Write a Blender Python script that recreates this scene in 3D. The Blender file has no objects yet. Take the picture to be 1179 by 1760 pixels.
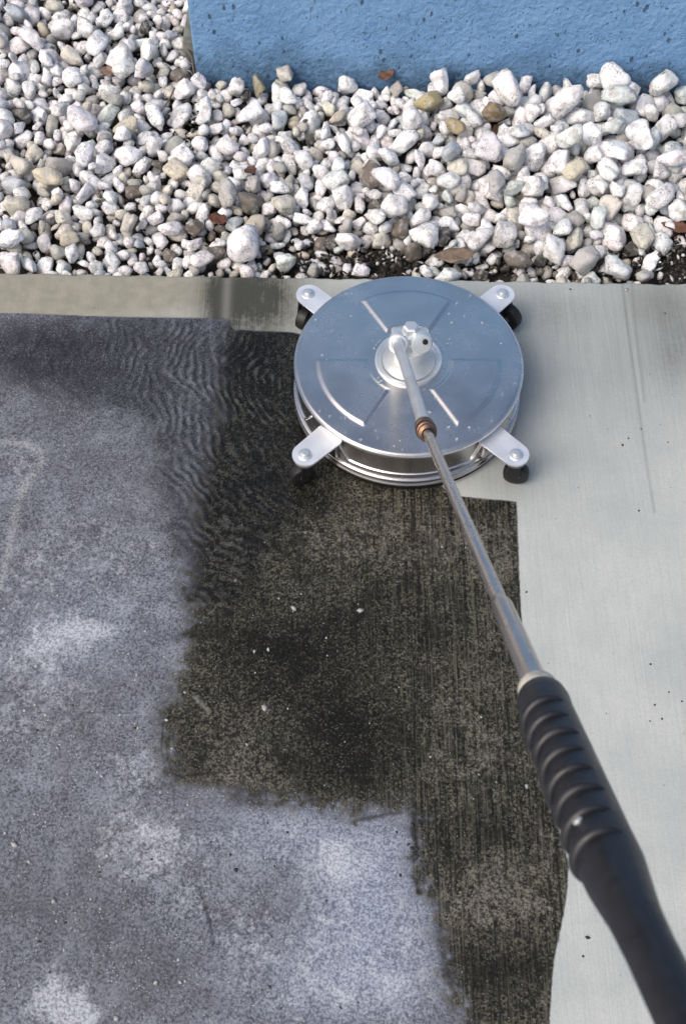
import bpy, bmesh, math, random
import numpy as np
from mathutils import Vector, Matrix, Quaternion

scene = bpy.context.scene
C = scene.collection
PI = math.pi

# ------------------------------------------------------------------ camera, sky, sun, exposure
FPX, PITCH, CAM = 2200.0, math.radians(58.5), np.array([-0.1143, -1.390, 1.870])
cd = bpy.data.cameras.new('camera')
cd.sensor_fit = 'HORIZONTAL'; cd.sensor_width = 36.0; cd.lens = FPX / 1179 * 36
cd.clip_start = 0.05; cd.clip_end = 500
cd.dof.use_dof = True; cd.dof.focus_distance = 2.2; cd.dof.aperture_fstop = 24
cam = bpy.data.objects.new('camera', cd); C.objects.link(cam)
cam.location = CAM; cam.rotation_euler = (PI / 2 - PITCH, 0, 0)
scene.camera = cam

SUN_EL, SUN_AZ = math.radians(50), math.radians(234)      # azimuth clockwise from +y: behind the camera, to the left
world = bpy.data.worlds.new('World'); scene.world = world; world.use_nodes = True
wn = world.node_tree.nodes; wl = world.node_tree.links
sky = wn.new('ShaderNodeTexSky'); sky.sky_type = 'NISHITA'; sky.sun_disc = False
sky.sun_elevation = SUN_EL; sky.sun_rotation = SUN_AZ
sky.air_density = 1.0; sky.dust_density = 6.0; sky.ozone_density = 0.9
wl.new(sky.outputs[0], wn['Background'].inputs[0]); wn['Background'].inputs[1].default_value = 0.15
sd = bpy.data.lights.new('sun', 'SUN'); sd.energy = 1.1; sd.angle = math.radians(42); sd.color = (1.0, 0.96, 0.91)
sun = bpy.data.objects.new('sun', sd); C.objects.link(sun)
sdir = Vector((math.sin(SUN_AZ) * math.cos(SUN_EL), math.cos(SUN_AZ) * math.cos(SUN_EL), math.sin(SUN_EL)))
sun.rotation_euler = sdir.to_track_quat('Z', 'Y').to_euler()
scene.view_settings.view_transform = 'Standard'; scene.view_settings.look = 'None'
scene.view_settings.gamma = 1; scene.view_settings.use_curve_mapping = False
scene.view_settings.exposure = 0.14
scene.render.engine = 'CYCLES'

# ------------------------------------------------------------------ helpers
AU = np.array([0, math.sin(PITCH), math.cos(PITCH)]); AF = np.array([0, math.cos(PITCH), -math.sin(PITCH)])
def ray(px, py): return np.array([1.0, 0, 0]) * (px - 589.5) / FPX + AU * (880 - py) / FPX + AF
def at(px, py, z=0.0):                                     # a pixel of the photograph -> the point on level z
    d = ray(px, py); return CAM + d * ((z - CAM[2]) / d[2])
def deep(px, py, t): return Vector(CAM + ray(px, py) * t)  # ... -> the point at depth t
def to_px(x, y, z):
    vx, vy, vz = x - CAM[0], y - CAM[1], z - CAM[2]
    t = vy * AF[1] + vz * AF[2]
    return 589.5 + FPX * vx / t, 880 - FPX * (vy * AU[1] + vz * AU[2]) / t

def tag(o, label=None, cat=None, group=None, kind=None):
    if label: o['label'] = label
    if cat: o['category'] = cat
    if group: o['group'] = group
    if kind: o['kind'] = kind
    return o
def empty(name, loc=(0, 0, 0), rz=0, parent=None):
    o = bpy.data.objects.new(name, None); C.objects.link(o); o.location = loc; o.rotation_euler = (0, 0, rz)
    o.empty_display_size = .05
    if parent: o.parent = parent
    return o
def link(name, me, mat, parent=None, smooth=True, angle=40):
    if mat: me.materials.append(mat)
    o = bpy.data.objects.new(name, me); C.objects.link(o)
    if parent: o.parent = parent
    if smooth: me.shade_smooth()
    if smooth and angle: me.set_sharp_from_angle(angle=math.radians(angle))
    return o
def from_bm(name, bm, mat, parent=None, smooth=True, angle=40):
    bmesh.ops.recalc_face_normals(bm, faces=bm.faces)
    me = bpy.data.meshes.new(name); bm.to_mesh(me); bm.free()
    return link(name, me, mat, parent, smooth, angle)
def lathe(bm, prof, n=96, loc=(0, 0, 0), rot=None, close=False):
    """prof: (r, z) points turned about z"""
    rings = []
    M = rot if rot is not None else Matrix.Identity(3)
    L = Vector(loc)
    for r, z in prof:
        if r < 1e-6: rings.append([bm.verts.new(L + M @ Vector((0, 0, z)))])
        else: rings.append([bm.verts.new(L + M @ Vector((r * math.cos(2 * PI * k / n), r * math.sin(2 * PI * k / n), z))) for k in range(n)])
    pairs = list(zip(rings, rings[1:])) + ([(rings[-1], rings[0])] if close else [])
    for a, b in pairs:
        for k in range(n):
            k2 = (k + 1) % n
            if len(a) == 1 and len(b) == 1: continue
            if len(a) == 1: bm.faces.new((a[0], b[k], b[k2]))
            elif len(b) == 1: bm.faces.new((a[k], b[0], a[k2]))
            else: bm.faces.new((a[k], a[k2], b[k2], b[k]))
def tube(bm, pts, rad, n=16, caps=True):
    """sweep circles along a path; rad a number or one per point"""
    pts = [Vector(p) for p in pts]
    rad = [rad] * len(pts) if isinstance(rad, (int, float)) else rad
    up = None; rings = []
    for i, p in enumerate(pts):
        t = (pts[min(i + 1, len(pts) - 1)] - pts[max(i - 1, 0)]).normalized()
        if up is None: up = t.orthogonal().normalized()
        up = (up - t * up.dot(t)).normalized(); sd_ = t.cross(up)
        rings.append([bm.verts.new(p + (up * math.cos(2 * PI * k / n) + sd_ * math.sin(2 * PI * k / n)) * rad[i]) for k in range(n)])
    for a, b in zip(rings, rings[1:]):
        for k in range(n): bm.faces.new((a[k], a[(k + 1) % n], b[(k + 1) % n], b[k]))
    if caps: bm.faces.new(rings[0][::-1]); bm.faces.new(rings[-1])
def rot_to(v): return Vector((0, 0, 1)).rotation_difference(Vector(v).normalized()).to_matrix()
def box(bm, x0, x1, y0, y1, z0, z1, bev=0.0):
    r = bmesh.ops.create_cube(bm, size=1)
    for v in r['verts']: v.co = Vector(((x0 + x1) / 2 + v.co.x * (x1 - x0), (y0 + y1) / 2 + v.co.y * (y1 - y0), (z0 + z1) / 2 + v.co.z * (z1 - z0)))
    if bev: bmesh.ops.bevel(bm, geom=list({e for v in r['verts'] for e in v.link_edges}), offset=bev, segments=3, affect='EDGES', profile=.5)

# ------------------------------------------------------------------ materials
class NT:
    def __init__(s, name):
        s.m = bpy.data.materials.new(name); s.m.use_nodes = True
        s.n = s.m.node_tree.nodes; s.l = s.m.node_tree.links; s.b = s.n['Principled BSDF']
        s.tc = s.n.new('ShaderNodeTexCoord')
    def put(s, inp, v):
        if isinstance(v, bpy.types.NodeSocket): s.l.new(v, inp)
        elif isinstance(v, (tuple, list)): inp.default_value = tuple(v) + ((1,) if len(v) == 3 and inp.type == 'RGBA' else ())
        else: inp.default_value = v
    def set(s, **k):
        for a, v in k.items(): s.put(s.b.inputs[a.replace('_', ' ')], v)
        return s
    def attr(s, name):
        a = s.n.new('ShaderNodeAttribute'); a.attribute_name = name; return a
    def math(s, op, a, b=None, c=None, clamp=False):
        q = s.n.new('ShaderNodeMath'); q.operation = op; q.use_clamp = clamp
        for i, v in enumerate((a, b, c)):
            if v is not None: s.put(q.inputs[i], v)
        return q.outputs[0]
    def mix(s, f, a, b, mode='MIX'):
        q = s.n.new('ShaderNodeMix'); q.data_type = 'RGBA'; q.blend_type = mode; q.clamp_factor = True
        s.put(q.inputs[0], f); s.put(q.inputs[6], a); s.put(q.inputs[7], b); return q.outputs[2]
    def noise(s, scale, detail=2, rough=.5, vec=None, dist=0, stretch=None, w=None):
        q = s.n.new('ShaderNodeTexNoise'); q.inputs['Scale'].default_value = scale
        q.inputs['Detail'].default_value = detail; q.inputs['Roughness'].default_value = rough; q.inputs['Distortion'].default_value = dist
        v = vec if vec is not None else s.tc.outputs['Object']
        if stretch or w or vec is None:
            mp = s.n.new('ShaderNodeMapping'); s.l.new(v, mp.inputs[0]); mp.inputs['Scale'].default_value = stretch or (1, 1, 1)
            mp.inputs['Location'].default_value = w or (.3, .7, .1)
            if vec is None: mp.inputs['Rotation'].default_value = (.61, .43, .35)
            v = mp.outputs[0]
        s.l.new(v, q.inputs['Vector']); return q.outputs['Fac']
    def vor(s, scale, vec=None, feat='F1', out='Distance', rnd=1.0):
        q = s.n.new('ShaderNodeTexVoronoi'); q.feature = feat; q.inputs['Scale'].default_value = scale; q.inputs['Randomness'].default_value = rnd
        s.l.new(vec if vec is not None else s.tc.outputs['Object'], q.inputs['Vector']); return q.outputs[out]
    def ramp(s, f, lo, hi, a=0.0, b=1.0):
        q = s.n.new('ShaderNodeMapRange'); q.interpolation_type = 'SMOOTHSTEP'
        s.put(q.inputs[0], f); q.inputs[1].default_value = lo; q.inputs[2].default_value = hi; q.inputs[3].default_value = a; q.inputs[4].default_value = b
        return q.outputs[0]
    def bump(s, h, strength=.5, dist=.002, prev=None):
        q = s.n.new('ShaderNodeBump'); q.inputs['Strength'].default_value = strength; q.inputs['Distance'].default_value = dist
        s.l.new(h, q.inputs['Height'])
        if prev is not None: s.l.new(prev, q.inputs['Normal'])
        s.l.new(q.outputs[0], s.b.inputs['Normal']); return q.outputs[0]

def srgb(r, g, b):
    f = lambda c: (c / 255 / 12.92) if c / 255 <= .04045 else ((c / 255 + .055) / 1.055) ** 2.4
    return (f(r), f(g), f(b))

# ------------------------------------------------------------------ the concrete slab
def edge_y(x): return .2835 - .0215 * x
def seg_dist(X, Y, pts):
    D = np.full(X.shape, 9.0)
    for (x0, y0), (x1, y1) in zip(pts, pts[1:]):
        dx, dy = x1 - x0, y1 - y0; L = dx * dx + dy * dy + 1e-12
        t = np.clip(((X - x0) * dx + (Y - y0) * dy) / L, 0, 1)
        D = np.minimum(D, np.hypot(X - x0 - t * dx, Y - y0 - t * dy))
    return D
def inside(X, Y, pts):
    ins = np.zeros(X.shape, bool)
    for (x0, y0), (x1, y1) in zip(pts, pts[1:] + pts[:1]):
        if y0 == y1: continue
        c = ((Y < y0) != (Y < y1)) & (X < (x1 - x0) * (Y - y0) / (y1 - y0) + x0)
        ins ^= c
    return ins
def sdist(X, Y, pts):
    d = seg_dist(X, Y, pts + pts[:1]); return np.where(inside(X, Y, pts), d, -d)

def axis(lo, hi, step, far_lo, far_hi):
    a = list(np.arange(lo, hi + step / 2, step)); s = step; b = []
    v = lo
    while v > far_lo: s *= 1.5; v -= s; b.append(v)
    s = step; v = a[-1]; e = []
    while v < far_hi: s *= 1.5; v += s; e.append(v)
    return np.array(b[::-1] + a + e)
xs = axis(-.90, .64, .0028, -7, 7); ys = axis(-1.12, 0.0, .0028, -8, 0.0)[:-1]
ys = np.array([y for y in ys if y < -1e-6] + list(np.arange(0, .9985, .0100)) + [1.0])   # 0..1: blend from y=0 to the edge
XX, YY = np.meshgrid(xs, ys)
EY = edge_y(XX) + .0012 * np.sin(XX * 61) + .0008 * np.sin(XX * 173 + 1)
Yw = np.where(YY < 0, YY, 0) + np.where(YY >= 0, YY, 0) * (EY - .004)
PX = 589.5 + FPX * (XX - CAM[0]) / ((Yw - CAM[1]) * AF[1] - CAM[2] * AF[2])
PY = 880 - FPX * ((Yw - CAM[1]) * AU[1] - CAM[2] * AU[2]) / ((Yw - CAM[1]) * AF[1] - CAM[2] * AF[2])
W = lambda pts: [tuple(at(*p)[:2]) for p in pts]
grime_poly = W([(-900, 520), (0, 537), (60, 538), (150, 543), (240, 545), (330, 546), (388, 548), (402, 566), (440, 568), (505, 571), (600, 600), (690, 740), (770, 848),
                (800, 854), (888, 862), (890, 900), (892, 960), (894, 1010), (896, 1060), (900, 1100), (925, 1250), (955, 1400), (978, 1490), (974, 1545), (964, 1600), (954, 1640), (948, 1700), (945, 1760), (940, 2300), (-900, 2300)])
dark_poly = W([(404, 500), (450, 500), (560, 500), (700, 560), (790, 700), (860, 780), (960, 800), (1000, 900), (1010, 1250),
               (1050, 1400), (1070, 1490), (1060, 1600), (1050, 1760), (1040, 2100), (850, 2100), (792, 1760), (772, 1700), (758, 1640), (746, 1590), (730, 1550), (712, 1515), (716, 1470), (712, 1405),
               (690, 1398), (640, 1405), (560, 1395), (480, 1382), (420, 1372), (370, 1366), (325, 1350), (292, 1330), (276, 1290), (276, 1230), (292, 1180), (314, 1110), (325, 1060), (330, 960), (338, 880), (356, 790), (372, 700), (385, 620)])
gP, dP = sdist(XX, Yw, grime_poly), sdist(XX, Yw, dark_poly)
G = lambda px, py, rx, ry: np.exp(-((PX - px) / rx) ** 2 - ((PY - py) / ry) ** 2)
pale = (1.0 * G(135, 1082, 55, 22) + .5 * G(70, 1120, 60, 30) + 1.1 * G(95, 1722, 45, 50) + .8 * G(140, 1745, 30, 30) + .45 * G(245, 1440, 70, 60) + .5 * G(240, 1320, 50, 40)
        + .75 * G(575, 1478, 36, 42) + .35 * G(500, 1420, 60, 50) + .35 * G(620, 1520, 100, 110) + .35 * G(720, 1610, 45, 80) + .4 * G(650, 1710, 130, 60) + .35 * G(530, 1660, 80, 90)
        + .35 * G(60, 1200, 120, 120) + .15 * G(170, 960, 150, 70) + .3 * G(300, 1460, 140, 60) + .3 * G(420, 1640, 60, 100) + .25 * G(330, 1560, 60, 50) + .25 * G(440, 1290, 80, 60) + .12 * G(200, 900, 160, 130) + .25 * G(40, 1000, 90, 80) + .3 * G(30, 800, 50, 40))
murk = (.5 * G(80, 590, 260, 45) + .25 * G(150, 650, 200, 60) + .45 * G(270, 1660, 70, 60) + .4 * G(100, 1600, 110, 50) + .5 * G(60, 620, 170, 80) + .25 * G(190, 720, 110, 70) + .35 * G(250, 670, 45, 30) + .2 * G(60, 1420, 90, 60)
        + .25 * G(420, 1560, 110, 50) + .15 * G(330, 1180, 60, 80) + .25 * G(780, 1720, 30, 60))
deepd = (.8 * G(600, 1250, 110, 90) + .65 * G(460, 1130, 120, 90) + .5 * G(640, 1080, 150, 60) + .5 * G(840, 1425, 70, 40) + .7 * G(440, 620, 60, 80) + .35 * G(470, 800, 60, 100)
         + .4 * G(600, 1330, 130, 40) + .3 * G(320, 1300, 50, 50) + .25 * G(870, 1250, 30, 60) + .6 * G(860, 1660, 110, 40) + .4 * G(870, 1730, 80, 30) + .8 * G(545, 860, 40, 30))
lite = (.28 * G(820, 1150, 80, 260) + .55 * G(640, 930, 200, 55) + .35 * G(850, 950, 50, 60) + .9 * G(840, 1560, 90, 40) + .7 * G(400, 1290, 60, 40) + .6 * G(430, 1345, 90, 25) + .35 * G(800, 1300, 80, 60)
        + .5 * G(505, 1045, 22, 18) + .5 * G(455, 1215, 20, 18) + .4 * G(380, 960, 40, 80) + .35 * G(940, 1430, 30, 60) + .5 * G(870, 1500, 90, 50) + .25 * G(860, 1730, 90, 50))
blue = (.9 * G(640, 1520, 110, 130) + .7 * G(600, 1680, 160, 90) + .5 * G(480, 1430, 120, 60) + .35 * G(120, 1080, 120, 80))
warm = (1.0 * G(0, 500, 330, 60) + .9 * G(200, 500, 260, 60) + .7 * G(450, 520, 90, 60) + .5 * G(1130, 520, 60, 50)) * (PY < 600)
ring = np.exp(-(seg_dist(XX, Yw, W([(-60, 755), (0, 760), (40, 762), (62, 770), (74, 782), (66, 803), (48, 825), (34, 855), (24, 890), (16, 930), (8, 975), (0, 1010)])) / .0075) ** 2)
damp = .5 * G(1160, 600, 40, 60) + .35 * G(1140, 520, 60, 40) + .3 * G(960, 540, 80, 40) + 1.25 * G(378, 515, 32, 65) + 1.15 * G(455, 520, 65, 75) + .7 * G(420, 500, 60, 60)
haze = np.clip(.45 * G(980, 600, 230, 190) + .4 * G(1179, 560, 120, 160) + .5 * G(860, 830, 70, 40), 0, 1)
line = np.zeros(XX.shape)
for pts, wd, a in (([(590, 838), (589, 940), (586, 1050), (588, 1120)], .0016, .7), ([(1070, 488), (1084, 600), (1098, 700), (1112, 800), (1125, 880)], .0026, .26), ([(1086, 488), (1097, 600), (1108, 690)], .0024, .20),
                   ([(342, 1528), (350, 1550), (362, 1588), (368, 1625)], .0022, .8), ([(620, 1408), (650, 1403), (690, 1396)], .003, .8), ([(712, 1400), (713, 1430), (716, 1455), (712, 1480)], .0045, 1),
                   ([(712, 1510), (722, 1535)], .004, .8), ([(735, 860), (737, 960)], .0012, .6), ([(742, 870), (744, 1000)], .0012, .5), ([(655, 1300), (656, 1380)], .0012, .5), ([(290, 1270), (288, 1300), (296, 1328), (315, 1336)], .002, .8),
                   ([(281, 1240), (278, 1290), (286, 1325)], .002, .6), ([(756, 1592), (770, 1600), (850, 1604), (960, 1616)], .004, .35), ([(757, 1592), (760, 1640), (775, 1690)], .006, .6)):
    line = np.maximum(line, a * np.exp(-(seg_dist(XX, Yw, W(pts)) / wd) ** 2))
spot = np.zeros(XX.shape)
for pts, wd, a in (([(333, 1197), (345, 1208), (359, 1226)], .0022, .3), ([(392, 466), (390, 500), (388, 545)], .009, .28)):
    spot = np.maximum(spot, a * np.exp(-(seg_dist(XX, Yw, W(pts)) / wd) ** 2))
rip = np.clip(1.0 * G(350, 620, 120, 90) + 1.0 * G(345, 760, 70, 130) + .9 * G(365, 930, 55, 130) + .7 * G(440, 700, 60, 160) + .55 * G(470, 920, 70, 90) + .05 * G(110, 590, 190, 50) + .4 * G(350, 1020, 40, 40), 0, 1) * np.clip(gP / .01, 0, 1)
RR, TH = np.hypot(XX + .02, Yw - .02), np.arctan2(Yw - .02, -(XX + .02))
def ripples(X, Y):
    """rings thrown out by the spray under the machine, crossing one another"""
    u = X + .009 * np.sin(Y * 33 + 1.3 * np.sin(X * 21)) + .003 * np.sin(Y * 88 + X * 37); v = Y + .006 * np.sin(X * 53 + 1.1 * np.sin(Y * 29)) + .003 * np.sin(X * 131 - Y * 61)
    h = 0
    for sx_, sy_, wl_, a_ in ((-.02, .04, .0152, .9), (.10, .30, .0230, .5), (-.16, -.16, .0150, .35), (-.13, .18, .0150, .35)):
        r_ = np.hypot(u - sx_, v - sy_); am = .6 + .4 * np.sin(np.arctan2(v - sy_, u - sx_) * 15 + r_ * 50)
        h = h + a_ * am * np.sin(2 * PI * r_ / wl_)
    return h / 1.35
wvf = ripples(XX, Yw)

nx, ny = len(xs), len(ys)
ZZ = np.zeros(XX.shape)
ext = [(EY - .0012, -.0012), (EY - 0 * XX, -.005), (EY, -.03), (EY, -.12)]     # rounded arris and the slab's far face
Xv = np.concatenate([XX] + [XX[-1:]] * 4); Yv = np.concatenate([Yw] + [e[0][-1:] for e in ext]); Zv = np.concatenate([ZZ] + [np.full((1, nx), e[1]) for e in ext])
nyt = ny + 4
co = np.stack([Xv, Yv, Zv], -1).reshape(-1, 3).astype(np.float32)
ii = (np.arange(nyt - 1)[:, None] * nx + np.arange(nx - 1)[None, :]).ravel()
quads = np.stack([ii, ii + 1, ii + nx + 1, ii + nx], -1).astype(np.int32)
def grid_mesh(name, co, quads):
    me = bpy.data.meshes.new(name)
    me.vertices.add(len(co)); me.vertices.foreach_set('co', co.ravel())
    me.loops.add(quads.size); me.loops.foreach_set('vertex_index', quads.ravel())
    me.polygons.add(len(quads)); me.polygons.foreach_set('loop_start', np.arange(0, quads.size, 4, dtype=np.int32))
    me.update(calc_edges=True); return me
slab_me = grid_mesh('concrete_slab', co, quads)
def add_attr(me, name, A, vec=False):
    at_ = me.attributes.new(name, 'FLOAT_VECTOR' if vec else 'FLOAT', 'POINT')
    A = np.concatenate([A] + [A[-1:]] * 4)
    at_.data.foreach_set('vector' if vec else 'value', A.reshape(-1).astype(np.float32))
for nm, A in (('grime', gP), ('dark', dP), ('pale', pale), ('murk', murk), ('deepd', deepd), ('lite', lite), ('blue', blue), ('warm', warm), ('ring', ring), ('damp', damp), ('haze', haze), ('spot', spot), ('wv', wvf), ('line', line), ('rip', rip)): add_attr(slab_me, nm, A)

def concrete_material():
    t = NT('brushed_concrete')
    A = {k: t.attr(k).outputs['Fac'] for k in ('grime', 'dark', 'pale', 'murk', 'deepd', 'lite', 'blue', 'warm', 'ring', 'damp', 'line', 'rip', 'haze', 'spot', 'wv')}
    sx = t.n.new('ShaderNodeSeparateXYZ'); t.l.new(t.tc.outputs['Object'], sx.inputs[0]); east = t.ramp(sx.outputs[0], -.22, .06, .30, 1.0)
    
    fine = t.noise(480, 2, .6)                       # sand grain
    grain = t.noise(250, 3, .7, w=(3, 1, 0)); coarse = t.noise(120, 3, .7, w=(1, 4, 2))
    mid = t.noise(38, 4, .62, w=(7, 2, 0))
    big = t.noise(6.5, 4, .6, w=(1, 9, 0))
    strk = t.noise(190, 2, .6, stretch=(1.0, .022, 1))     # broom lines along y
    strk2 = t.noise(330, 2, .6, stretch=(1.0, .04, 1), w=(5, 0, 0))
    warp = t.math('ADD', t.math('MULTIPLY', t.math('SUBTRACT', mid, .5), .075), t.math('MULTIPLY', t.math('SUBTRACT', coarse, .5), .05))
    warp_s = t.math('MULTIPLY', warp, .06)
    m_grime = t.ramp(t.math('ADD', A['grime'], warp_s), -.0015, .0025)
    # the left and lower borders of the dark patch are ragged, the right one is the machine's clean edge
    ragged = t.math('MINIMUM', t.math('ADD', A['dark'], t.math('ADD', t.math('MULTIPLY', warp, 1.5), t.math('MULTIPLY', t.math('SUBTRACT', grain, .5), .10))), t.math('ADD', A['grime'], .02))
    m_dark = t.math('MULTIPLY', t.ramp(ragged, -.014, .018), m_grime)
    brk = t.math('ADD', t.math('MULTIPLY', t.math('SUBTRACT', mid, .5), 2.6), t.math('MULTIPLY', t.math('SUBTRACT', coarse, .5), 2.0))
    patch = t.noise(19, 4, .62, w=(5, 5, 1))
    # clean concrete
    c = t.mix(t.ramp(big, .3, .7), (.385, .42, .41), (.47, .495, .475))
    c = t.mix(t.ramp(strk2, .45, .7, 0, .20), c, (.30, .33, .335))
    c = t.mix(t.ramp(grain, .60, .36, 0, .22), c, (.26, .28, .28))
    c = t.mix(t.ramp(mid, .55, .8, 0, .3), c, (.46, .48, .475))
    c = t.mix(t.math('MULTIPLY', A['warm'], .85, clamp=True), c, t.mix(t.ramp(mid, .3, .7), (.24, .235, .19), (.30, .29, .235)))
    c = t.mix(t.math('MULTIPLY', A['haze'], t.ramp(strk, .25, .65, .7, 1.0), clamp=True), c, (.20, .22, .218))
    c = t.mix(t.math('MULTIPLY', A['damp'], t.math('MULTIPLY', t.ramp(strk2, .3, .65, .75, 1.0), t.math('ADD', t.ramp(coarse, .35, .65, 1.0, .6), t.math('MULTIPLY', brk, .35))), clamp=True), c, (.055, .055, .045))
    # wet grimy film; the sky's bluish sheen on it is painted into the grey
    g = t.mix(t.ramp(grain, .36, .66), (.042, .045, .058), (.205, .226, .270))
    g = t.mix(t.ramp(coarse, .42, .68, 0, .55), g, (.23, .243, .285))
    g = t.mix(t.ramp(patch, .52, .34, 0, .45), g, t.mix(t.ramp(grain, .42, .62), (.035, .035, .045), (.125, .125, .15)))
    g = t.mix(t.math('MULTIPLY', t.ramp(patch, .50, .72, 0, .75), t.ramp(grain, .34, .6, .3, 1), clamp=True), g, (.29, .315, .36))
    g = t.mix(t.ramp(big, .35, .7, 0, .4), g, (.085, .085, .10))
    g = t.mix(t.math('MULTIPLY', A['blue'], .9, clamp=True), g, t.mix(t.ramp(grain, .38, .63), (.125, .15, .205), (.34, .385, .48)))
    g = t.mix(t.math('MULTIPLY', A['murk'], t.math('ADD', t.ramp(grain, .40, .65, 1.0, .45), t.math('MULTIPLY', brk, .5)), clamp=True), g, (.042, .043, .054))
    pm = t.math('MULTIPLY', t.ramp(t.math('ADD', A['pale'], t.math('MULTIPLY', brk, .6)), .16, .95, 0, .85), t.ramp(A['pale'], .03, .25), clamp=True); pm = t.math('MULTIPLY', pm, t.ramp(grain, .38, .60, .35, 1))
    g = t.mix(pm, g, (.48, .51, .56))
    g = t.mix(t.math('MULTIPLY', A['ring'], t.math('MULTIPLY', t.ramp(grain, .36, .62, .15, .9), t.ramp(patch, .36, .56, .6, 1.0)), clamp=True), g, (.31, .33, .34))
    # wet dark algae
    dd = t.mix(t.ramp(grain, .40, .66), (.009, .0096, .0072), (.14, .133, .10))
    dd = t.mix(t.ramp(coarse, .52, .38, 0, .8), dd, (.005, .0048, .0038))
    dd = t.mix(t.ramp(patch, .52, .36, 0, .7), dd, (.008, .0078, .006))
    dd = t.mix(t.math('MULTIPLY', t.ramp(strk2, .48, .70, 0, .65), east), dd, (.11, .106, .080))
    dd = t.mix(t.math('MULTIPLY', t.ramp(strk, .52, .64, 0, .8), east), dd, (.006, .006, .005))
    lm = t.math('MULTIPLY', t.ramp(t.math('ADD', A['lite'], brk), .15, 1.1, 0, .8), t.ramp(A['lite'], .03, .3)); dd = t.mix(t.math('MULTIPLY', lm, t.ramp(grain, .42, .60, .15, 1)), dd, (.18, .172, .145))
    dd = t.mix(t.math('MULTIPLY', A['deepd'], t.ramp(grain, .40, .72, 1.3, .6), clamp=True), dd, (.005, .005, .004))
    c = t.mix(m_grime, c, g)
    c = t.mix(m_dark, c, dd)
    # ripple crests and troughs: sky glints and dark sides painted into the slab colour
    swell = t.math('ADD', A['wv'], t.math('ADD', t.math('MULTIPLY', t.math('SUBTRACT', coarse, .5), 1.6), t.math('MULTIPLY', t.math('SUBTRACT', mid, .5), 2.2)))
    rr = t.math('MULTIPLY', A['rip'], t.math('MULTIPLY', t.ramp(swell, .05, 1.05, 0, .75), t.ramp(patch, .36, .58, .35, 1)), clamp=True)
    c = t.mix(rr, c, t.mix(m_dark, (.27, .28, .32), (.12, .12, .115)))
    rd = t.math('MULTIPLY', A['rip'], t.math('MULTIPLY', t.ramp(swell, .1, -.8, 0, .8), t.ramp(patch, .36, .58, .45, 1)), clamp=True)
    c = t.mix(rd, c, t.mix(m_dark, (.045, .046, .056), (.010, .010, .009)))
    # pale grit and dark pits
    sp = t.vor(210); on = t.noise(45, 2, .6, w=(2, 2, 4))
    grit = t.math('MULTIPLY', t.ramp(sp, .26, .12), t.ramp(on, .46, .60))
    c = t.mix(t.math('MULTIPLY', t.math('MULTIPLY', grit, t.math('SUBTRACT', m_grime, t.math('MULTIPLY', m_dark, .65))), .8), c, (.45, .46, .46))
    pit = t.math('MULTIPLY', t.ramp(t.vor(55), .085, .05), t.ramp(t.noise(20, 1, .5, w=(8, 3, 1)), .55, .62))
    c = t.mix(t.math('MULTIPLY', pit, .85), c, (.03, .03, .028))
    c = t.mix(A['spot'], c, (.42, .42, .38))
    c = t.mix(A['line'], c, (.018, .018, .02))
    wet = t.math('MAXIMUM', m_dark, t.math('MULTIPLY', A['damp'], .8))
    rough = t.math('SUBTRACT', .78, t.math('MULTIPLY', wet, .36))
    t.set(Base_Color=c, Roughness=rough, Specular_IOR_Level=t.math('SUBTRACT', .34, t.math('MULTIPLY', m_dark, .16)))
    h = t.math('ADD', t.math('MULTIPLY', strk, .9), t.math('MULTIPLY', fine, .5))
    h = t.math('ADD', h, t.math('MULTIPLY', grain, t.math('ADD', .35, t.math('MULTIPLY', m_grime, .9))))
    h = t.math('SUBTRACT', h, t.math('MULTIPLY', A['line'], 1.5))
    t.bump(h, .5, .0012)
    return t.m
slab = link('pavement', slab_me, concrete_material(), angle=None); tag(slab, 'half-cleaned broom-finished concrete pavement', kind='structure')

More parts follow.
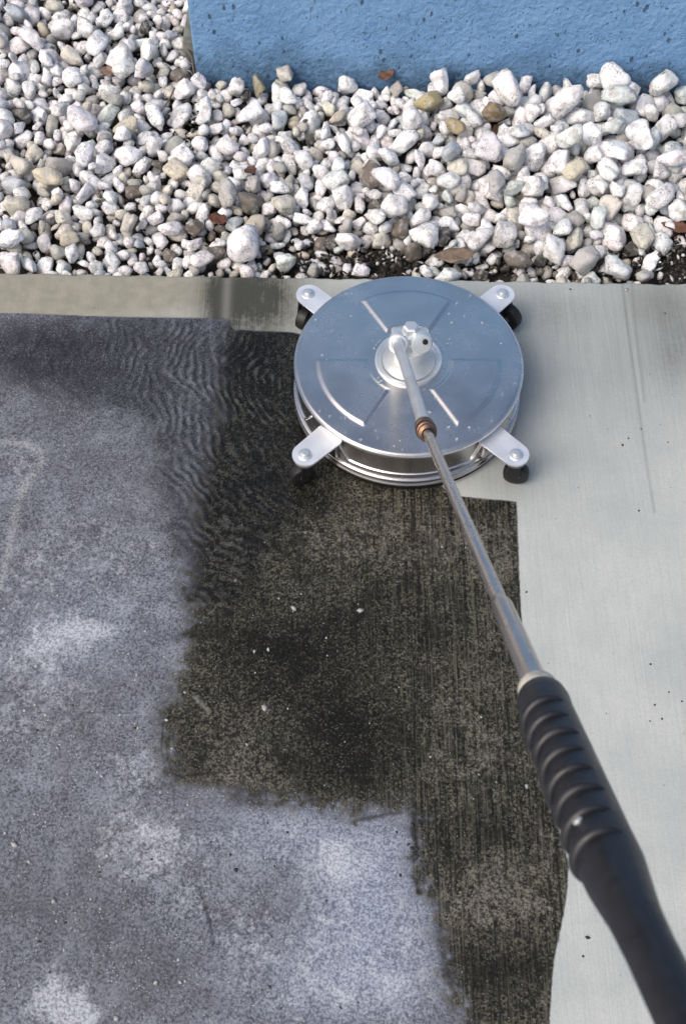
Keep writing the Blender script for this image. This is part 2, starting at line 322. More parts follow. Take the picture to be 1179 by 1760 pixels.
# thin sheet of waste water running over the dirty side, rippled by the spray
def water_sheet():
    gx = np.arange(-.80, -.06, .0022); gy = np.arange(-.42, .245, .0022)
    X, Y = np.meshgrid(gx, gy)
    px = 589.5 + FPX * (X - CAM[0]) / ((Y - CAM[1]) * AF[1] - CAM[2] * AF[2]); py = 880 - FPX * ((Y - CAM[1]) * AU[1] - CAM[2] * AU[2]) / ((Y - CAM[1]) * AF[1] - CAM[2] * AF[2])
    g = lambda a, b, c, d: np.exp(-((px - a) / c) ** 2 - ((py - b) / d) ** 2)
    depth = g(350, 620, 150, 110) + g(360, 780, 80, 150) + .9 * g(380, 940, 65, 130) + .8 * g(470, 720, 80, 180) + .45 * g(110, 600, 240, 60) + .4 * g(200, 640, 160, 70)
    depth *= 1 + .25 * np.sin(X * 60 + 4 * np.sin(Y * 35)) * np.sin(Y * 50 + 3 * np.sin(X * 41))
    gd = sdist(X, Y, grime_poly)
    depth = np.minimum(depth, .3 + gd * 60)
    z = .0022 + .0009 * ripples(X, Y) * np.clip(depth - .15, 0, 1)
    keep = depth > .16
    z = np.where(depth < .34, .0010 + (z - .0010) * np.clip((depth - .16) / .18, 0, 1), z)
    idx = -np.ones(X.shape, int); co = []
    k4 = keep[:-1, :-1] & keep[1:, :-1] & keep[:-1, 1:] & keep[1:, 1:]
    used = np.zeros(X.shape, bool); used[:-1, :-1] |= k4; used[1:, :-1] |= k4; used[:-1, 1:] |= k4; used[1:, 1:] |= k4
    idx[used] = np.arange(used.sum()); co = np.stack([X[used], Y[used], z[used]], -1).astype(np.float32)
    a, b = np.nonzero(k4)
    q = np.stack([idx[a, b], idx[a, b + 1], idx[a + 1, b + 1], idx[a + 1, b]], -1).astype(np.int32)
    me = grid_mesh('water_film', co, q)
    dq = me.attributes.new('fade', 'FLOAT', 'POINT'); dq.data.foreach_set('value', np.clip((depth[used] - .17) / .35, 0, 1).astype(np.float32))
    t = NT('running_water'); n = t.n; l = t.l
    fr = n.new('ShaderNodeFresnel'); fr.inputs[0].default_value = 1.33
    gl = n.new('ShaderNodeBsdfGlossy'); gl.inputs['Roughness'].default_value = .05
    tr = n.new('ShaderNodeBsdfTransparent'); l.new(t.mix(t.attr('fade').outputs['Fac'], (1, 1, 1), (.86, .87, .88)), tr.inputs[0])
    mx = n.new('ShaderNodeMixShader'); l.new(t.math('MULTIPLY', fr.outputs[0], t.attr('fade').outputs['Fac']), mx.inputs[0]); l.new(tr.outputs[0], mx.inputs[1]); l.new(gl.outputs[0], mx.inputs[2])
    n.remove(t.b); l.new(mx.outputs[0], n['Material Output'].inputs[0])
    tag(link('water', me, t.m, angle=None), 'thin rippled sheet of dirty waste water', kind='structure')
water_sheet()

# ------------------------------------------------------------------ soil under the gravel, house wall
def soil():
    t = NT('damp_soil')
    n1, n2 = t.noise(60, 5, .7), t.noise(260, 3, .7)
    c = t.mix(t.ramp(n1, .3, .7), (.010, .009, .008), (.045, .038, .030)); c = t.mix(t.ramp(n2, .62, .75, 0, .5), c, (.12, .11, .10))
    t.set(Base_Color=c, Roughness=.85); t.bump(t.math('ADD', n1, n2), .8, .006)
    g1 = axis(-1.2, .9, .02, -60, 60); g2 = axis(.26, 1.4, .02, -60, 60)
    X, Y = np.meshgrid(g1, g2)
    near = (np.abs(X) < 1.5) & (Y > .2) & (Y < 1.6)
    Z = np.where(near, -.050 + .006 * np.sin(X * 31 + 2 * np.sin(Y * 19)) * np.sin(Y * 37 + X * 11), -.055)
    Z = np.where(Y < .24, -.13, Z)
    co = np.stack([X, Y, Z], -1).reshape(-1, 3).astype(np.float32); a = (np.arange(len(g2) - 1)[:, None] * len(g1) + np.arange(len(g1) - 1)[None, :]).ravel()
    me = grid_mesh('ground', co, np.stack([a, a + 1, a + len(g1) + 1, a + len(g1)], -1).astype(np.int32))
    tag(link('ground', me, t.m, angle=None), 'dark damp soil beneath the white gravel', kind='structure')
soil()

WX = -.436
def wall_y(x): return .858 - .0650 * x
def house():
    t = NT('blue_stucco')
    big, lump, fine = t.noise(9, 4, .65), t.noise(95, 3, .55), t.noise(330, 3, .6, w=(4, 4, 1))
    lump2 = t.noise(48, 3, .5, w=(9, 0, 3), dist=.6)
    c = t.mix(t.ramp(big, .3, .7), (.135, .28, .50), (.19, .355, .60))
    c = t.mix(t.ramp(lump, .35, .75, 0, .4), c, (.22, .41, .68))
    sv = t.n.new('ShaderNodeMapping'); t.l.new(t.tc.outputs['Object'], sv.inputs[0]); sv.inputs['Scale'].default_value = (1, 1, .6)
    pv = t.vor(48, vec=sv.outputs[0]); on = t.noise(13, 2, .6, w=(2, 6, 0))
    pit = t.math('MULTIPLY', t.ramp(t.math('ADD', pv, t.math('MULTIPLY', t.math('SUBTRACT', fine, .5), .25)), .20, .12), t.ramp(on, .47, .57))
    pit2 = t.math('MULTIPLY', t.ramp(t.vor(120, vec=sv.outputs[0]), .20, .12), t.ramp(t.noise(30, 2, .5, w=(1, 1, 8)), .48, .58))
    p = t.math('MAXIMUM', pit, t.math('MULTIPLY', pit2, .8))
    c = t.mix(t.math('MULTIPLY', p, .75), c, (.035, .06, .10))
    wz = t.n.new('ShaderNodeSeparateXYZ'); t.l.new(t.tc.outputs['Object'], wz.inputs[0])
    dirt = t.math('MULTIPLY', t.ramp(t.math('ADD', wz.outputs[2], t.math('MULTIPLY', t.math('SUBTRACT', big, .5), .20)), .085, .0), t.ramp(lump, .35, .62, .25, .8))
    c = t.mix(dirt, c, (.075, .14, .22))
    t.set(Base_Color=c, Roughness=.62, Specular_IOR_Level=.35)
    h = t.math('ADD', t.math('MULTIPLY', lump, .8), t.math('MULTIPLY', fine, .35)); h = t.math('ADD', h, t.math('MULTIPLY', lump2, .9)); h = t.math('SUBTRACT', h, t.math('MULTIPLY', p, .8))
    t.bump(h, .9, .0055)
    bm = bmesh.new(); box(bm, 0, 4.5, 0, .24, -.12, 1.30, bev=.006)
    o = from_bm('house_wall', bm, t.m, angle=50); o.location = (WX, wall_y(WX), 0); o.rotation_euler = (0, 0, -math.atan(.065))
    tag(o, 'blue painted rough stucco wall rising behind the white gravel', 'wall')
    # bare block left of the wall's corner
    t = NT('weathered_concrete'); n1 = t.noise(40, 4, .6)
    t.set(Base_Color=t.mix(t.ramp(n1, .3, .7), (.09, .10, .09), (.20, .21, .185)), Roughness=.85); t.bump(n1, .6, .004)
    bm = bmesh.new(); box(bm, -.034, -.004, .05, .25, -.10, .035, bev=.006)
    for v in bm.verts: v.co.x += .002 * math.sin(v.co.y * 40); v.co.z += .003 * math.sin(v.co.y * 55 + 1)
    o = from_bm('footing', bm, t.m); o.location = (WX, wall_y(WX), 0); o.rotation_euler = (0, 0, -math.atan(.065))
    tag(o, 'grey concrete footing beside the left corner of the blue wall', 'footing')
house()

# ------------------------------------------------------------------ surface cleaner
def metal(name, col, rough, streak=0.0, spots=0.0, met=1.0, ring=False):
    t = NT(name)
    n1, n2 = t.noise(14, 4, .6), t.noise(500, 2, .6, stretch=(1, .03, 1))
    lo = tuple(v * .86 for v in col)
    c = t.mix(t.ramp(n1, .3, .7), lo, col)
    r = t.ramp(n1, .3, .75, rough * .85, rough * 1.2)
    if spots:
        d = t.ramp(t.noise(120, 3, .7, w=(1, 5, 2)), .62, .75)
        c = t.mix(t.math('MULTIPLY', d, spots), c, tuple(v * .45 for v in col)); r = t.math('ADD', r, t.math('MULTIPLY', d, .15))
    t.set(Base_Color=c, Metallic=met, Roughness=r)
    if streak: t.bump(n2, streak, .0004)
    return t.m
M_LID = metal('brushed_steel_lid', (.70, .68, .66), .25, .10)
M_SIDE = metal('polished_steel_side', (.62, .60, .60), .24, .2, .3)
M_RIM = metal('bright_steel_edge', (.86, .86, .88), .22)
M_PLATE = metal('galvanised_plate', (.80, .83, .88), .50, .1, .25, met=.55)
M_CAST = metal('cast_alloy', (.82, .85, .86), .36, .2, .15, met=.75)
M_BRASS = metal('dirty_brass', (.20, .125, .09), .42, .2, .6)
M_TUBE = metal('worn_lance_steel', (.60, .56, .53), .25, .3, .85, met=.9)
def plain(name, col, rough, spec=.5, bump=0):
    t = NT(name); n1 = t.noise(90, 4, .65)
    t.set(Base_Color=t.mix(t.ramp(n1, .3, .7), tuple(v * .7 for v in col), tuple(v * 1.25 for v in col)), Roughness=t.ramp(n1, .3, .7, rough * .85, rough * 1.1), Specular_IOR_Level=spec)
    if bump: t.bump(n1, bump, .0008)
    return t.m
M_RUB = plain('black_rubber', (.012, .012, .013), .5, .4, .3)
M_GREYP = plain('grey_wheel_hub', (.16, .16, .17), .45)
M_GRIP = plain('black_grip_plastic', (.014, .015, .020), .42, .45, .15)
M_BRISTLE = plain('black_brush', (.01, .01, .012), .8, .2, .5)

ROOT = empty('surface_cleaner', (0, 0, 0))
tag(ROOT, 'round stainless steel surface cleaner on four casters washing the concrete', 'surface cleaner')
R, ZT = .1985, .105

def lid():
    """pressed lid: a polar grid with three raised sector panels, slight crown and rolled shoulder"""
    nr, na = 92, 480
    rs = np.concatenate([np.linspace(.030, R - .006, nr)])
    th = np.arange(na) * 2 * PI / na
    RR_, TT = np.meshgrid(rs, th, indexing='ij')
    z = np.full(RR_.shape, 0.0)
    for mid in (90, 210, 330):
        a = (TT - math.radians(mid) + PI) % (2 * PI) - PI
        half = math.radians(30)
        d = np.minimum.reduce([RR_ - .074, .158 - RR_, RR_ * np.sin(np.clip(half - np.abs(a), -1.5, 1.5))])
        # round the sector's corners a little, then a 6 mm wide slope
        s = np.clip(d / .0085 + .5, 0, 1); z = np.maximum(z, .0036 * s * s * (3 - 2 * s))
    z += .0035 * (1 - (RR_ / R) ** 2) + .00018 * np.sin(TT * 5 + RR_ * 40) + .00015 * np.sin(RR_ * np.cos(TT) * 70) * np.sin(RR_ * np.sin(TT) * 55)
    rows = [(r, z[i] + ZT) for i, r in enumerate(rs)]
    for k in range(1, 7):                                   # shoulder
        a = k / 6 * PI / 2
        rows.append((R - .006 + .006 * math.sin(a), z[-1] + ZT - .005 * (1 - math.cos(a))))
    co = np.concatenate([np.stack([r * np.cos(th), r * np.sin(th), zz], -1) for r, zz in rows]).astype(np.float32)
    n = len(rows); q = []
    i = np.arange(n - 1)[:, None] * na; j = np.arange(na)[None, :]; j2 = (j + 1) % na
    q = np.stack([(i + j).ravel(), (i + na + j).ravel(), (i + na + j2).ravel(), (i + j2).ravel()], -1).astype(np.int32)
    me = grid_mesh('lid', co, q); link('lid', me, M_LID, ROOT, angle=None)
lid()
bm = bmesh.new()                                            # bright rolled edge under the lid
lathe(bm, [(R - .004, ZT - .0045), (R + .0012, ZT - .0035), (R + .0024, ZT - .0055), (R + .0018, ZT - .0085), (R - .001, ZT - .010), (R - .004, ZT - .010)], 192, close=True)
from_bm('lid_rim', bm, M_RIM, ROOT, angle=60)
bm = bmesh.new()                                            # drum
lathe(bm, [(R - .012, ZT - .004), (R - .003, ZT - .009), (R - .003, .052), (R - .002, .050), (R - .0015, .034), (R + .0005, .031)], 192)
from_bm('drum', bm, M_SIDE, ROOT, angle=50)
bm = bmesh.new()                                            # lower skirt and its two beads
lathe(bm, [(R - .004, .034), (R + .003, .0335), (R + .0046, .031), (R + .0040, .0285), (R + .0018, .0265), (R + .0018, .0225), (R + .0045, .0205), (R + .0052, .0175), (R + .0035, .0150), (R, .0145), (R - .004, .0145)], 192)
from_bm('skirt', bm, M_SIDE, ROOT, angle=60)
bm = bmesh.new(); lathe(bm, [(R - .012, .034), (R - .003, .0145), (R + .001, .0125), (R + .001, .0035), (R - .003, .002), (R - .008, .003)], 192)
from_bm('brush_ring', bm, M_BRISTLE, ROOT)
# beaded seams around the drum: between the arms they run low, beside the arms they climb
for base in (-90, 90, 0, 180):
    w = 38 if base in (-90, 90) else 30
    bm = bmesh.new(); pts = []
    for k in range(61):
        d = -w + 2 * w * k / 60; e = w - abs(d)
        zz = .046 + .030 * max(0, 1 - e / 5.5)
        a = math.radians(base + d); pts.append(((R - .0012) * math.cos(a), (R - .0012) * math.sin(a), zz))
    tube(bm, pts, .0021, 8)
    from_bm('seam_bead', bm, M_RIM, ROOT)
# water beads standing on the lid
rng = random.Random(4); bm = bmesh.new()
for k in range(170):
    cl = rng.choice([(215, .12, 14, .03), (318, .13, 18, .035), (75, .09, 40, .05), (270, .16, 60, .025), (180, .15, 90, .03)])
    a = math.radians(rng.gauss(cl[0], cl[2])); r = min(.188, max(.065, rng.gauss(cl[1], cl[3]))); s = rng.uniform(.0006, .0021)
    m = Matrix.Translation((r * math.cos(a), r * math.sin(a), ZT + .0035 * (1 - (r / R) ** 2) + .0018)) @ Matrix.Rotation(rng.uniform(0, 3), 4, 'Z') @ Matrix.Diagonal((s * rng.uniform(1, 1.9), s, s * .45, 1))
    bmesh.ops.create_icosphere(bm, subdivisions=2, radius=1, matrix=m)
t = NT('water_bead'); t.set(Base_Color=(.9, .95, 1), Roughness=.03, IOR=1.33, Transmission_Weight=.9); M_BEAD = t.m
o = from_bm('water_beads', bm, M_BEAD, ROOT, angle=None); o['kind'] = 'stuff'

# swivel in the middle
bm = bmesh.new(); lathe(bm, [(.0, ZT + .004), (.050, ZT + .004), (.0515, ZT + .0065), (.0545, ZT + .0095), (.0575, ZT + .0090), (.0588, ZT + .0055), (.0585, ZT + .001)], 96)
from_bm('flange', bm, M_CAST, ROOT, angle=60)
bm = bmesh.new(); lathe(bm, [(.046, ZT + .0045), (.043, ZT + .010), (.036, ZT + .018), (.0325, ZT + .028), (.031, ZT + .044), (.029, ZT + .047), (0, ZT + .047)], 64)
from_bm('swivel_cone', bm, M_CAST, ROOT)
SW = empty('swivel_block', (0, .004, ZT + .047), parent=ROOT)
bm = bmesh.new(); box(bm, -.032, .030, -.013, .016, -.002, .024, bev=.004); from_bm('manifold', bm, M_CAST, SW)
bm = bmesh.new(); lathe(bm, [(0, .036), (.010, .036), (.0135, .0335), (.0145, .030), (.0145, .023), (.016, .022)], 6, loc=(.001, .007, 0)); from_bm('cap_nut', bm, M_CAST, SW, angle=25)
dirL = (deep(732, 740, 1.57) - Vector(at(683, 588, .165))).normalized()
dl = Vector((-.03, -.62, .5)).normalized()
bm = bmesh.new(); lathe(bm, [(.0, -.012), (.0165, -.012), (.0172, -.004), (.0172, .010), (.0155, .012), (.0155, .014), (.0172, .0155), (.0172, .0185), (.0150, .0205), (.0115, .0205), (.0105, .0175), (0, .0175)], 40, loc=(-.020, -.006, .010), rot=rot_to(dl))
from_bm('inlet_socket', bm, M_CAST, SW)
dr = Vector((.10, -.80, .42)).normalized()
bm = bmesh.new(); lathe(bm, [(0, -.014), (.0185, -.014), (.0200, -.004), (.0200, .012), (.0170, .0165), (.0130, .0175), (0, .0175)], 40, loc=(.017, -.004, .010), rot=rot_to(dr))
from_bm('end_barrel', bm, M_CAST, SW)
p0 = Vector((.017, -.004, .010)) + dr * .0168 + Vector((.006, 0, .006))
bm = bmesh.new(); lathe(bm, [(0, .0018), (.0042, .0018), (.0048, 0), (.0048, -.004)], 20, loc=p0, rot=rot_to(dr)); from_bm('port_plug', bm, M_RUB, SW)

# four arms with their casters
def arm(deg, swing, trail, wr):
    a = math.radians(deg); E = empty('caster_arm', (0, 0, 0), a, ROOT)
    bm = bmesh.new()
    n = 20; w0, w1, rc = .026, .0235, .250
    out = [(R - .010, -w0), (rc, -w1)] + [(rc + w1 * math.sin(PI * k / n), -w1 * math.cos(PI * k / n)) for k in range(1, n)] + [(rc, w1), (R - .010, w0)]
    up = [bm.verts.new((x, y, .0780)) for x, y in out]; dn = [bm.verts.new((x, y, .0742)) for x, y in out]
    bm.faces.new(up); bm.faces.new(dn[::-1])
    for k in range(len(out)): bm.faces.new((up[k], dn[k], dn[(k + 1) % len(out)], up[(k + 1) % len(out)]))
    bmesh.ops.bevel(bm, geom=[e for e in bm.edges if abs(e.verts[0].co.z - e.verts[1].co.z) < 1e-5], offset=.0010, segments=2, affect='EDGES')
    from_bm('plate', bm, M_PLATE, E, angle=35)
    bm = bmesh.new()                                        # foot that ties the plate to the drum
    box(bm, R - .006, R + .006, -.024, .024, .040, .0738, bev=.002)
    from_bm('bracket', bm, M_SIDE, E)
    bm = bmesh.new(); lathe(bm, [(0, .0845), (.0050, .0843), (.0068, .0825), (.0072, .0795), (.0115, .0792), (.0125, .0783), (.0125, .0778)], 24, loc=(.252, 0, 0)); from_bm('bolt', bm, M_CAST, E)
    # caster: swivel head, fork, wheel
    bm = bmesh.new(); lathe(bm, [(0, .0740), (.018, .0740), (.020, .070), (.019, .064), (.010, .062), (0, .062)], 32, loc=(.252, 0, 0)); from_bm('caster_head', bm, M_GREYP, E)
    c, s = math.cos(swing - a), math.sin(swing - a)
    wx, wy = .252 + trail * c, trail * s
    Mw = Matrix.Translation((wx, wy, wr + .001)) @ Matrix.Rotation(swing - a, 4, 'Z') @ Matrix.Rotation(PI / 2, 4, 'X')
    bm = bmesh.new(); lathe(bm, [(.010, -.0105), (.022, -.0105), (.0262, -.0085), (.0275, -.003), (.0275, .003), (.0262, .0085), (.022, .0105), (.010, .0105)], 40, close=True); bm.transform(Mw @ Matrix.Diagonal((wr / .0275, wr / .0275, 1, 1))); from_bm('wheel', bm, M_RUB, E)
    bm = bmesh.new(); lathe(bm, [(0, -.0125), (.004, -.0125), (.0045, -.0098), (.0100, -.0095), (.0105, .0095), (.0045, .0098), (.004, .0125), (0, .0125)], 24); bm.transform(Mw); from_bm('wheel_hub', bm, M_GREYP, E)
    for sy in (-1, 1):
        bm = bmesh.new(); r = bmesh.ops.create_cube(bm, size=1)
        for v in r['verts']:
            k = .011 if v.co.z > 0 else .006; cx = 0 if v.co.z > 0 else trail
            v.co = Vector((cx + v.co.x * 2 * k, sy * .0135 + v.co.y * .0022, .0655 if v.co.z > 0 else wr - .004))
        bm.transform(Matrix.Translation((.252, 0, 0)) @ Matrix.Rotation(swing - a, 4, 'Z')); from_bm('fork_cheek', bm, M_RUB, E)
arm(-135, math.radians(-160), .006, .0225); arm(-45, math.radians(-10), .006, .0225); arm(45, math.radians(-38), .018, .0275); arm(135, math.radians(-120), .014, .0225)

# ------------------------------------------------------------------ lance
LR = empty('pressure_washer_lance', (0, 0, 0)); tag(LR, 'long steel pressure washer lance with ribbed black grip leading to the cleaner hub', 'lance')
A0 = Vector((-.020, -.002, ZT + .057)) + dl * .012
CO = deep(732, 738, 1.62)
H1 = deep(929, 1196, .88); H2 = deep(1054, 1497, .66); H3 = deep(1092, 1580, .610); H4 = deep(1150, 1700, .56); H5 = deep(1290, 1985, .47)
def pl(name, pts, rad, mat, n=24, par=LR):
    bm = bmesh.new(); tube(bm, pts, rad, n); return from_bm(name, bm, mat, par, angle=60)
d1 = (CO - A0).normalized()
pl('lower_tube', [A0, A0 + dl * .018, A0 + dl * .03 + d1 * .02, A0.lerp(CO, .3), CO], [.0098, .0098, .0092, .0086, .0084], M_CAST)
d2 = (H1 - CO).normalized()
bm = bmesh.new()
lathe(bm, [(.0085, -.020), (.0118, -.020), (.0128, -.018), (.0128, -.010), (.0105, -.008), (.0105, -.005), (.0132, -.003), (.0136, .006), (.0124, .009), (.0100, .010), (.0100, .013), (.0120, .015), (.0116, .021), (.0075, .023)], 28, loc=CO, rot=rot_to(d2))
from_bm('coupling', bm, M_BRASS, LR)
MID = CO.lerp(H1, .78)
pl('upper_tube', [CO, CO.lerp(H1, .3), CO.lerp(H1, .6), MID], .0064, M_TUBE)
pl('sleeve_tube', [MID - d2 * .01, MID, MID + d2 * .006, H1 + d2 * .01], [.0066, .0082, .0090, .0094], M_TUBE)
bm = bmesh.new(); lathe(bm, [(.0085, -.008), (.0128, -.0075), (.0142, -.005), (.0142, .006), (.010, .012)], 32, loc=H1 - d2 * .006, rot=rot_to(d2)); from_bm('collar', bm, plain('cream_collar', (.55, .52, .45), .4), LR)
# grip: swelling body, finger ribs on the upper left side, tapering to the upper tube
gd = (H2 - H1).normalized(); gl_ = (H2 - H1).length
prof = [(.0, .0105), (.002, .0150), (.007, .0172), (.018, .0180), (.030, .0172), (.05, .0174)] + [(gl_ * k, .0174) for k in (.35, .5, .7, .85)] + [(gl_ * .98, .0178), (gl_ + .012, .0166)]
pts = [H1 + gd * s for s, _ in prof]; rad = [r for _, r in prof]
back = [(H3, .0132), (H3.lerp(H4, .5), .0124), (H4, .0124), (H5, .0128)]
pl('grip', pts + [b[0] for b in back], rad + [b[1] for b in back], M_GRIP, 48)
side = (gd.cross(Vector(AF))).normalized()                   # across the grip
left = -side if side.x > 0 else side
toward = (Vector(CAM) - (H1 + H2) / 2); toward = (toward - gd * toward.dot(gd)).normalized()
lv = (left * .75 + toward * .66).normalized(); lv = (lv - gd * lv.dot(gd)).normalized(); ov = gd.cross(lv)
for k in range(8):
    s = gl_ * (.20 + .108 * k); bm = bmesh.new(); n = 25; pts = []; rad = []
    for i in range(n):
        a = math.radians(-82 + 4 * math.sin(k * 2.3) + (160 + 6 * math.cos(k * 1.7)) * i / (n - 1)); e = math.cos(math.radians(90) * abs(2 * i / (n - 1) - 1) ** 1.6)
        pts.append(H1 + gd * s + (lv * math.cos(a) + ov * math.sin(a)) * (.0174 + .0006 * e)); rad.append(.0004 + .0034 * e)
    tube(bm, pts, rad, 12)
    from_bm('finger_rib', bm, M_GRIP, LR)
sc_ = H1 + gd * gl_ * .86 + (lv * .9 + ov * .2 * (1 if ov.dot(Vector(AF)) < 0 else -1)).normalized() * .0172
bm = bmesh.new(); lathe(bm, [(0, .0022), (.0028, .0018), (.0034, .0), (.0034, -.003)], 16, loc=sc_, rot=rot_to(sc_ - (H1 + gd * gl_ * .86))); from_bm('screw', bm, M_CAST, LR)
# gun body at the far end of the lance, beyond the frame
gb = (H5 - H4).normalized()
bm = bmesh.new(); lathe(bm, [(0, -.01), (.017, -.008), (.019, .0), (.019, .10), (.016, .125), (0, .13)], 32, loc=H5, rot=rot_to(gb)); from_bm('gun_body', bm, M_GRIP, LR)
pl('trigger_handle', [H5 + gb * .09, H5 + gb * .13 + Vector((.01, -.02, -.05)), H5 + gb * .16 + Vector((.015, -.03, -.12))], [.016, .017, .015], M_GRIP)

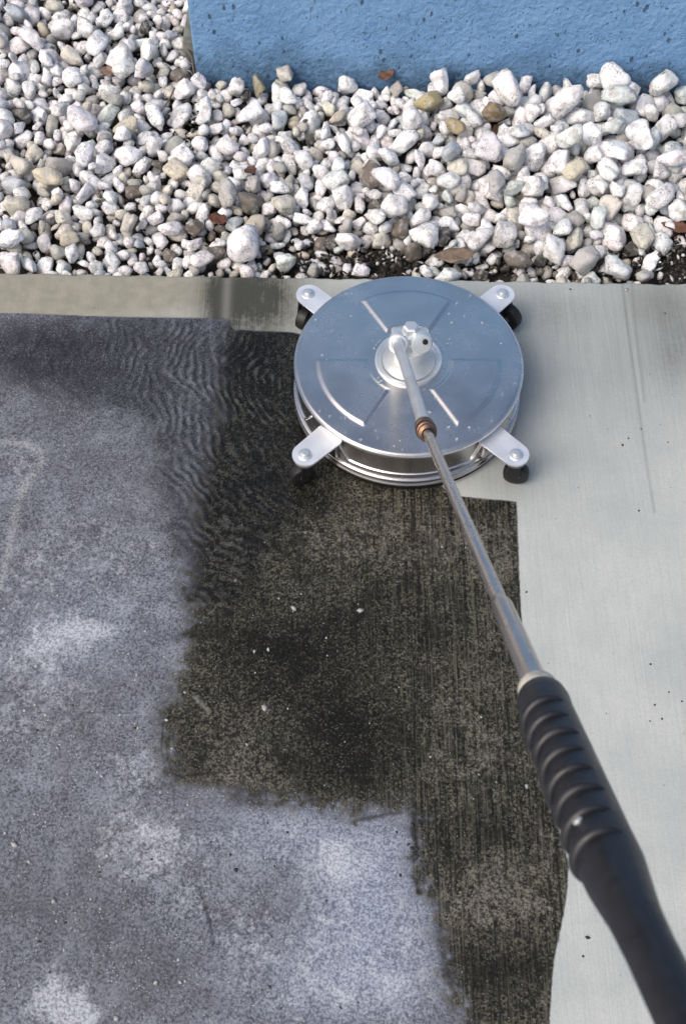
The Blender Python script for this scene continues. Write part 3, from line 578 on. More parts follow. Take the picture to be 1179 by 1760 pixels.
# ------------------------------------------------------------------ gravel
# settled gravel, eleven numbers a stone: shape, tint entry or -1, built singly, x y z in half millimetres, length, turn (w x y z)
STONES = [1,-1,1,-1451,631,-74,69,47,-61,46,10,21,-1,0,-1398,635,-84,40,23,17,-85,-4,0,-1,0,-1275,636,-76,43,75,-10,32,37,9,-1,0,-1154,610,-80,42,22,-13,86,9,27,-1,0,-1056,621,-67,59,54,29,-63,-19,7,-1,1,-1008,630,-76,76,7,-74,-51,0,
12,-1,1,-889,646,-65,73,39,-70,-36,-19,18,-1,0,-781,633,-75,50,40,-28,-44,62,14,-1,0,-713,655,-64,57,69,30,-46,16,27,-1,0,-654,644,-60,60,25,-34,47,64,7,-1,0,-568,633,-73,63,49,36,-3,67,5,-1,0,-452,641,-76,43,0,8,81,-38,
24,-1,0,-390,643,-77,58,25,14,-13,84,12,-1,0,-317,618,-79,45,45,-22,-33,67,10,-1,0,-260,618,-72,52,31,80,28,1,19,-1,0,42,607,-77,63,28,-18,50,-67,5,-1,0,122,608,-71,76,34,81,14,-13,12,-1,0,268,617,-83,34,1,34,-59,-59,
12,-1,1,312,637,-58,77,0,80,6,41,25,-1,0,385,606,-74,54,9,9,48,75,9,-1,0,451,640,-77,42,7,-29,19,-83,10,-1,0,588,613,-72,51,41,-74,29,12,21,-1,0,655,610,-75,51,61,46,-13,-46,23,-1,0,690,620,-76,49,75,-46,10,-14,
24,-1,0,901,619,-83,37,82,34,2,-16,13,-1,0,967,610,-81,39,23,84,5,22,22,-1,0,1020,642,-70,48,30,58,-14,61,25,-1,1,-1402,690,-65,101,70,-6,-26,50,4,-1,0,-1332,695,-70,79,35,-18,-60,55,10,-1,0,-1261,671,-79,53,26,-4,6,-86,
25,-1,0,-1162,714,-70,62,29,-66,54,5,27,-1,0,-1102,643,-71,80,10,4,-41,-80,10,-1,0,-1023,686,-71,76,29,72,-40,22,21,-1,0,-954,665,-71,55,25,-30,74,32,19,-1,0,-882,702,-71,76,19,-60,64,-5,17,-1,0,-829,657,-72,64,23,-10,-6,-86,
27,-1,0,-746,698,-76,40,41,26,-50,56,4,-1,0,-681,678,-76,35,64,51,-38,6,24,-1,0,-644,707,-77,62,86,10,-3,25,27,-1,0,-560,704,-81,43,67,17,-4,-57,5,-1,0,-508,674,-62,73,53,2,-44,-58,4,-1,0,179,681,-79,60,1,83,-33,11,
1,-1,0,263,667,-77,64,3,-19,-14,87,17,-1,0,512,672,-75,67,28,64,-52,-23,8,-1,0,573,668,-70,86,66,8,-19,-57,10,-1,0,707,650,-66,71,7,-51,-39,63,27,-1,0,807,680,-67,88,27,-4,-12,-85,8,-1,0,-1489,743,-71,74,49,2,14,74,
9,-1,0,-1342,764,-75,54,26,-42,74,16,10,-1,0,-1282,772,-71,87,8,-59,-63,-24,8,-1,0,-1207,772,-68,71,3,53,51,-52,17,-1,0,-1166,772,-80,46,51,-6,-21,70,0,-1,0,-1073,785,-82,47,4,-17,87,16,20,-1,0,-1026,744,-70,57,45,14,74,21,
14,-1,0,-967,736,-76,49,63,38,-6,51,1,-1,0,-891,770,-68,55,10,-19,69,54,19,-1,0,-832,757,-75,69,75,-49,2,2,20,-1,0,-705,759,-74,57,61,26,-12,-60,0,-1,0,-536,750,-81,34,62,-53,31,-20,20,-1,0,-474,747,-67,69,10,-5,-24,-86,
11,-1,0,-338,729,-80,55,87,23,-1,-9,5,-1,1,-255,730,-73,71,25,84,3,-20,13,-1,0,-193,758,-67,54,63,-46,-30,-33,14,-1,1,131,714,-67,95,19,-15,85,-18,14,-1,0,255,744,-70,54,25,15,-52,-68,26,-1,0,325,748,-82,36,11,-51,-53,-51,
15,-1,0,389,767,-81,46,2,-2,5,-90,14,-1,0,539,714,-55,63,2,23,-87,0,20,-1,0,937,726,-73,56,7,-37,54,61,7,-1,0,966,754,-72,45,20,-43,-71,-28,20,-1,0,-1475,805,-67,69,77,-38,16,19,1,-1,0,-1387,828,-83,32,87,4,-20,10,
11,-1,0,-1265,836,-72,62,83,6,28,21,13,-1,0,-1214,848,-74,49,10,-14,45,76,26,-1,0,-1145,813,-80,56,11,3,-30,84,0,-1,0,-930,766,-77,50,59,30,6,60,26,-1,0,-856,810,-69,59,70,29,36,-31,7,-1,0,-786,807,-79,53,13,23,-86,-1,
24,-1,0,-571,813,-69,70,60,50,10,43,25,-1,0,-530,786,-72,67,2,-89,11,7,5,-1,0,-434,800,-79,47,12,13,3,88,27,-1,0,-376,820,-76,67,86,-18,-6,20,9,-1,0,-317,807,-65,76,40,13,5,-79,4,-1,0,-248,800,-76,76,90,-3,3,-1,
21,-1,1,-47,769,-70,76,81,0,-10,38,4,-1,0,0,789,-57,95,21,-59,-46,45,0,-1,0,194,777,-70,59,29,-48,-67,-22,11,-1,0,271,788,-73,66,22,-42,36,-67,22,-1,0,325,779,-73,68,25,-19,-59,60,5,-1,0,443,820,-57,73,17,49,19,-71,
3,-1,0,510,765,-49,108,49,62,-24,37,13,-1,0,612,725,-59,74,80,-26,-16,26,21,-1,0,822,770,-75,74,17,18,85,14,17,-1,0,857,746,-72,46,50,-11,-71,-21,23,-1,1,930,781,-65,102,75,-12,9,47,23,-1,0,987,804,-72,50,60,9,45,-49,
17,-1,0,-1476,858,-70,63,45,35,-61,-35,21,-1,0,-1426,871,-64,100,15,-55,-69,-9,4,-1,0,-1322,909,-73,84,11,89,-8,7,24,-1,0,-998,893,-69,82,4,-28,82,23,13,-1,0,-889,877,-70,103,18,0,13,87,6,-1,0,-796,886,-77,61,18,46,-74,-17,
3,-1,0,-755,861,-75,57,44,-19,42,-63,10,-1,0,-718,895,-67,67,69,-50,26,16,23,-1,0,-522,894,-72,58,79,-36,-24,1,27,-1,0,-428,889,-77,57,5,38,80,-12,14,-1,0,-381,890,-74,58,71,18,20,-49,18,-1,0,-321,886,-72,79,5,-14,-88,-10,
26,-1,0,-178,875,-76,76,86,-26,-3,-10,3,-1,1,-138,823,-67,105,82,-1,22,30,12,-1,0,-21,861,-73,59,55,34,35,51,11,-1,0,36,880,-77,54,7,23,-47,73,25,-1,0,256,836,-56,84,14,-12,83,29,1,-1,0,363,858,-51,131,10,-22,-85,-16,
8,-1,0,512,831,-66,102,87,23,-5,1,10,-1,0,739,792,-56,85,32,-2,82,16,2,-1,0,781,815,-58,69,6,-42,-9,79,9,-1,1,844,831,-48,136,9,-23,-81,30,2,-1,1,936,893,-33,97,22,-31,-32,75,2,-1,0,988,874,-64,97,14,-69,54,-12,
10,-1,0,1192,862,-59,100,8,12,49,-74,1,-1,0,-1595,958,-76,62,8,-57,-46,52,17,-1,0,-1546,929,-64,83,25,-24,56,-61,3,-1,0,-1475,916,-80,47,13,82,35,0,8,-1,0,-1415,955,-68,98,19,-12,12,-86,25,-1,0,-1323,957,-74,47,50,64,-36,17,
24,-1,0,-1275,944,-76,55,55,71,-4,-4,13,-1,0,-1217,934,-65,63,13,64,-8,-62,19,-1,0,-1165,969,-79,54,80,-38,-15,10,27,-1,0,-844,940,-78,53,10,77,-43,-18,5,-1,0,-760,947,-73,58,27,-86,1,1,17,-1,0,-513,929,-65,58,58,30,60,-16,
26,-1,0,-332,946,-62,78,84,14,-30,-2,17,-1,0,-276,943,-57,82,65,13,-59,-18,21,-1,0,-210,939,-44,110,36,-42,45,55,16,-1,0,77,904,-62,91,48,1,10,76,24,-1,0,153,907,-66,107,10,-62,-64,11,7,-1,0,223,880,-75,61,58,52,-27,-36,
19,-1,0,284,911,-63,103,5,42,-79,6,24,-1,0,424,964,-66,83,69,49,-13,28,13,-1,1,473,907,-38,131,41,44,18,64,15,-1,0,632,918,-32,128,35,-39,-16,-71,8,-1,0,710,882,-63,107,47,-56,-32,42,14,-1,0,883,945,-70,86,35,-83,0,-2,
10,-1,0,1000,939,-67,85,48,63,-41,11,1,-1,0,-1417,1003,-76,43,32,67,-50,13,6,-1,0,-1316,1026,-61,68,41,-51,34,52,2,-1,0,-1230,978,-68,60,36,-34,-24,-72,21,-1,0,-1024,1020,-64,96,5,1,-5,-90,1,-1,0,-794,1013,-66,64,4,-6,86,24,
19,-1,1,-601,991,-20,136,36,18,-77,-25,22,-1,0,-530,980,-73,77,66,-2,15,59,22,-1,0,-459,996,-74,80,86,26,-3,5,5,-1,1,-394,1033,-44,110,64,27,-29,-50,10,-1,0,-264,1012,-68,65,60,60,-28,-6,3,-1,0,33,1009,-63,120,40,21,8,-77,
8,-1,0,180,994,-66,96,56,70,-3,3,11,-1,0,224,1034,-67,70,8,-75,36,-35,23,-1,0,335,1009,-53,126,38,-36,-55,48,5,-1,0,397,1011,-35,68,9,-17,-50,72,20,-1,0,467,1015,-62,104,7,-81,37,15,26,-1,0,567,1005,-62,136,13,82,27,20,
21,-1,0,657,983,-45,100,59,14,60,-30,17,-1,0,785,1021,-55,90,13,-19,-5,87,6,-1,0,946,976,-65,82,49,4,-62,-42,18,-1,0,1128,953,-68,92,29,-3,0,-85,12,-1,0,-1597,1064,-77,58,83,-2,18,-30,26,-1,0,-1467,1053,-77,64,10,37,82,2,
10,-1,0,-1365,1093,-82,46,27,72,-47,7,9,-1,0,-1233,1062,-69,71,47,-47,-43,43,18,-1,0,-1146,1064,-70,86,48,-6,-5,76,8,-1,0,-1070,1064,-77,42,34,68,-46,15,3,-1,0,-890,1076,-62,80,23,-83,-6,25,0,-1,0,-647,1077,-74,72,1,85,28,-4,
8,-1,0,-434,1111,-70,83,15,-86,8,-20,18,-1,0,-344,1090,-75,57,8,14,71,-53,9,-1,0,-332,1050,-65,72,13,-16,15,-86,26,-1,0,-259,1072,-70,72,59,67,-11,6,0,-1,0,-125,1077,-79,54,7,42,78,10,5,-1,0,134,1047,-59,85,43,11,73,29,
9,-1,0,169,1087,-71,71,34,-83,0,-8,13,-1,0,314,1092,-20,89,86,-2,-23,-9,27,-1,0,503,1067,-70,84,51,-19,-4,71,4,-1,0,557,1079,-52,91,14,-77,-13,-42,15,-1,0,651,1052,-68,98,60,60,-29,0,8,-1,0,993,1059,-66,93,59,-62,-30,-2,
10,-1,0,1057,1032,-57,123,29,2,-79,-31,9,-1,0,-1600,1119,-69,66,45,-21,33,-67,5,-1,0,-1543,1134,-61,79,45,63,42,-21,7,-1,0,-1480,1130,-67,80,83,3,33,-13,27,-1,0,-1431,1146,-75,77,18,-32,-80,16,23,-1,0,-1361,1136,-65,77,12,-26,32,-79,
13,-1,1,-1263,1123,-36,118,60,-29,54,27,18,-1,0,-1089,1167,-76,63,90,5,0,1,0,-1,0,-1023,1130,-72,79,88,-7,-1,20,6,-1,0,-877,1145,-65,92,26,9,61,60,21,-1,0,-782,1148,-62,72,56,-7,-69,-9,9,-1,0,-649,1135,-71,66,39,-29,51,-56,
19,-1,0,-580,1150,-69,61,22,28,-38,74,18,-1,0,-518,1114,-70,70,29,-4,-22,-82,6,-1,0,-435,1164,-68,70,0,-43,-70,37,23,-1,0,-371,1158,-70,59,52,-73,-8,-4,16,-1,0,-204,1163,-56,88,14,7,63,63,21,-1,0,-139,1137,-61,83,33,-55,-51,-38,
11,-1,0,151,1131,-56,106,11,33,-78,30,13,-1,0,310,1171,-40,73,62,20,15,61,11,-1,0,478,1118,-37,121,39,-61,37,-38,14,-1,0,625,1110,-64,60,12,-66,-54,-28,11,-1,0,794,1103,-72,89,47,-60,35,-33,1,-1,0,984,1112,-69,72,55,-6,48,-52,
19,-1,0,1188,1087,-28,136,56,-34,-53,-31,24,-1,0,-1656,1203,-82,43,32,-29,46,-64,12,-1,0,-1605,1214,-70,92,52,12,16,71,5,-1,0,-1531,1197,-68,68,37,-12,36,-73,27,-1,0,-1276,1189,-67,76,53,-9,-64,34,18,-1,0,-1246,1217,-76,74,9,30,71,45,
25,-1,0,-1088,1209,-76,47,71,-55,3,-7,3,-1,0,-975,1196,-69,56,71,37,-27,32,6,-1,0,-332,1199,-64,78,10,-33,49,-68,2,-1,0,112,1196,-63,90,55,59,-38,-14,26,-1,0,393,1139,-21,95,33,-80,-7,-23,7,-1,0,501,1201,-61,115,80,10,-26,-30,
2,-1,0,694,1175,-23,125,42,-10,-65,-44,1,-1,0,779,1208,-37,136,43,42,-42,-52,12,-1,0,901,1213,-51,122,70,34,4,-44,12,-1,0,1085,1168,-66,112,3,2,88,20,19,-1,0,1162,1148,-66,78,43,-69,-29,26,22,-1,0,-1651,1260,-73,51,11,54,54,-47,
2,-1,0,-1393,1245,-64,88,82,-18,-30,8,4,-1,0,-1310,1274,-69,68,2,46,34,-70,2,-1,0,-1205,1264,-76,56,22,-86,11,-8,18,-1,0,-1142,1273,-71,56,26,-51,69,11,25,-1,0,-1099,1278,-65,69,36,-70,43,11,23,-1,0,-827,1273,-82,44,23,47,-71,-15,
0,-1,0,-645,1255,-68,101,2,72,53,12,4,-1,0,-562,1246,-64,97,63,-60,-21,1,12,-1,0,-499,1250,-61,97,34,53,56,31,20,-1,0,-424,1250,-79,47,18,76,-28,36,6,-1,0,-305,1261,-68,79,56,55,32,31,2,-1,0,-223,1248,-69,83,22,67,57,4,
7,-1,0,-162,1292,-71,63,78,9,41,-17,14,-1,0,64,1284,-47,113,24,79,32,15,5,-1,0,517,1264,-16,104,1,-79,41,13,0,-1,0,607,1259,-51,100,36,51,-54,35,0,-1,0,692,1277,-45,136,26,11,56,65,2,-1,0,775,1307,-33,89,62,-41,-47,20,
6,-1,0,-1678,1312,-69,82,19,74,47,10,11,-1,0,-1610,1331,-77,66,79,19,-8,-38,14,-1,0,-1473,1331,-68,70,80,11,-34,-22,12,-1,0,-1379,1342,-74,63,43,68,30,25,4,-1,0,-1269,1301,-67,94,16,4,86,22,15,-1,0,-1138,1347,-73,78,88,-8,1,-16,
1,-1,0,-1073,1333,-60,74,75,-13,-47,8,24,-1,0,-1024,1333,-65,75,12,86,-7,24,15,-1,1,-939,1349,-51,104,13,22,-39,-77,19,-1,0,-849,1362,-80,54,5,1,-22,-87,22,-1,0,-841,1333,-74,50,83,11,33,1,22,-1,0,-772,1343,-65,105,40,-67,30,-34,
1,-1,0,-705,1314,-68,72,39,15,51,-62,6,-1,0,-639,1325,-57,72,63,-37,40,34,2,-1,0,-576,1309,-69,77,36,-16,-13,-80,22,-1,0,-498,1357,-65,89,2,-43,58,-54,27,-1,0,-442,1330,-53,128,68,11,9,57,8,-1,0,-323,1342,-51,90,60,-33,52,27,
3,-1,0,-208,1336,-65,100,10,41,79,9,19,-1,0,1092,1307,-52,109,16,-42,-77,-10,13,-1,1,-1577,1391,-52,112,31,41,74,-2,1,-1,0,-1480,1385,-73,54,20,-87,3,-9,4,-1,0,-1436,1411,-76,75,6,63,63,9,1,-1,0,-1204,1384,-75,43,48,57,-38,33,
18,-1,0,-1148,1399,-75,58,24,-66,-41,38,7,-1,0,-1073,1396,-75,73,23,-83,-21,15,10,-1,0,-892,1398,-78,57,1,47,77,2,18,-1,0,-700,1391,-67,78,41,70,-14,35,1,-1,0,-657,1393,-68,59,41,13,-70,-37,5,-1,0,-596,1362,-60,82,80,22,-33,-9,
15,-1,0,-439,1404,-77,42,56,-50,-45,20,7,-1,0,-90,1387,-64,100,46,-48,-28,54,1,-1,1,111,1408,-37,110,20,27,-57,61,25,-1,0,445,1436,-44,128,19,82,12,29,6,-1,0,548,1442,-54,125,55,-61,25,-25,20,-1,0,621,1448,-64,83,32,-67,8,-51,
19,-1,0,1208,1404,-75,64,37,-38,-46,56,16,-1,0,1243,1437,-60,94,8,-50,-31,68,26,-1,0,-1640,1458,-78,60,33,60,-58,-4,19,-1,0,-1532,1442,-76,60,9,-18,-88,1,22,-1,0,-1466,1469,-73,82,3,52,-71,-21,25,-1,0,-1351,1464,-49,92,29,30,66,-45,
20,-1,0,-1095,1470,-78,48,72,46,22,18,20,-1,0,-1027,1435,-69,69,68,-27,38,-36,14,-1,0,-954,1471,-74,46,23,7,53,68,18,-1,0,-803,1461,-67,100,18,-1,-12,87,20,-1,0,-711,1462,-78,52,89,-9,13,0,12,-1,0,-634,1476,-78,57,4,22,86,10,
17,-1,0,-589,1444,-59,86,74,14,18,-45,3,-1,0,-531,1457,-75,56,23,7,-83,-27,22,-1,0,-448,1446,-74,85,16,-3,18,-87,7,-1,1,-372,1462,-26,136,13,65,-12,60,2,-1,0,-306,1423,-63,96,11,-23,-85,13,19,-1,0,-236,1464,-80,46,59,4,11,-67,
3,-1,0,-192,1455,-64,75,43,-52,12,59,21,-1,0,169,1465,-74,67,63,-3,-11,-63,4,-1,0,361,1522,-17,136,80,29,-1,-30,1,-1,0,503,1522,-47,86,53,-50,-52,7,3,-1,0,1183,1461,-68,79,78,-28,24,-26,23,-1,0,-1604,1554,-72,87,2,25,60,62,
27,-1,0,-1526,1486,-74,56,48,-8,-62,43,1,-1,0,-1461,1535,-67,81,46,-71,-22,21,2,-1,0,-1397,1510,-63,92,15,5,-1,-89,11,-1,0,-792,1522,-69,97,6,0,-73,52,21,-1,0,-724,1566,-71,81,18,85,2,25,5,-1,0,-692,1519,-69,65,67,-40,-12,43,
9,-1,0,-593,1530,-59,108,31,-45,-67,26,5,-1,0,-499,1539,-69,84,0,9,-8,89,12,-1,0,-413,1539,-64,68,47,0,50,-59,23,-1,0,-326,1522,-52,76,8,-48,47,-59,14,-1,0,-243,1523,-72,78,6,12,86,-24,7,-1,0,-122,1515,-72,94,41,14,1,79,
24,-1,1,-62,1540,-61,117,68,1,18,56,2,-1,0,18,1547,-77,56,20,78,-39,13,27,-1,0,143,1509,-64,73,50,2,-75,1,4,-1,0,175,1534,-69,65,45,62,-30,-36,9,-1,0,1172,1528,-29,111,15,45,20,-74,3,-1,0,-1591,1603,-62,80,40,-67,43,12,
16,-1,0,-1476,1616,-71,89,54,0,12,-71,26,-1,0,-1269,1609,-75,64,5,48,58,49,20,-1,0,-1154,1576,-62,94,81,24,-3,-32,8,-1,0,-999,1589,-72,64,33,24,-52,-61,16,-1,0,-938,1613,-62,73,68,-3,56,-18,16,-1,0,-530,1592,-64,77,61,-31,19,-55,
9,-1,0,-378,1599,-65,74,18,-10,-18,-86,9,-1,0,-317,1602,-64,67,46,-53,15,-54,11,-1,0,-241,1623,-64,109,55,-54,-40,24,17,-1,0,-205,1580,-71,62,8,87,-6,21,4,-1,0,-1,1646,-66,77,15,-62,-41,48,0,-1,0,-17,1600,-78,50,23,13,-12,85,
6,-1,0,29,1602,-77,57,36,19,-8,-80,0,-1,0,190,1603,-72,87,15,75,46,11,21,-1,0,323,1625,-68,81,6,-58,-69,-1,2,-1,0,1156,1600,-41,102,25,-81,-17,-26,14,-1,0,-1612,1654,-70,63,57,-40,-14,-56,16,-1,0,-1566,1663,-74,78,14,83,-31,-9,
24,-1,0,-1455,1669,-70,51,54,38,-60,9,27,-1,0,-1399,1673,-63,112,46,5,-18,75,14,-1,0,-1087,1672,-72,75,17,8,86,-19,5,-1,0,-1009,1638,-75,72,25,82,26,-3,19,-1,0,-861,1662,-74,68,9,11,-60,-66,18,-1,0,-771,1653,-71,82,13,-3,1,-89,
14,-1,0,-577,1642,-55,64,42,60,-24,46,12,-1,0,-384,1642,-60,77,48,-47,31,51,27,-1,0,-336,1659,-72,60,74,-36,-5,-36,11,-1,0,-181,1653,-82,41,8,8,-89,-2,18,-1,1,-143,1669,-55,115,83,-22,-1,-27,19,-1,0,-56,1662,-74,65,27,24,-63,-54,
8,-1,0,-1664,1717,-55,103,13,-23,-42,-75,1,-1,0,-1520,1708,-69,54,15,6,-50,-73,6,-1,0,-1468,1739,-78,49,31,-15,52,-65,16,-1,0,-1217,1728,-66,46,3,46,-39,-67,1,-1,0,-1172,1726,-75,57,23,-10,71,-49,2,-1,0,-1011,1703,-73,70,57,-8,14,-68,
23,-1,0,-963,1740,-74,77,60,58,-33,-7,10,-1,0,-829,1741,-69,68,66,34,44,26,14,-1,0,-683,1743,-75,45,59,-55,-41,-2,13,-1,0,-580,1690,-80,59,57,3,-10,-69,9,-1,1,-1648,1785,-30,121,20,-43,13,75,24,-1,0,-1562,1798,-71,73,52,71,13,16,
2,-1,0,-1361,1751,-62,77,50,-23,-61,-38,0,-1,0,-1213,1787,-73,78,17,-49,73,-6,5,-1,0,-1147,1765,-60,78,27,30,65,-47,17,-1,0,-1068,1798,-77,50,13,-26,-84,-12,3,-1,0,-1723,1821,-55,92,18,20,65,56,9,-1,0,-1531,1847,-74,66,16,1,85,26,
2,-1,0,-1467,1866,-65,68,54,-69,18,14,16,-1,0,-1336,1847,-67,105,86,-10,5,23,8,-1,0,-1247,1879,-58,85,49,-8,-71,-24,18,-1,0,-1018,1851,-50,88,81,16,35,0,0,-1,0,-1479,1910,-75,70,12,-87,2,18,18,-1,0,-1361,1920,-57,78,62,-26,36,48,
6,-1,0,-1280,1906,-81,45,16,58,45,49,26,-1,0,-950,1905,-65,69,30,-27,66,45,20,-1,0,-900,1896,-63,72,61,11,39,52,8,-1,0,-1665,1993,-76,58,36,41,-48,-53,0,-1,0,-1539,1984,-73,80,72,14,6,52,5,-1,0,-1021,1950,-70,67,35,23,60,52,
19,-1,0,-932,1986,-80,47,20,-45,75,-8,22,-1,0,-1526,2054,-74,86,88,-18,0,-3,15,-1,0,-1421,2009,-65,60,5,-61,-14,65,16,-1,0,-1351,2064,-44,85,36,39,7,-72,26,-1,0,-1290,2052,-73,80,26,2,-7,-86,14,-1,0,-1214,2037,-67,65,17,48,69,27,
20,-1,0,-1130,2016,-64,96,16,9,78,-40,13,-1,0,-1082,2055,-56,70,45,-18,-62,43,17,-1,0,-1024,2044,-73,74,24,77,40,4,19,-1,0,-924,2043,-75,62,48,28,43,56,9,-1,0,-1773,2080,-58,125,29,21,62,54,9,-1,0,-1451,2091,-61,77,54,23,66,-17,
2,-1,0,-1289,2114,-73,63,40,-21,-33,71,25,-1,0,-1241,2108,-53,85,60,13,66,8,26,-1,0,-1150,2133,-73,83,14,-76,44,-11,14,-1,0,-1083,2111,-70,59,51,21,-59,40,18,-1,0,-977,2098,-74,80,14,-60,-63,18,27,-1,0,-1817,2197,-67,108,24,-67,-55,6,
26,-1,0,-1690,2179,-75,74,4,89,1,12,25,-1,0,-1594,2170,-73,49,4,66,-44,-42,14,-1,0,-1546,2146,-73,68,79,-12,2,-42,2,-1,0,-1202,2190,-75,64,53,-14,17,-69,12,-1,0,-1046,2165,-70,90,25,-60,-61,12,27,-1,0,-1775,2258,-65,54,74,23,41,21,
16,-1,0,-1594,2216,-56,78,71,25,-48,7,24,-1,0,-1561,2210,-77,38,50,3,57,48,2,-1,0,-1506,2213,-62,95,0,20,-84,26,16,-1,0,-1402,2201,-59,92,41,21,34,-69,13,-1,0,-1229,2253,-52,101,53,-61,39,-4,22,-1,0,-1071,2222,-70,83,53,63,25,28,
14,-1,0,-1025,2217,-76,52,42,-65,45,6,23,-1,0,-895,2219,-56,88,16,33,28,-78,0,-1,0,-1661,2297,-47,97,45,40,9,-66,22,-1,0,-1594,2302,-70,51,35,-38,46,58,6,-1,0,-1547,2247,-70,71,0,-10,72,-52,13,-1,0,-1453,2309,-70,102,8,55,71,-8,
1,-1,0,-1357,2279,-66,89,6,-25,86,3,25,-1,0,-1284,2292,-79,47,9,20,87,-10,6,-1,0,-1152,2270,-80,52,2,34,68,48,20,-1,0,-1100,2309,-65,53,71,-11,-51,-19,19,-1,0,-1061,2278,-76,63,6,19,85,23,2,-1,0,-952,2333,-60,103,1,3,53,-73,
6,-1,0,-1584,2354,-69,81,10,-41,76,-22,18,-1,0,-1291,2341,-79,45,78,-18,11,-39,19,-1,0,-1081,2343,-60,75,58,-29,14,60,13,-1,0,719,573,-18,40,24,-67,-53,14,3,-1,0,1041,577,-72,56,4,73,-19,48,21,-1,1,-1314,617,-55,81,40,20,64,-45,
15,-1,0,-1227,632,-78,53,22,21,55,65,16,-1,0,-1183,636,-70,68,5,47,-52,57,13,-1,0,-1029,597,-61,30,50,70,-19,16,10,-1,0,-959,615,-74,50,69,47,34,-9,9,-1,0,-909,606,-77,40,51,-13,-50,-53,24,-1,0,-771,604,-64,42,19,-48,-73,-6,
14,-1,1,-730,618,-72,65,1,21,86,17,9,-1,1,-600,636,-39,78,34,-75,4,-37,15,-1,0,-505,613,-64,62,44,25,61,-43,11,-1,0,-466,609,-81,46,47,-52,52,-22,14,-1,0,-362,597,-73,54,8,-52,18,-71,15,-1,0,-177,602,-80,59,40,3,-18,-78,
21,-1,0,-78,644,-76,43,70,-50,-21,-15,3,-1,1,60,601,-39,72,8,-41,-79,-12,7,-1,0,93,621,-20,68,8,38,40,71,10,-1,0,176,588,-80,51,11,76,-46,4,14,-1,0,246,638,-59,55,54,50,-52,-8,6,-1,0,333,618,-81,48,11,74,41,28,
21,-1,0,505,612,-69,72,11,15,75,-46,12,-1,1,623,597,-62,72,69,21,1,53,5,-1,1,731,591,-52,96,36,3,35,-75,11,-1,0,810,614,-72,65,85,-15,20,-12,3,-1,0,914,581,-66,67,24,26,64,-52,24,-1,1,-1460,673,-37,97,47,-64,8,-42,
10,-1,0,-1418,687,-27,34,11,26,-85,-6,21,-1,0,-1253,708,-66,71,76,-36,7,-31,26,-1,0,-1132,672,-69,64,25,-7,-47,-72,16,-1,1,-1022,653,-33,63,59,-2,-26,63,11,-1,0,-952,705,-70,62,29,-79,-5,31,21,-1,0,-923,674,-75,52,35,-17,-29,76,
0,-1,0,-810,654,-40,55,69,-32,17,-45,10,-1,0,-786,695,-71,57,39,25,52,-57,8,-1,0,-698,701,-61,75,23,4,87,-6,27,-1,0,-634,675,-62,54,25,15,38,-76,26,-1,0,-595,703,-76,70,14,-48,75,-3,10,-1,0,-533,624,-46,61,23,-5,86,10,
22,-1,0,-456,687,-74,74,17,77,44,5,12,-1,0,-254,685,-76,56,18,-6,-72,51,17,-1,0,-212,665,-55,59,72,21,1,49,16,-1,0,128,642,-41,72,16,1,44,77,22,-1,0,220,688,-74,66,58,-36,31,-49,26,-1,0,267,713,-66,52,79,-17,-39,-10,
5,-1,0,322,686,-65,62,74,-34,-25,-30,4,-1,0,367,680,-77,46,50,19,49,-54,21,-1,0,612,680,-57,46,7,32,-70,45,19,-1,0,639,658,-68,86,6,-39,78,20,3,-1,0,1516,680,-14,66,2,-32,59,-60,9,-1,0,-2018,739,-21,120,23,-20,1,-85,
9,-1,0,-1858,657,-3,77,36,16,-1,-81,18,-1,0,-1456,731,-83,33,60,55,-38,9,10,-1,0,-1448,760,-81,47,45,-2,-11,77,9,-1,1,-1351,735,-28,69,18,36,55,59,19,-1,0,-1231,744,-67,55,37,50,-13,63,19,-1,0,-1205,710,-81,46,65,-50,27,-25,
25,-1,0,-1150,772,-44,79,44,2,-78,-6,24,-1,0,-1068,734,-74,73,11,-73,51,-6,22,-1,0,-966,770,-71,50,59,48,41,-24,1,-1,0,-845,703,-48,63,9,-39,68,43,23,-1,1,-729,740,-40,86,43,1,18,-77,6,-1,0,-602,758,-76,42,80,1,-30,27,
2,-1,0,-528,721,-73,40,23,25,-32,-77,14,-1,0,-385,756,-71,71,77,-13,-20,-41,27,-1,0,-314,755,-67,66,1,17,73,-50,14,-1,0,-247,757,-43,59,27,37,70,-34,19,-1,0,-168,725,-76,48,84,-6,23,-21,26,-1,1,213,713,-29,110,13,8,23,86,
0,-1,0,274,726,-86,33,3,-89,6,-13,14,-1,0,414,687,-68,65,67,-25,13,53,19,-1,0,433,771,-61,69,71,0,-51,-24,13,-1,0,785,742,-43,73,9,14,-88,-11,9,-1,0,894,714,-74,50,39,5,14,-80,23,-1,0,-1492,815,-24,89,13,-24,-13,85,
24,-1,1,-1418,801,-56,91,65,25,22,-52,16,-1,1,-1310,782,-18,88,5,5,-63,64,4,-1,0,-1188,821,-67,62,40,-61,-53,-7,7,-1,0,-1121,836,-68,58,26,-37,-69,36,2,-1,0,-1083,813,-57,67,60,35,55,-12,18,-1,0,-1040,804,-58,76,42,-23,-31,-70,
13,-1,0,-1006,828,-70,55,25,-22,-75,37,3,-1,1,-957,828,-61,99,67,-20,17,-54,18,-1,1,-817,793,-47,92,4,-34,76,-34,0,-1,0,-733,807,-72,63,61,-65,1,-10,16,-1,0,-695,827,-53,49,30,-77,-34,-4,21,-1,1,-487,785,-46,72,33,83,0,8,
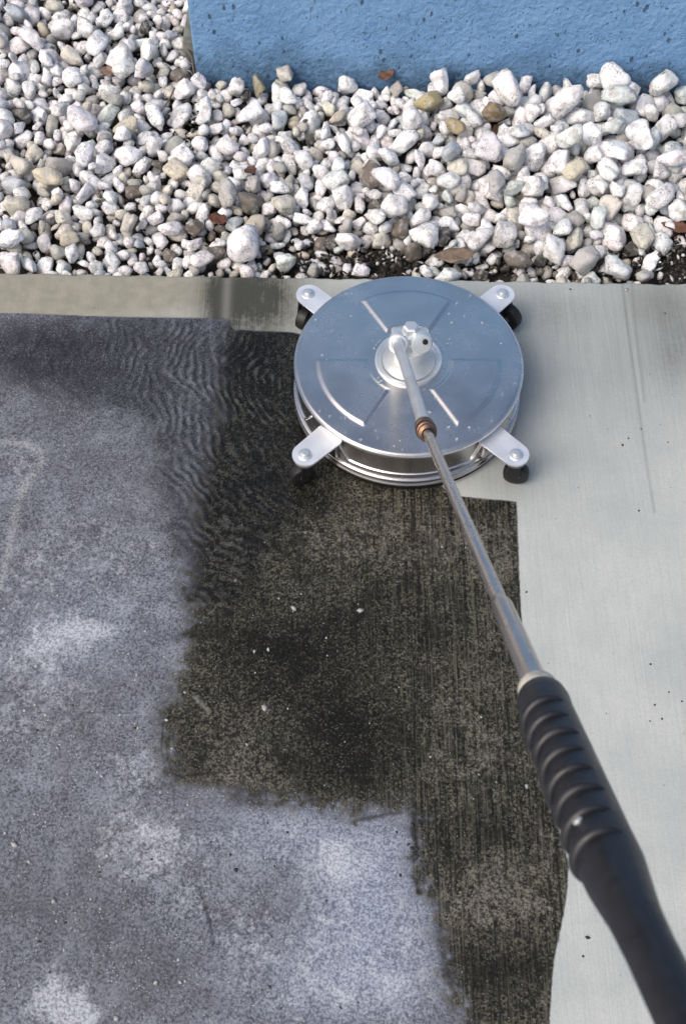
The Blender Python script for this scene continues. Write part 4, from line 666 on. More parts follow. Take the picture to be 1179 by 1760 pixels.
27,-1,0,-415,838,-80,46,1,-30,-82,22,9,-1,0,-405,789,-51,47,66,-28,-54,-9,14,-1,0,-347,855,-77,41,63,16,-57,25,4,-1,1,-273,797,-43,77,39,6,-1,-81,24,-1,0,-190,793,-78,46,1,-3,75,-50,12,-1,1,-77,803,-37,109,16,53,-63,33,
27,-1,0,29,795,-29,64,37,-41,34,-62,19,-1,0,28,833,-63,66,81,7,-30,-23,27,-1,0,104,767,-58,66,39,-28,74,-17,14,-1,0,345,756,-30,83,25,6,82,-28,2,-1,0,369,733,-66,67,33,-9,69,-46,12,-1,0,474,806,-10,61,20,77,37,-21,
16,-1,0,543,731,-4,69,74,32,-5,40,13,-1,0,686,799,-64,71,52,-28,-20,65,24,-1,0,775,807,-11,65,89,-4,4,14,15,-1,0,805,792,-45,31,38,58,-14,55,1,-1,0,953,754,-44,46,44,19,-20,74,4,-1,0,1120,817,-68,75,55,35,48,39,
1,-1,0,-1601,884,-30,65,25,-54,-61,27,23,-1,0,-1507,867,-29,65,1,39,40,71,21,-1,0,-1427,860,-16,61,28,-56,-63,18,24,-1,0,-1268,818,-29,65,68,58,6,-10,8,-1,0,-1252,875,-50,80,21,60,3,-64,27,-1,0,-1167,870,-66,82,26,-63,-55,-21,
15,-1,0,-1097,864,-67,70,22,-61,-59,-20,3,-1,0,-1047,916,-78,52,87,10,-9,18,7,-1,0,-1049,848,-72,61,52,66,20,-26,21,-1,1,-903,909,-25,106,53,60,-35,21,15,-1,1,-825,866,-31,86,65,47,-39,12,15,-1,0,-766,899,-55,55,56,-38,-59,-9,
21,-1,0,-688,859,-70,69,11,17,5,88,6,-1,1,-581,843,-2,136,79,6,-4,42,16,-1,0,-512,839,-76,72,8,86,23,-10,23,-1,0,-457,854,-68,65,26,-23,83,6,22,-1,1,-386,908,-27,96,2,10,37,81,23,-1,0,-232,888,-67,57,55,4,69,19,
0,-1,1,-163,895,-36,70,24,-21,84,2,15,-1,0,-120,861,-26,84,42,-67,7,-42,15,-1,0,-79,860,-52,58,26,5,86,5,4,-1,0,114,844,-30,112,9,56,66,22,20,-1,1,170,801,-14,99,2,-38,78,-22,16,-1,0,234,775,-45,73,41,-33,-56,47,
2,-1,0,283,788,-27,84,5,46,-6,77,22,-1,0,338,833,5,99,74,-3,17,-49,15,-1,1,405,797,10,136,61,-17,5,-64,4,-1,1,543,828,-16,133,27,-14,23,-81,23,-1,0,608,848,-4,58,35,-20,1,-81,1,-1,1,681,780,-10,109,65,-14,-32,51,
8,-1,1,848,764,-24,76,47,72,-27,-5,20,-1,0,1611,852,-3,136,78,-7,6,44,14,-1,0,-1403,924,-25,57,25,62,57,-19,6,-1,1,-1273,941,-24,114,16,13,65,58,2,-1,0,-1194,1023,-71,58,59,30,-35,-49,13,-1,0,-1126,960,-60,68,33,56,-30,55,
26,-1,0,-1095,1003,-60,67,25,24,59,-59,21,-1,1,-1019,939,-30,87,71,32,-6,45,3,-1,0,-955,950,-10,64,23,-87,-6,7,3,-1,0,-868,948,-44,61,41,-43,55,39,13,-1,0,-842,910,-54,51,19,19,84,-18,19,-1,0,-809,945,-77,55,70,10,4,-56,
0,-1,1,-665,899,-41,85,18,45,-76,-4,20,-1,0,-617,926,-62,61,26,-53,-12,-67,23,-1,0,-560,902,-46,91,79,39,-18,8,8,-1,0,-414,947,-74,59,32,31,-49,-60,15,-1,0,-297,976,-15,88,63,-51,-8,40,20,-1,1,-290,877,-36,79,17,-53,-61,36,
1,-1,1,-161,966,-5,89,32,54,35,54,13,-1,0,-90,957,-8,93,10,18,61,-63,10,-1,0,-28,906,-46,70,88,8,-17,6,22,-1,0,43,939,-39,59,43,45,-58,-29,6,-1,1,196,937,-26,95,64,54,-33,3,5,-1,1,283,891,-9,84,8,5,61,65,
0,-1,0,359,936,-49,85,47,-64,-42,-7,16,-1,0,394,909,-21,75,50,-52,25,47,22,-1,0,523,919,7,130,44,-73,20,23,9,-1,1,694,877,2,82,48,12,-26,70,9,-1,0,758,862,-47,66,5,11,-62,-64,11,-1,0,768,901,-64,74,28,-41,75,1,
13,-1,1,830,932,20,117,18,-78,-33,-24,18,-1,0,851,907,-48,74,29,78,-14,-31,15,-1,1,1029,786,-36,108,80,29,24,-19,10,-1,1,1060,888,-42,123,32,-56,45,-44,9,-1,0,1174,801,-60,79,1,-23,87,-4,27,-1,0,1352,951,-16,86,75,12,-21,44,
18,-1,0,-2039,1018,-11,127,86,-15,-2,19,20,-1,0,-1613,1010,-67,68,49,14,56,-49,18,-1,0,-1499,1019,-69,62,23,70,-18,-49,3,-1,0,-1462,1005,-72,50,17,70,-15,-52,27,-1,0,-1434,1018,-49,78,64,-8,4,-62,27,-1,1,-1353,990,-40,100,26,52,-30,-62,
22,-1,0,-1027,1005,-16,68,40,-12,36,-71,19,-1,0,-978,1025,-25,82,64,-38,-22,45,8,-1,0,-911,999,-44,104,72,35,-40,7,23,-1,0,-843,1031,-55,93,73,24,-20,42,14,-1,0,-749,1014,-28,97,33,-34,-10,-76,18,-1,0,-660,974,-42,76,20,6,13,87,
6,-1,0,-651,1017,-42,51,10,-67,-47,-35,5,-1,0,-554,1067,-48,55,17,81,-34,3,19,-1,0,-424,978,-47,57,19,-74,-42,-24,16,-1,0,-335,1000,-42,64,45,17,52,56,2,-1,1,-227,996,14,115,9,72,-10,-52,24,-1,0,-90,1017,-19,56,3,1,-86,-26,
2,-1,1,16,1035,8,120,43,50,-60,-11,10,-1,0,97,991,-42,80,28,23,-72,-40,8,-1,0,162,983,-32,50,64,-59,0,-21,14,-1,1,193,1014,-9,83,16,-54,-26,66,16,-1,0,252,973,-51,93,56,-64,23,15,20,-1,1,310,948,-6,94,69,41,38,17,
8,-1,0,443,984,0,79,78,8,43,-11,14,-1,0,523,1041,-17,84,81,37,9,-11,2,-1,0,592,963,-29,62,12,14,-85,-23,1,-1,0,744,993,-40,60,46,-13,75,-13,12,-1,1,921,988,18,136,18,58,-15,-65,22,-1,0,1012,957,-20,99,54,6,54,48,
13,-1,0,1069,968,-23,93,25,-49,-64,32,26,-1,0,1117,994,-48,65,4,81,-24,32,10,-1,0,1196,937,-38,136,66,-49,-17,33,8,-1,0,1285,1015,-18,107,76,-37,19,-26,12,-1,0,1490,948,-8,130,10,86,-11,23,9,-1,0,-2243,1068,-15,104,17,23,57,63,
17,-1,0,-2177,1076,-18,64,33,19,69,44,20,-1,0,-1670,1100,-16,112,81,24,29,10,17,-1,0,-1647,1054,-64,80,55,-37,-34,50,0,-1,1,-1572,1089,-13,112,86,18,-8,-20,2,-1,0,-1450,1096,-48,88,1,55,-23,67,27,-1,0,-1390,1042,-26,88,49,-18,71,20,
12,-1,0,-1327,1066,-77,66,88,0,17,6,5,-1,0,-1223,1050,-25,43,28,49,9,70,21,-1,1,-1150,1110,-35,78,69,38,8,-42,7,-1,0,-1094,1106,-77,72,3,21,-88,1,12,-1,0,-1017,1064,-49,69,8,85,26,-11,27,-1,0,-943,1080,-37,78,8,73,-25,46,
26,-1,0,-683,1093,-27,114,24,-20,61,59,24,-1,1,-379,1114,-24,92,47,27,-52,49,1,-1,1,-321,1090,-31,91,5,51,-72,-17,2,-1,0,-129,1071,-41,63,34,-44,10,-70,4,-1,0,-46,1063,-59,74,24,-65,-45,-35,23,-1,1,93,1064,-22,81,49,24,21,-68,
10,-1,0,172,1097,-25,70,84,-1,21,-25,9,-1,1,236,1078,-4,122,53,-27,-52,44,15,-1,0,283,1021,-17,69,5,-56,43,56,26,-1,1,371,1041,25,136,14,-85,25,-12,3,-1,1,575,1070,14,124,47,-12,22,-72,18,-1,1,666,1074,6,136,23,-25,16,82,
18,-1,0,708,1056,-32,53,65,-2,-8,-62,13,-1,1,753,1073,-18,95,2,-62,46,47,12,-1,1,816,1068,-1,136,27,17,-81,-23,14,-1,0,885,1050,4,101,51,63,24,31,7,-1,0,1044,1061,5,102,28,82,-17,-16,25,-1,0,1115,1070,-19,62,90,-2,2,-9,
17,-1,0,1166,1108,50,69,70,54,6,15,10,-1,0,1338,1120,33,76,58,67,-12,7,27,-1,0,1402,1051,-3,113,37,25,2,78,16,-1,0,1551,1050,32,136,16,13,-52,-70,10,-1,0,1694,1082,-14,66,14,49,70,24,5,-1,0,-2201,1140,-16,78,13,-67,36,46,
7,-1,0,-1582,1168,-41,72,78,-40,21,7,16,-1,0,-1255,1155,24,50,76,-34,-2,35,4,-1,0,-1195,1102,-68,61,19,44,59,49,20,-1,0,-1139,1149,-57,85,42,59,11,-52,24,-1,0,-1045,1168,-68,47,69,-29,47,15,15,-1,0,-925,1121,-42,64,7,-54,-54,47,
6,-1,0,-792,1092,-71,62,50,14,16,-72,25,-1,0,-732,1137,-17,75,73,52,4,-7,17,-1,0,-607,1113,-47,78,79,-20,15,-34,12,-1,1,-539,1136,-33,102,50,8,-34,-66,15,-1,0,-488,1148,-65,78,19,-53,-47,53,3,-1,0,-450,1134,-36,61,25,-30,75,-32,
5,-1,0,-191,1141,-9,50,20,-67,-56,8,16,-1,0,-111,1163,-4,89,27,-80,-31,-5,21,-1,0,34,1140,-26,84,27,13,-4,85,23,-1,0,81,1108,-32,74,63,55,22,24,20,-1,0,165,1151,-11,85,42,67,-41,11,3,-1,1,300,1131,36,115,29,-6,-64,56,
18,-1,0,412,1118,32,105,85,5,1,-28,16,-1,0,503,1093,27,103,47,-17,70,-27,1,-1,0,749,1126,-28,72,3,0,62,-66,16,-1,0,744,1150,-70,60,62,10,-14,-63,15,-1,0,911,1150,-25,105,12,-39,79,14,2,-1,0,987,1183,10,97,46,20,-48,-58,
15,-1,0,996,1148,-34,66,27,-1,-38,-77,2,-1,0,1048,1175,-4,75,25,-42,-73,-18,16,-1,1,1130,1160,-6,101,79,19,6,-39,3,-1,0,1169,1205,-14,73,31,-59,-30,53,22,-1,0,1259,1151,9,136,71,54,5,-4,7,-1,0,1325,1096,-2,95,54,61,-37,-3,
1,-1,0,1368,1176,5,94,74,-10,47,15,21,-1,0,1450,1135,-23,95,28,72,35,-30,20,-1,0,-2242,1210,2,66,74,-30,-13,-39,26,-1,1,-1401,1178,1,136,57,48,49,-12,16,-1,0,-1322,1193,-33,71,48,17,-70,-24,11,-1,0,-1196,1168,-67,102,26,-7,-20,-83,
11,-1,0,-1126,1196,-63,70,49,-47,59,4,16,-1,0,-1021,1162,-40,61,46,69,-20,-31,14,-1,0,-998,1225,-35,72,4,85,-3,-30,9,-1,1,-770,1203,-27,94,25,7,76,40,0,-1,0,-487,1188,-46,52,19,68,-54,-13,14,-1,0,-389,1205,-68,77,34,-65,-42,31,
19,-1,1,-325,1162,-11,89,18,26,83,-14,13,-1,0,-170,1218,-41,76,31,-84,-4,-1,18,-1,0,24,1224,-57,82,68,56,-15,-11,23,-1,0,76,1165,-27,70,14,-52,31,-65,4,-1,0,119,1169,-22,48,70,7,13,-55,22,-1,0,247,1185,7,136,31,13,-69,-47,
21,-1,0,340,1206,17,125,70,-30,24,-42,18,-1,0,427,1206,39,115,66,54,-25,-15,25,-1,0,472,1201,-15,70,5,-20,73,48,17,-1,0,611,1170,-16,87,61,33,-23,-52,23,-1,0,749,1169,13,88,12,-37,-26,-77,9,-1,0,841,1163,-42,99,6,40,-40,70,
19,-1,0,928,1239,22,108,2,-54,-45,-57,9,-1,0,1045,1232,-3,74,26,25,74,-37,9,-1,0,1221,1192,-23,81,27,-39,67,-38,18,-1,0,1448,1231,-7,65,22,38,-75,-24,19,-1,0,1484,1184,-20,99,22,-5,25,83,1,-1,0,1657,1157,-9,124,51,-44,-14,58,
1,-1,0,-2275,1274,-20,70,33,-56,-22,58,13,-1,0,-1717,1248,-17,111,88,-18,8,-5,19,-1,0,-1643,1293,-28,78,7,4,23,87,2,-1,0,-1613,1255,-26,62,56,-31,-51,-37,14,-1,0,-1478,1279,-49,57,77,19,-41,-12,24,-1,0,-1368,1293,-75,70,71,-55,3,-6,
6,-1,0,-1263,1259,-40,81,5,-25,-45,-74,14,-1,0,-1056,1246,-48,87,43,-71,-35,10,5,-1,0,-1011,1228,-76,59,46,-6,16,-75,13,-1,0,-942,1268,-56,75,7,66,10,-60,10,-1,0,-720,1236,-71,94,48,-9,11,75,19,-1,0,-658,1262,-21,61,1,13,-45,77,
3,-1,0,-606,1241,-29,52,46,71,-13,-26,20,-1,0,-529,1213,-31,75,62,44,-24,-43,21,-1,0,-442,1254,-24,89,85,25,12,2,4,-1,0,-342,1298,-55,81,28,57,18,-61,12,-1,0,-267,1259,-33,81,61,8,-66,0,9,-1,0,-173,1258,-48,52,81,4,-34,20,
1,-1,1,30,1300,21,136,41,13,24,-75,15,-1,0,123,1282,0,93,3,87,1,-21,27,-1,0,219,1265,-15,76,25,-47,-72,10,0,-1,0,265,1301,2,83,47,-30,45,-55,4,-1,0,358,1295,-23,100,42,27,-25,-70,11,-1,1,449,1323,30,136,55,13,-4,70,
25,-1,0,531,1269,45,86,51,74,-9,0,0,-1,1,629,1257,43,136,21,36,65,-47,12,-1,0,718,1271,22,93,9,-89,-1,-11,17,-1,1,794,1289,52,136,31,-12,-73,41,22,-1,0,875,1267,-1,84,75,40,16,22,26,-1,0,935,1311,22,104,17,44,-54,54,
3,-1,0,974,1301,-30,83,47,54,-54,7,20,-1,0,1079,1286,-13,60,54,-64,31,-11,18,-1,0,1142,1298,1,96,56,-61,16,-31,7,-1,0,1189,1273,-14,80,38,-47,56,-36,9,-1,0,1255,1274,-13,91,8,-30,12,-83,0,-1,0,1354,1258,17,136,20,4,46,75,
5,-1,0,1508,1255,-20,93,44,-25,-71,21,26,-1,0,1606,1292,4,85,60,54,-16,36,10,-1,0,-1935,1293,-5,136,85,-21,4,-22,2,-1,0,-1634,1352,-42,65,29,-62,44,-39,3,-1,1,-1419,1334,-52,85,44,-5,76,18,13,-1,0,-1336,1334,-58,65,5,44,-76,-19,
23,-1,0,-1224,1303,-23,83,33,0,-59,-60,19,-1,0,-1127,1338,-23,65,30,-64,-16,-53,19,-1,0,-1063,1384,-37,85,22,-32,69,-44,7,-1,1,-1019,1314,-13,95,50,11,55,-49,22,-1,0,-867,1297,-60,69,29,54,17,-64,8,-1,1,-827,1350,-37,105,11,-74,46,-21,
25,-1,0,-706,1355,-36,68,45,48,42,-44,2,-1,0,-560,1338,-20,64,65,-25,45,-35,4,-1,0,-521,1298,-25,91,71,22,-50,-10,5,-1,0,-475,1333,3,78,68,-57,-7,-14,10,-1,0,-365,1356,-23,76,70,-5,-50,26,6,-1,0,-285,1305,-41,46,29,-12,32,78,
4,-1,0,-259,1330,-41,75,42,-78,5,-16,9,-1,0,-178,1321,-19,52,20,-53,38,58,21,-1,0,-115,1313,-50,83,38,-47,64,19,26,-1,0,224,1326,-23,103,39,55,-21,55,10,-1,0,284,1373,6,124,71,10,-37,40,19,-1,0,400,1387,-21,69,5,-82,-33,-16,
23,-1,0,525,1361,9,133,48,2,-52,-56,4,-1,0,638,1334,-9,108,40,-56,-2,-58,25,-1,0,680,1388,17,100,2,57,62,30,0,-1,0,733,1330,-14,77,40,-58,48,-31,21,-1,0,835,1377,13,136,8,87,-15,13,23,-1,0,894,1347,-24,107,71,-13,-1,-54,
16,-1,0,949,1373,1,69,7,-20,-16,86,5,-1,0,989,1325,8,69,41,56,-18,-54,21,-1,0,1051,1348,4,96,37,2,62,54,20,-1,0,1358,1348,-4,108,28,-76,-36,-17,19,-1,0,1441,1328,5,113,49,42,61,16,5,-1,0,1590,1354,32,113,51,58,4,46,
15,-1,0,1654,1320,-17,105,27,7,84,17,3,-1,0,-1670,1405,-74,71,35,9,15,-81,14,-1,0,-1503,1379,-39,69,29,-18,80,24,12,-1,0,-1405,1424,-46,74,14,48,67,32,19,-1,0,-1345,1410,-29,69,68,-44,-22,32,24,-1,0,-1293,1414,-21,84,40,-23,-67,-38,
9,-1,0,-1232,1368,-30,88,41,5,-78,-16,18,-1,0,-1127,1382,-47,52,86,4,17,-20,6,-1,0,-1114,1421,-65,59,63,9,-62,14,18,-1,0,-980,1382,-60,73,75,7,30,40,7,-1,0,-830,1399,-71,73,63,-64,4,2,14,-1,0,-769,1414,-77,53,24,10,9,-86,
12,-1,0,-688,1416,-25,49,10,89,5,-6,14,-1,0,-645,1373,-35,61,7,-44,-74,-25,19,-1,0,-612,1409,-49,47,16,87,5,-13,16,-1,0,-478,1394,-36,78,53,68,-23,14,13,-1,0,-260,1373,-47,59,48,46,-13,-59,12,-1,0,-198,1396,-41,64,65,-20,38,-45,
17,-1,1,-143,1385,-44,104,52,38,-6,63,19,-1,0,-42,1384,-50,89,49,33,-34,59,14,-1,0,89,1364,0,70,40,16,78,11,20,-1,0,181,1386,-38,91,65,15,-18,-57,15,-1,0,197,1382,24,77,18,-71,52,-5,8,-1,0,356,1380,1,106,32,27,67,-44,
4,-1,0,516,1431,16,116,47,-2,55,-54,1,-1,0,593,1396,-11,57,58,40,-54,-13,6,-1,1,612,1396,37,101,52,70,-9,19,3,-1,0,909,1504,34,119,36,3,-79,-24,4,-1,0,1018,1407,0,93,21,12,-10,-86,10,-1,1,1108,1375,21,136,21,-66,-10,-56,
25,-1,0,1182,1442,12,105,61,-16,-13,-63,24,-1,0,1248,1394,1,106,2,44,-22,-75,23,-1,0,1305,1396,-3,89,59,-59,-30,-16,5,-1,0,-1525,1450,-34,71,45,29,72,-2,22,-1,1,-1462,1442,-27,109,25,64,37,44,17,-1,0,-1288,1480,-20,67,36,53,-54,-33,
14,-1,0,-1232,1440,-60,77,56,-62,8,31,5,-1,0,-1082,1452,-30,80,22,24,-31,78,1,-1,0,-977,1442,-75,61,80,10,7,40,1,-1,0,-861,1430,-55,65,38,78,-18,13,24,-1,0,-815,1411,-21,87,37,-43,-12,69,23,-1,0,-730,1465,-47,84,69,19,-35,-41,
14,-1,0,-674,1450,-56,75,57,17,20,65,10,-1,1,-499,1465,-21,136,44,39,57,38,4,-1,0,-399,1418,-6,58,35,-74,-11,-35,7,-1,0,-116,1463,-39,74,26,-70,48,-17,25,-1,0,-80,1461,-62,68,51,36,24,-61,12,-1,0,23,1478,-58,59,61,15,-40,-51,
12,-1,0,105,1468,-13,99,58,-44,14,51,21,-1,1,221,1495,-19,129,34,-81,-18,9,1,-1,1,299,1463,23,136,16,-37,2,-80,19,-1,0,366,1490,19,63,41,-24,-71,27,19,-1,0,424,1474,0,72,10,21,-78,-38,17,-1,0,481,1502,3,74,34,13,49,66,
15,-1,0,550,1526,-7,121,16,56,-57,-39,7,-1,0,606,1450,-16,67,20,62,60,13,16,-1,0,660,1526,5,92,14,42,29,-73,15,-1,1,829,1511,29,136,28,13,-54,-65,5,-1,0,701,1530,67,93,25,82,-14,-25,24,-1,0,1011,1494,-23,91,8,76,36,-31,
7,-1,1,1104,1559,-11,132,55,-56,-13,-42,17,-1,0,1235,1561,-39,60,33,52,65,-8,4,-1,0,1327,1490,9,117,60,-29,-19,-58,15,-1,0,1350,1452,-12,78,63,-17,-39,-48,19,-1,0,1529,1448,-5,127,3,-58,-68,13,7,-1,0,1617,1428,-6,136,38,-20,-79,-2,
16,-1,1,-1526,1529,-48,85,21,16,56,-65,27,-1,0,-1414,1553,-13,73,36,63,-46,28,25,-1,0,-1385,1502,-5,89,6,81,36,-17,0,-1,1,-1227,1503,-12,110,0,-45,45,64,3,-1,0,-1157,1492,-21,102,2,-60,63,-25,14,-1,0,-1096,1512,-46,76,10,80,-13,-38,
19,-1,0,-761,1516,-28,70,64,10,-3,63,14,-1,0,-681,1540,-36,55,42,-69,38,-9,5,-1,1,-627,1491,6,136,14,10,7,-88,4,-1,0,-506,1547,-15,76,64,29,-46,-31,27,-1,0,-455,1536,-19,81,55,60,27,-26,14,-1,1,-288,1554,-32,91,65,-23,56,15,
23,-1,0,-224,1556,-38,62,39,-12,56,-57,7,-1,0,-187,1525,-76,75,40,11,-8,79,6,-1,0,-111,1541,-37,58,26,-57,-61,-24,9,-1,0,113,1528,-28,65,40,44,-67,-3,7,-1,0,176,1504,-45,62,10,-59,47,48,2,-1,0,209,1564,-19,94,3,51,-52,52,
17,-1,0,1405,1495,57,106,24,22,-63,-55,13,-1,0,1426,1507,-13,134,9,-37,-80,-12,14,-1,0,-2036,1614,-6,101,31,42,13,-72,13,-1,0,-1778,1544,-10,69,71,-33,26,37,6,-1,0,-1661,1603,-46,101,75,-31,6,39,3,-1,0,-1615,1582,-24,69,78,-5,28,-34,
4,-1,0,-1533,1602,-47,72,83,33,13,2,21,-1,0,-1457,1581,-38,66,47,16,-61,43,13,-1,0,-1297,1568,-54,82,57,59,31,-21,27,-1,0,-1211,1607,-39,79,29,9,-84,-13,24,-1,0,-1104,1581,-43,64,7,-38,-33,74,27,-1,0,-1043,1577,-42,117,13,27,-46,-71,
16,-1,0,-980,1684,-47,74,27,56,-58,-30,16,-1,0,-841,1581,-56,86,23,-69,51,11,10,-1,0,-776,1606,-55,53,21,83,-16,22,2,-1,0,-653,1644,-30,58,56,5,65,-26,1,-1,1,-506,1625,-14,126,9,54,-62,-35,2,-1,0,-269,1603,-29,45,55,-49,-48,20,
0,-1,0,-166,1604,-40,77,45,27,19,71,7,-1,0,-110,1590,-40,64,22,34,80,8,8,-1,0,-66,1613,-67,79,5,32,-44,72,1,-1,0,0,1579,-53,62,9,-67,-53,26,4,-1,0,20,1590,-30,63,40,34,-72,14,7,-1,0,60,1566,-31,97,68,-14,-51,-27,
25,-1,0,327,1642,-21,71,4,12,87,-19,10,-1,0,451,1622,-7,83,46,-9,-40,-65,26,-1,0,523,1598,-18,114,39,-7,-81,-5,27,-1,0,692,1630,-7,88,29,35,58,52,0,-1,0,822,1628,-32,73,30,29,11,79,20,-1,0,-1869,1653,-13,76,2,-84,-32,-1,
20,-1,0,-1814,1636,-6,82,6,48,9,75,21,-1,0,-1715,1650,-20,82,35,31,-22,73,0,-1,0,-1609,1700,-71,60,64,48,-1,41,12,-1,1,-1582,1669,-27,87,8,-73,52,10,15,-1,0,-1503,1669,-81,39,44,-66,-39,19,24,-1,0,-1442,1632,-47,57,59,47,47,15,
16,-1,0,-1378,1605,-54,61,37,-30,5,76,8,-1,0,-1316,1624,-49,91,51,68,-13,25,19,-1,0,-1276,1688,-70,64,82,-27,-25,-10,3,-1,0,-1220,1687,-68,75,3,44,-40,-67,0,-1,0,-1117,1625,-44,75,32,28,70,-37,20,-1,1,-1080,1690,-27,88,3,12,-58,68,
14,-1,0,-1031,1661,-44,67,42,33,71,-12,9,-1,0,-939,1664,-78,52,38,65,49,-4,12,-1,0,-908,1668,-76,45,57,14,63,27,23,-1,0,-832,1653,-41,78,25,-32,40,-70,3,-1,0,-758,1628,-34,52,0,37,33,75,15,-1,0,-657,1697,-74,76,64,-18,2,-60,
9,-1,0,-620,1648,-73,58,76,14,17,42,23,-1,0,-493,1719,-53,106,21,83,7,-26,20,-1,0,-396,1707,-68,70,77,-35,22,-20,1,-1,0,-327,1711,-65,81,25,26,77,-30,12,-1,0,-319,1643,-29,54,61,4,62,22,2,-1,0,-266,1689,-76,56,11,3,-84,-31,
24,-1,0,-85,1696,-67,63,27,-21,-80,-22,2,-1,1,3,1656,-7,69,13,-31,74,38,18,-1,1,79,1646,-22,98,28,12,74,41,19,-1,0,-1652,1723,-1,56,31,-1,85,4,7,-1,0,-1546,1707,-46,61,11,42,45,-64,5,-1,0,-1481,1699,-65,54,39,-29,-74,-14,
25,-1,0,-1350,1678,-27,74,22,20,-82,-20,16,-1,0,-1328,1723,-78,55,18,3,-88,-2,5,-1,0,-1263,1733,-39,59,9,-35,12,-82,25,-1,0,-1210,1752,-36,60,25,86,-9,1,2,-1,0,-1132,1705,-62,66,36,-3,41,-71,15,-1,0,-1047,1735,-77,63,62,2,-11,64,
19,-1,0,-782,1700,-74,65,14,7,45,76,14,-1,0,-719,1718,-62,70,85,11,-25,11,1,-1,0,-2129,1767,-21,30,61,-51,-39,-14,4,-1,0,-1884,1794,33,55,11,89,-10,2,6,-1,0,-1654,1782,58,69,13,-71,-5,53,20,-1,0,-1575,1799,-7,74,52,-1,2,73,
4,-1,0,-1581,1758,-45,81,13,-40,80,-1,17,-1,1,-1478,1800,-40,107,15,57,44,-52,4,-1,0,-1414,1754,-25,96,11,-63,49,41,27,-1,0,-1322,1772,-64,64,15,-49,-57,-48,23,-1,0,-1258,1779,-49,54,79,6,-15,-40,13,-1,0,-1012,1789,-29,84,27,-41,68,-32,
8,-1,0,-903,1808,-68,73,45,-16,-76,3,2,-1,0,-2263,1865,-18,84,27,-54,51,43,8,-1,0,-1635,1857,-24,84,23,61,-44,43,23,-1,0,-1599,1835,-45,87,13,-73,-40,-31,3,-1,0,-1545,1847,-38,51,6,64,-63,0,22,-1,1,-1416,1868,-18,127,7,-29,-57,-63,
1,-1,1,-1299,1849,-14,77,24,27,-59,-57,11,-1,0,-1269,1836,-71,58,57,57,23,-32,19,-1,1,-1197,1861,-10,136,76,22,-27,33,14,-1,0,-953,1871,-47,63,50,-40,-52,-36,14,-1,0,-1612,1935,-57,81,59,-52,-22,38,12,-1,0,-1518,1881,-19,90,39,73,30,-18,
21,-1,0,-1310,1936,-45,54,3,19,88,9,11,-1,0,-1246,1910,-26,62,66,19,58,0,7,-1,0,-1156,1875,-63,74,30,48,-11,-69,25,-1,0,-1080,1947,-44,101,12,33,35,75,26,-1,0,-987,1908,-44,80,30,69,44,20,9,-1,0,-953,1949,-72,51,32,16,-81,15,
21,-1,0,-896,1911,-24,62,9,-23,-44,74,15,-1,0,-2247,1952,-15,77,17,-12,2,88,6,-1,0,-2081,1916,-9,59,7,66,59,13,19,-1,0,-1967,1966,-9,73,16,17,87,6,14,-1,0,-1894,1966,-1,67,33,17,-31,76,3,-1,0,-1719,1951,-39,82,79,-42,2,1,
17,-1,0,-1534,1941,-24,85,65,-31,-24,-48,23,-1,0,-1407,1953,-55,82,50,-30,7,68,15,-1,0,-1303,1895,-43,78,55,-69,-9,16,10,-1,0,-1232,1986,-65,87,42,76,-16,18,21,-1,0,-1179,1954,-76,53,42,-52,-44,41,16,-1,0,-1016,1989,-40,68,13,-18,-41,-77,
7,-1,0,-2084,1981,-17,91,14,-67,-56,14,10,-1,0,-2021,2066,-19,64,52,-25,66,20,5,-1,0,-1824,2037,-11,91,81,-10,-33,-18,17,-1,0,-1762,1999,-33,96,21,-81,-29,-16,18,-1,0,-1679,2051,-25,94,17,19,84,21,17,-1,0,-1577,2080,-33,80,62,-55,33,10,
15,-1,0,-1536,2017,-39,68,10,-46,76,-13,21,-1,0,-1422,2037,-30,92,72,-13,-19,-48,11,-1,1,-1248,2055,-33,88,2,2,17,-88,27,-1,0,-1173,2057,-65,76,0,56,-47,52,14,-1,0,-1120,2093,-33,72,51,-40,-62,-7,2,-1,0,-1033,2033,-30,65,2,-8,-89,13,
9,-1,1,-957,2012,-54,92,61,33,18,55,12,-1,0,-1818,2145,-23,104,75,30,38,10,17,-1,0,-1792,2107,1,72,31,15,-27,-79,6,-1,0,-1530,2157,-33,66,3,47,55,-54,15,-1,1,-1476,2059,-5,126,10,-1,89,11,10,-1,0,-1202,2090,-77,48,51,-23,45,-54,
22,-1,0,-1173,2092,-48,61,53,-20,-51,-47,6,-1,1,-1059,2120,-16,85,46,-54,-12,-54,0,-1,1,-936,2119,-31,84,33,43,38,-61,23,-1,0,-907,2122,-82,46,84,11,-9,-28,14,-1,0,-2250,2177,-20,87,12,-10,-89,3,7,-1,0,-1760,2172,-65,71,56,-39,59,-3,
9,-1,1,-1638,2175,-39,90,4,-47,-74,-21,7,-1,1,-1536,2225,-16,88,32,81,-21,5,26,-1,0,-1453,2179,-59,75,11,-69,-2,-57,9,-1,0,-1204,2137,-71,50,56,-41,-15,-55,2,-1,0,-1116,2158,-62,52,49,65,-39,6,8,-1,0,-993,2182,-66,70,79,-21,30,-24,
10,-1,0,-902,2160,-44,79,20,-73,-5,48,6,-1,0,-2137,2260,-5,70,70,26,-37,34,1,-1,0,-1631,2238,-50,57,46,66,37,18,13,-1,0,-1543,2287,-56,72,40,-12,36,71,18,-1,0,-1482,2259,-62,62,10,51,38,-63,6,-1,0,-1365,2166,-40,81,19,54,-63,-30,
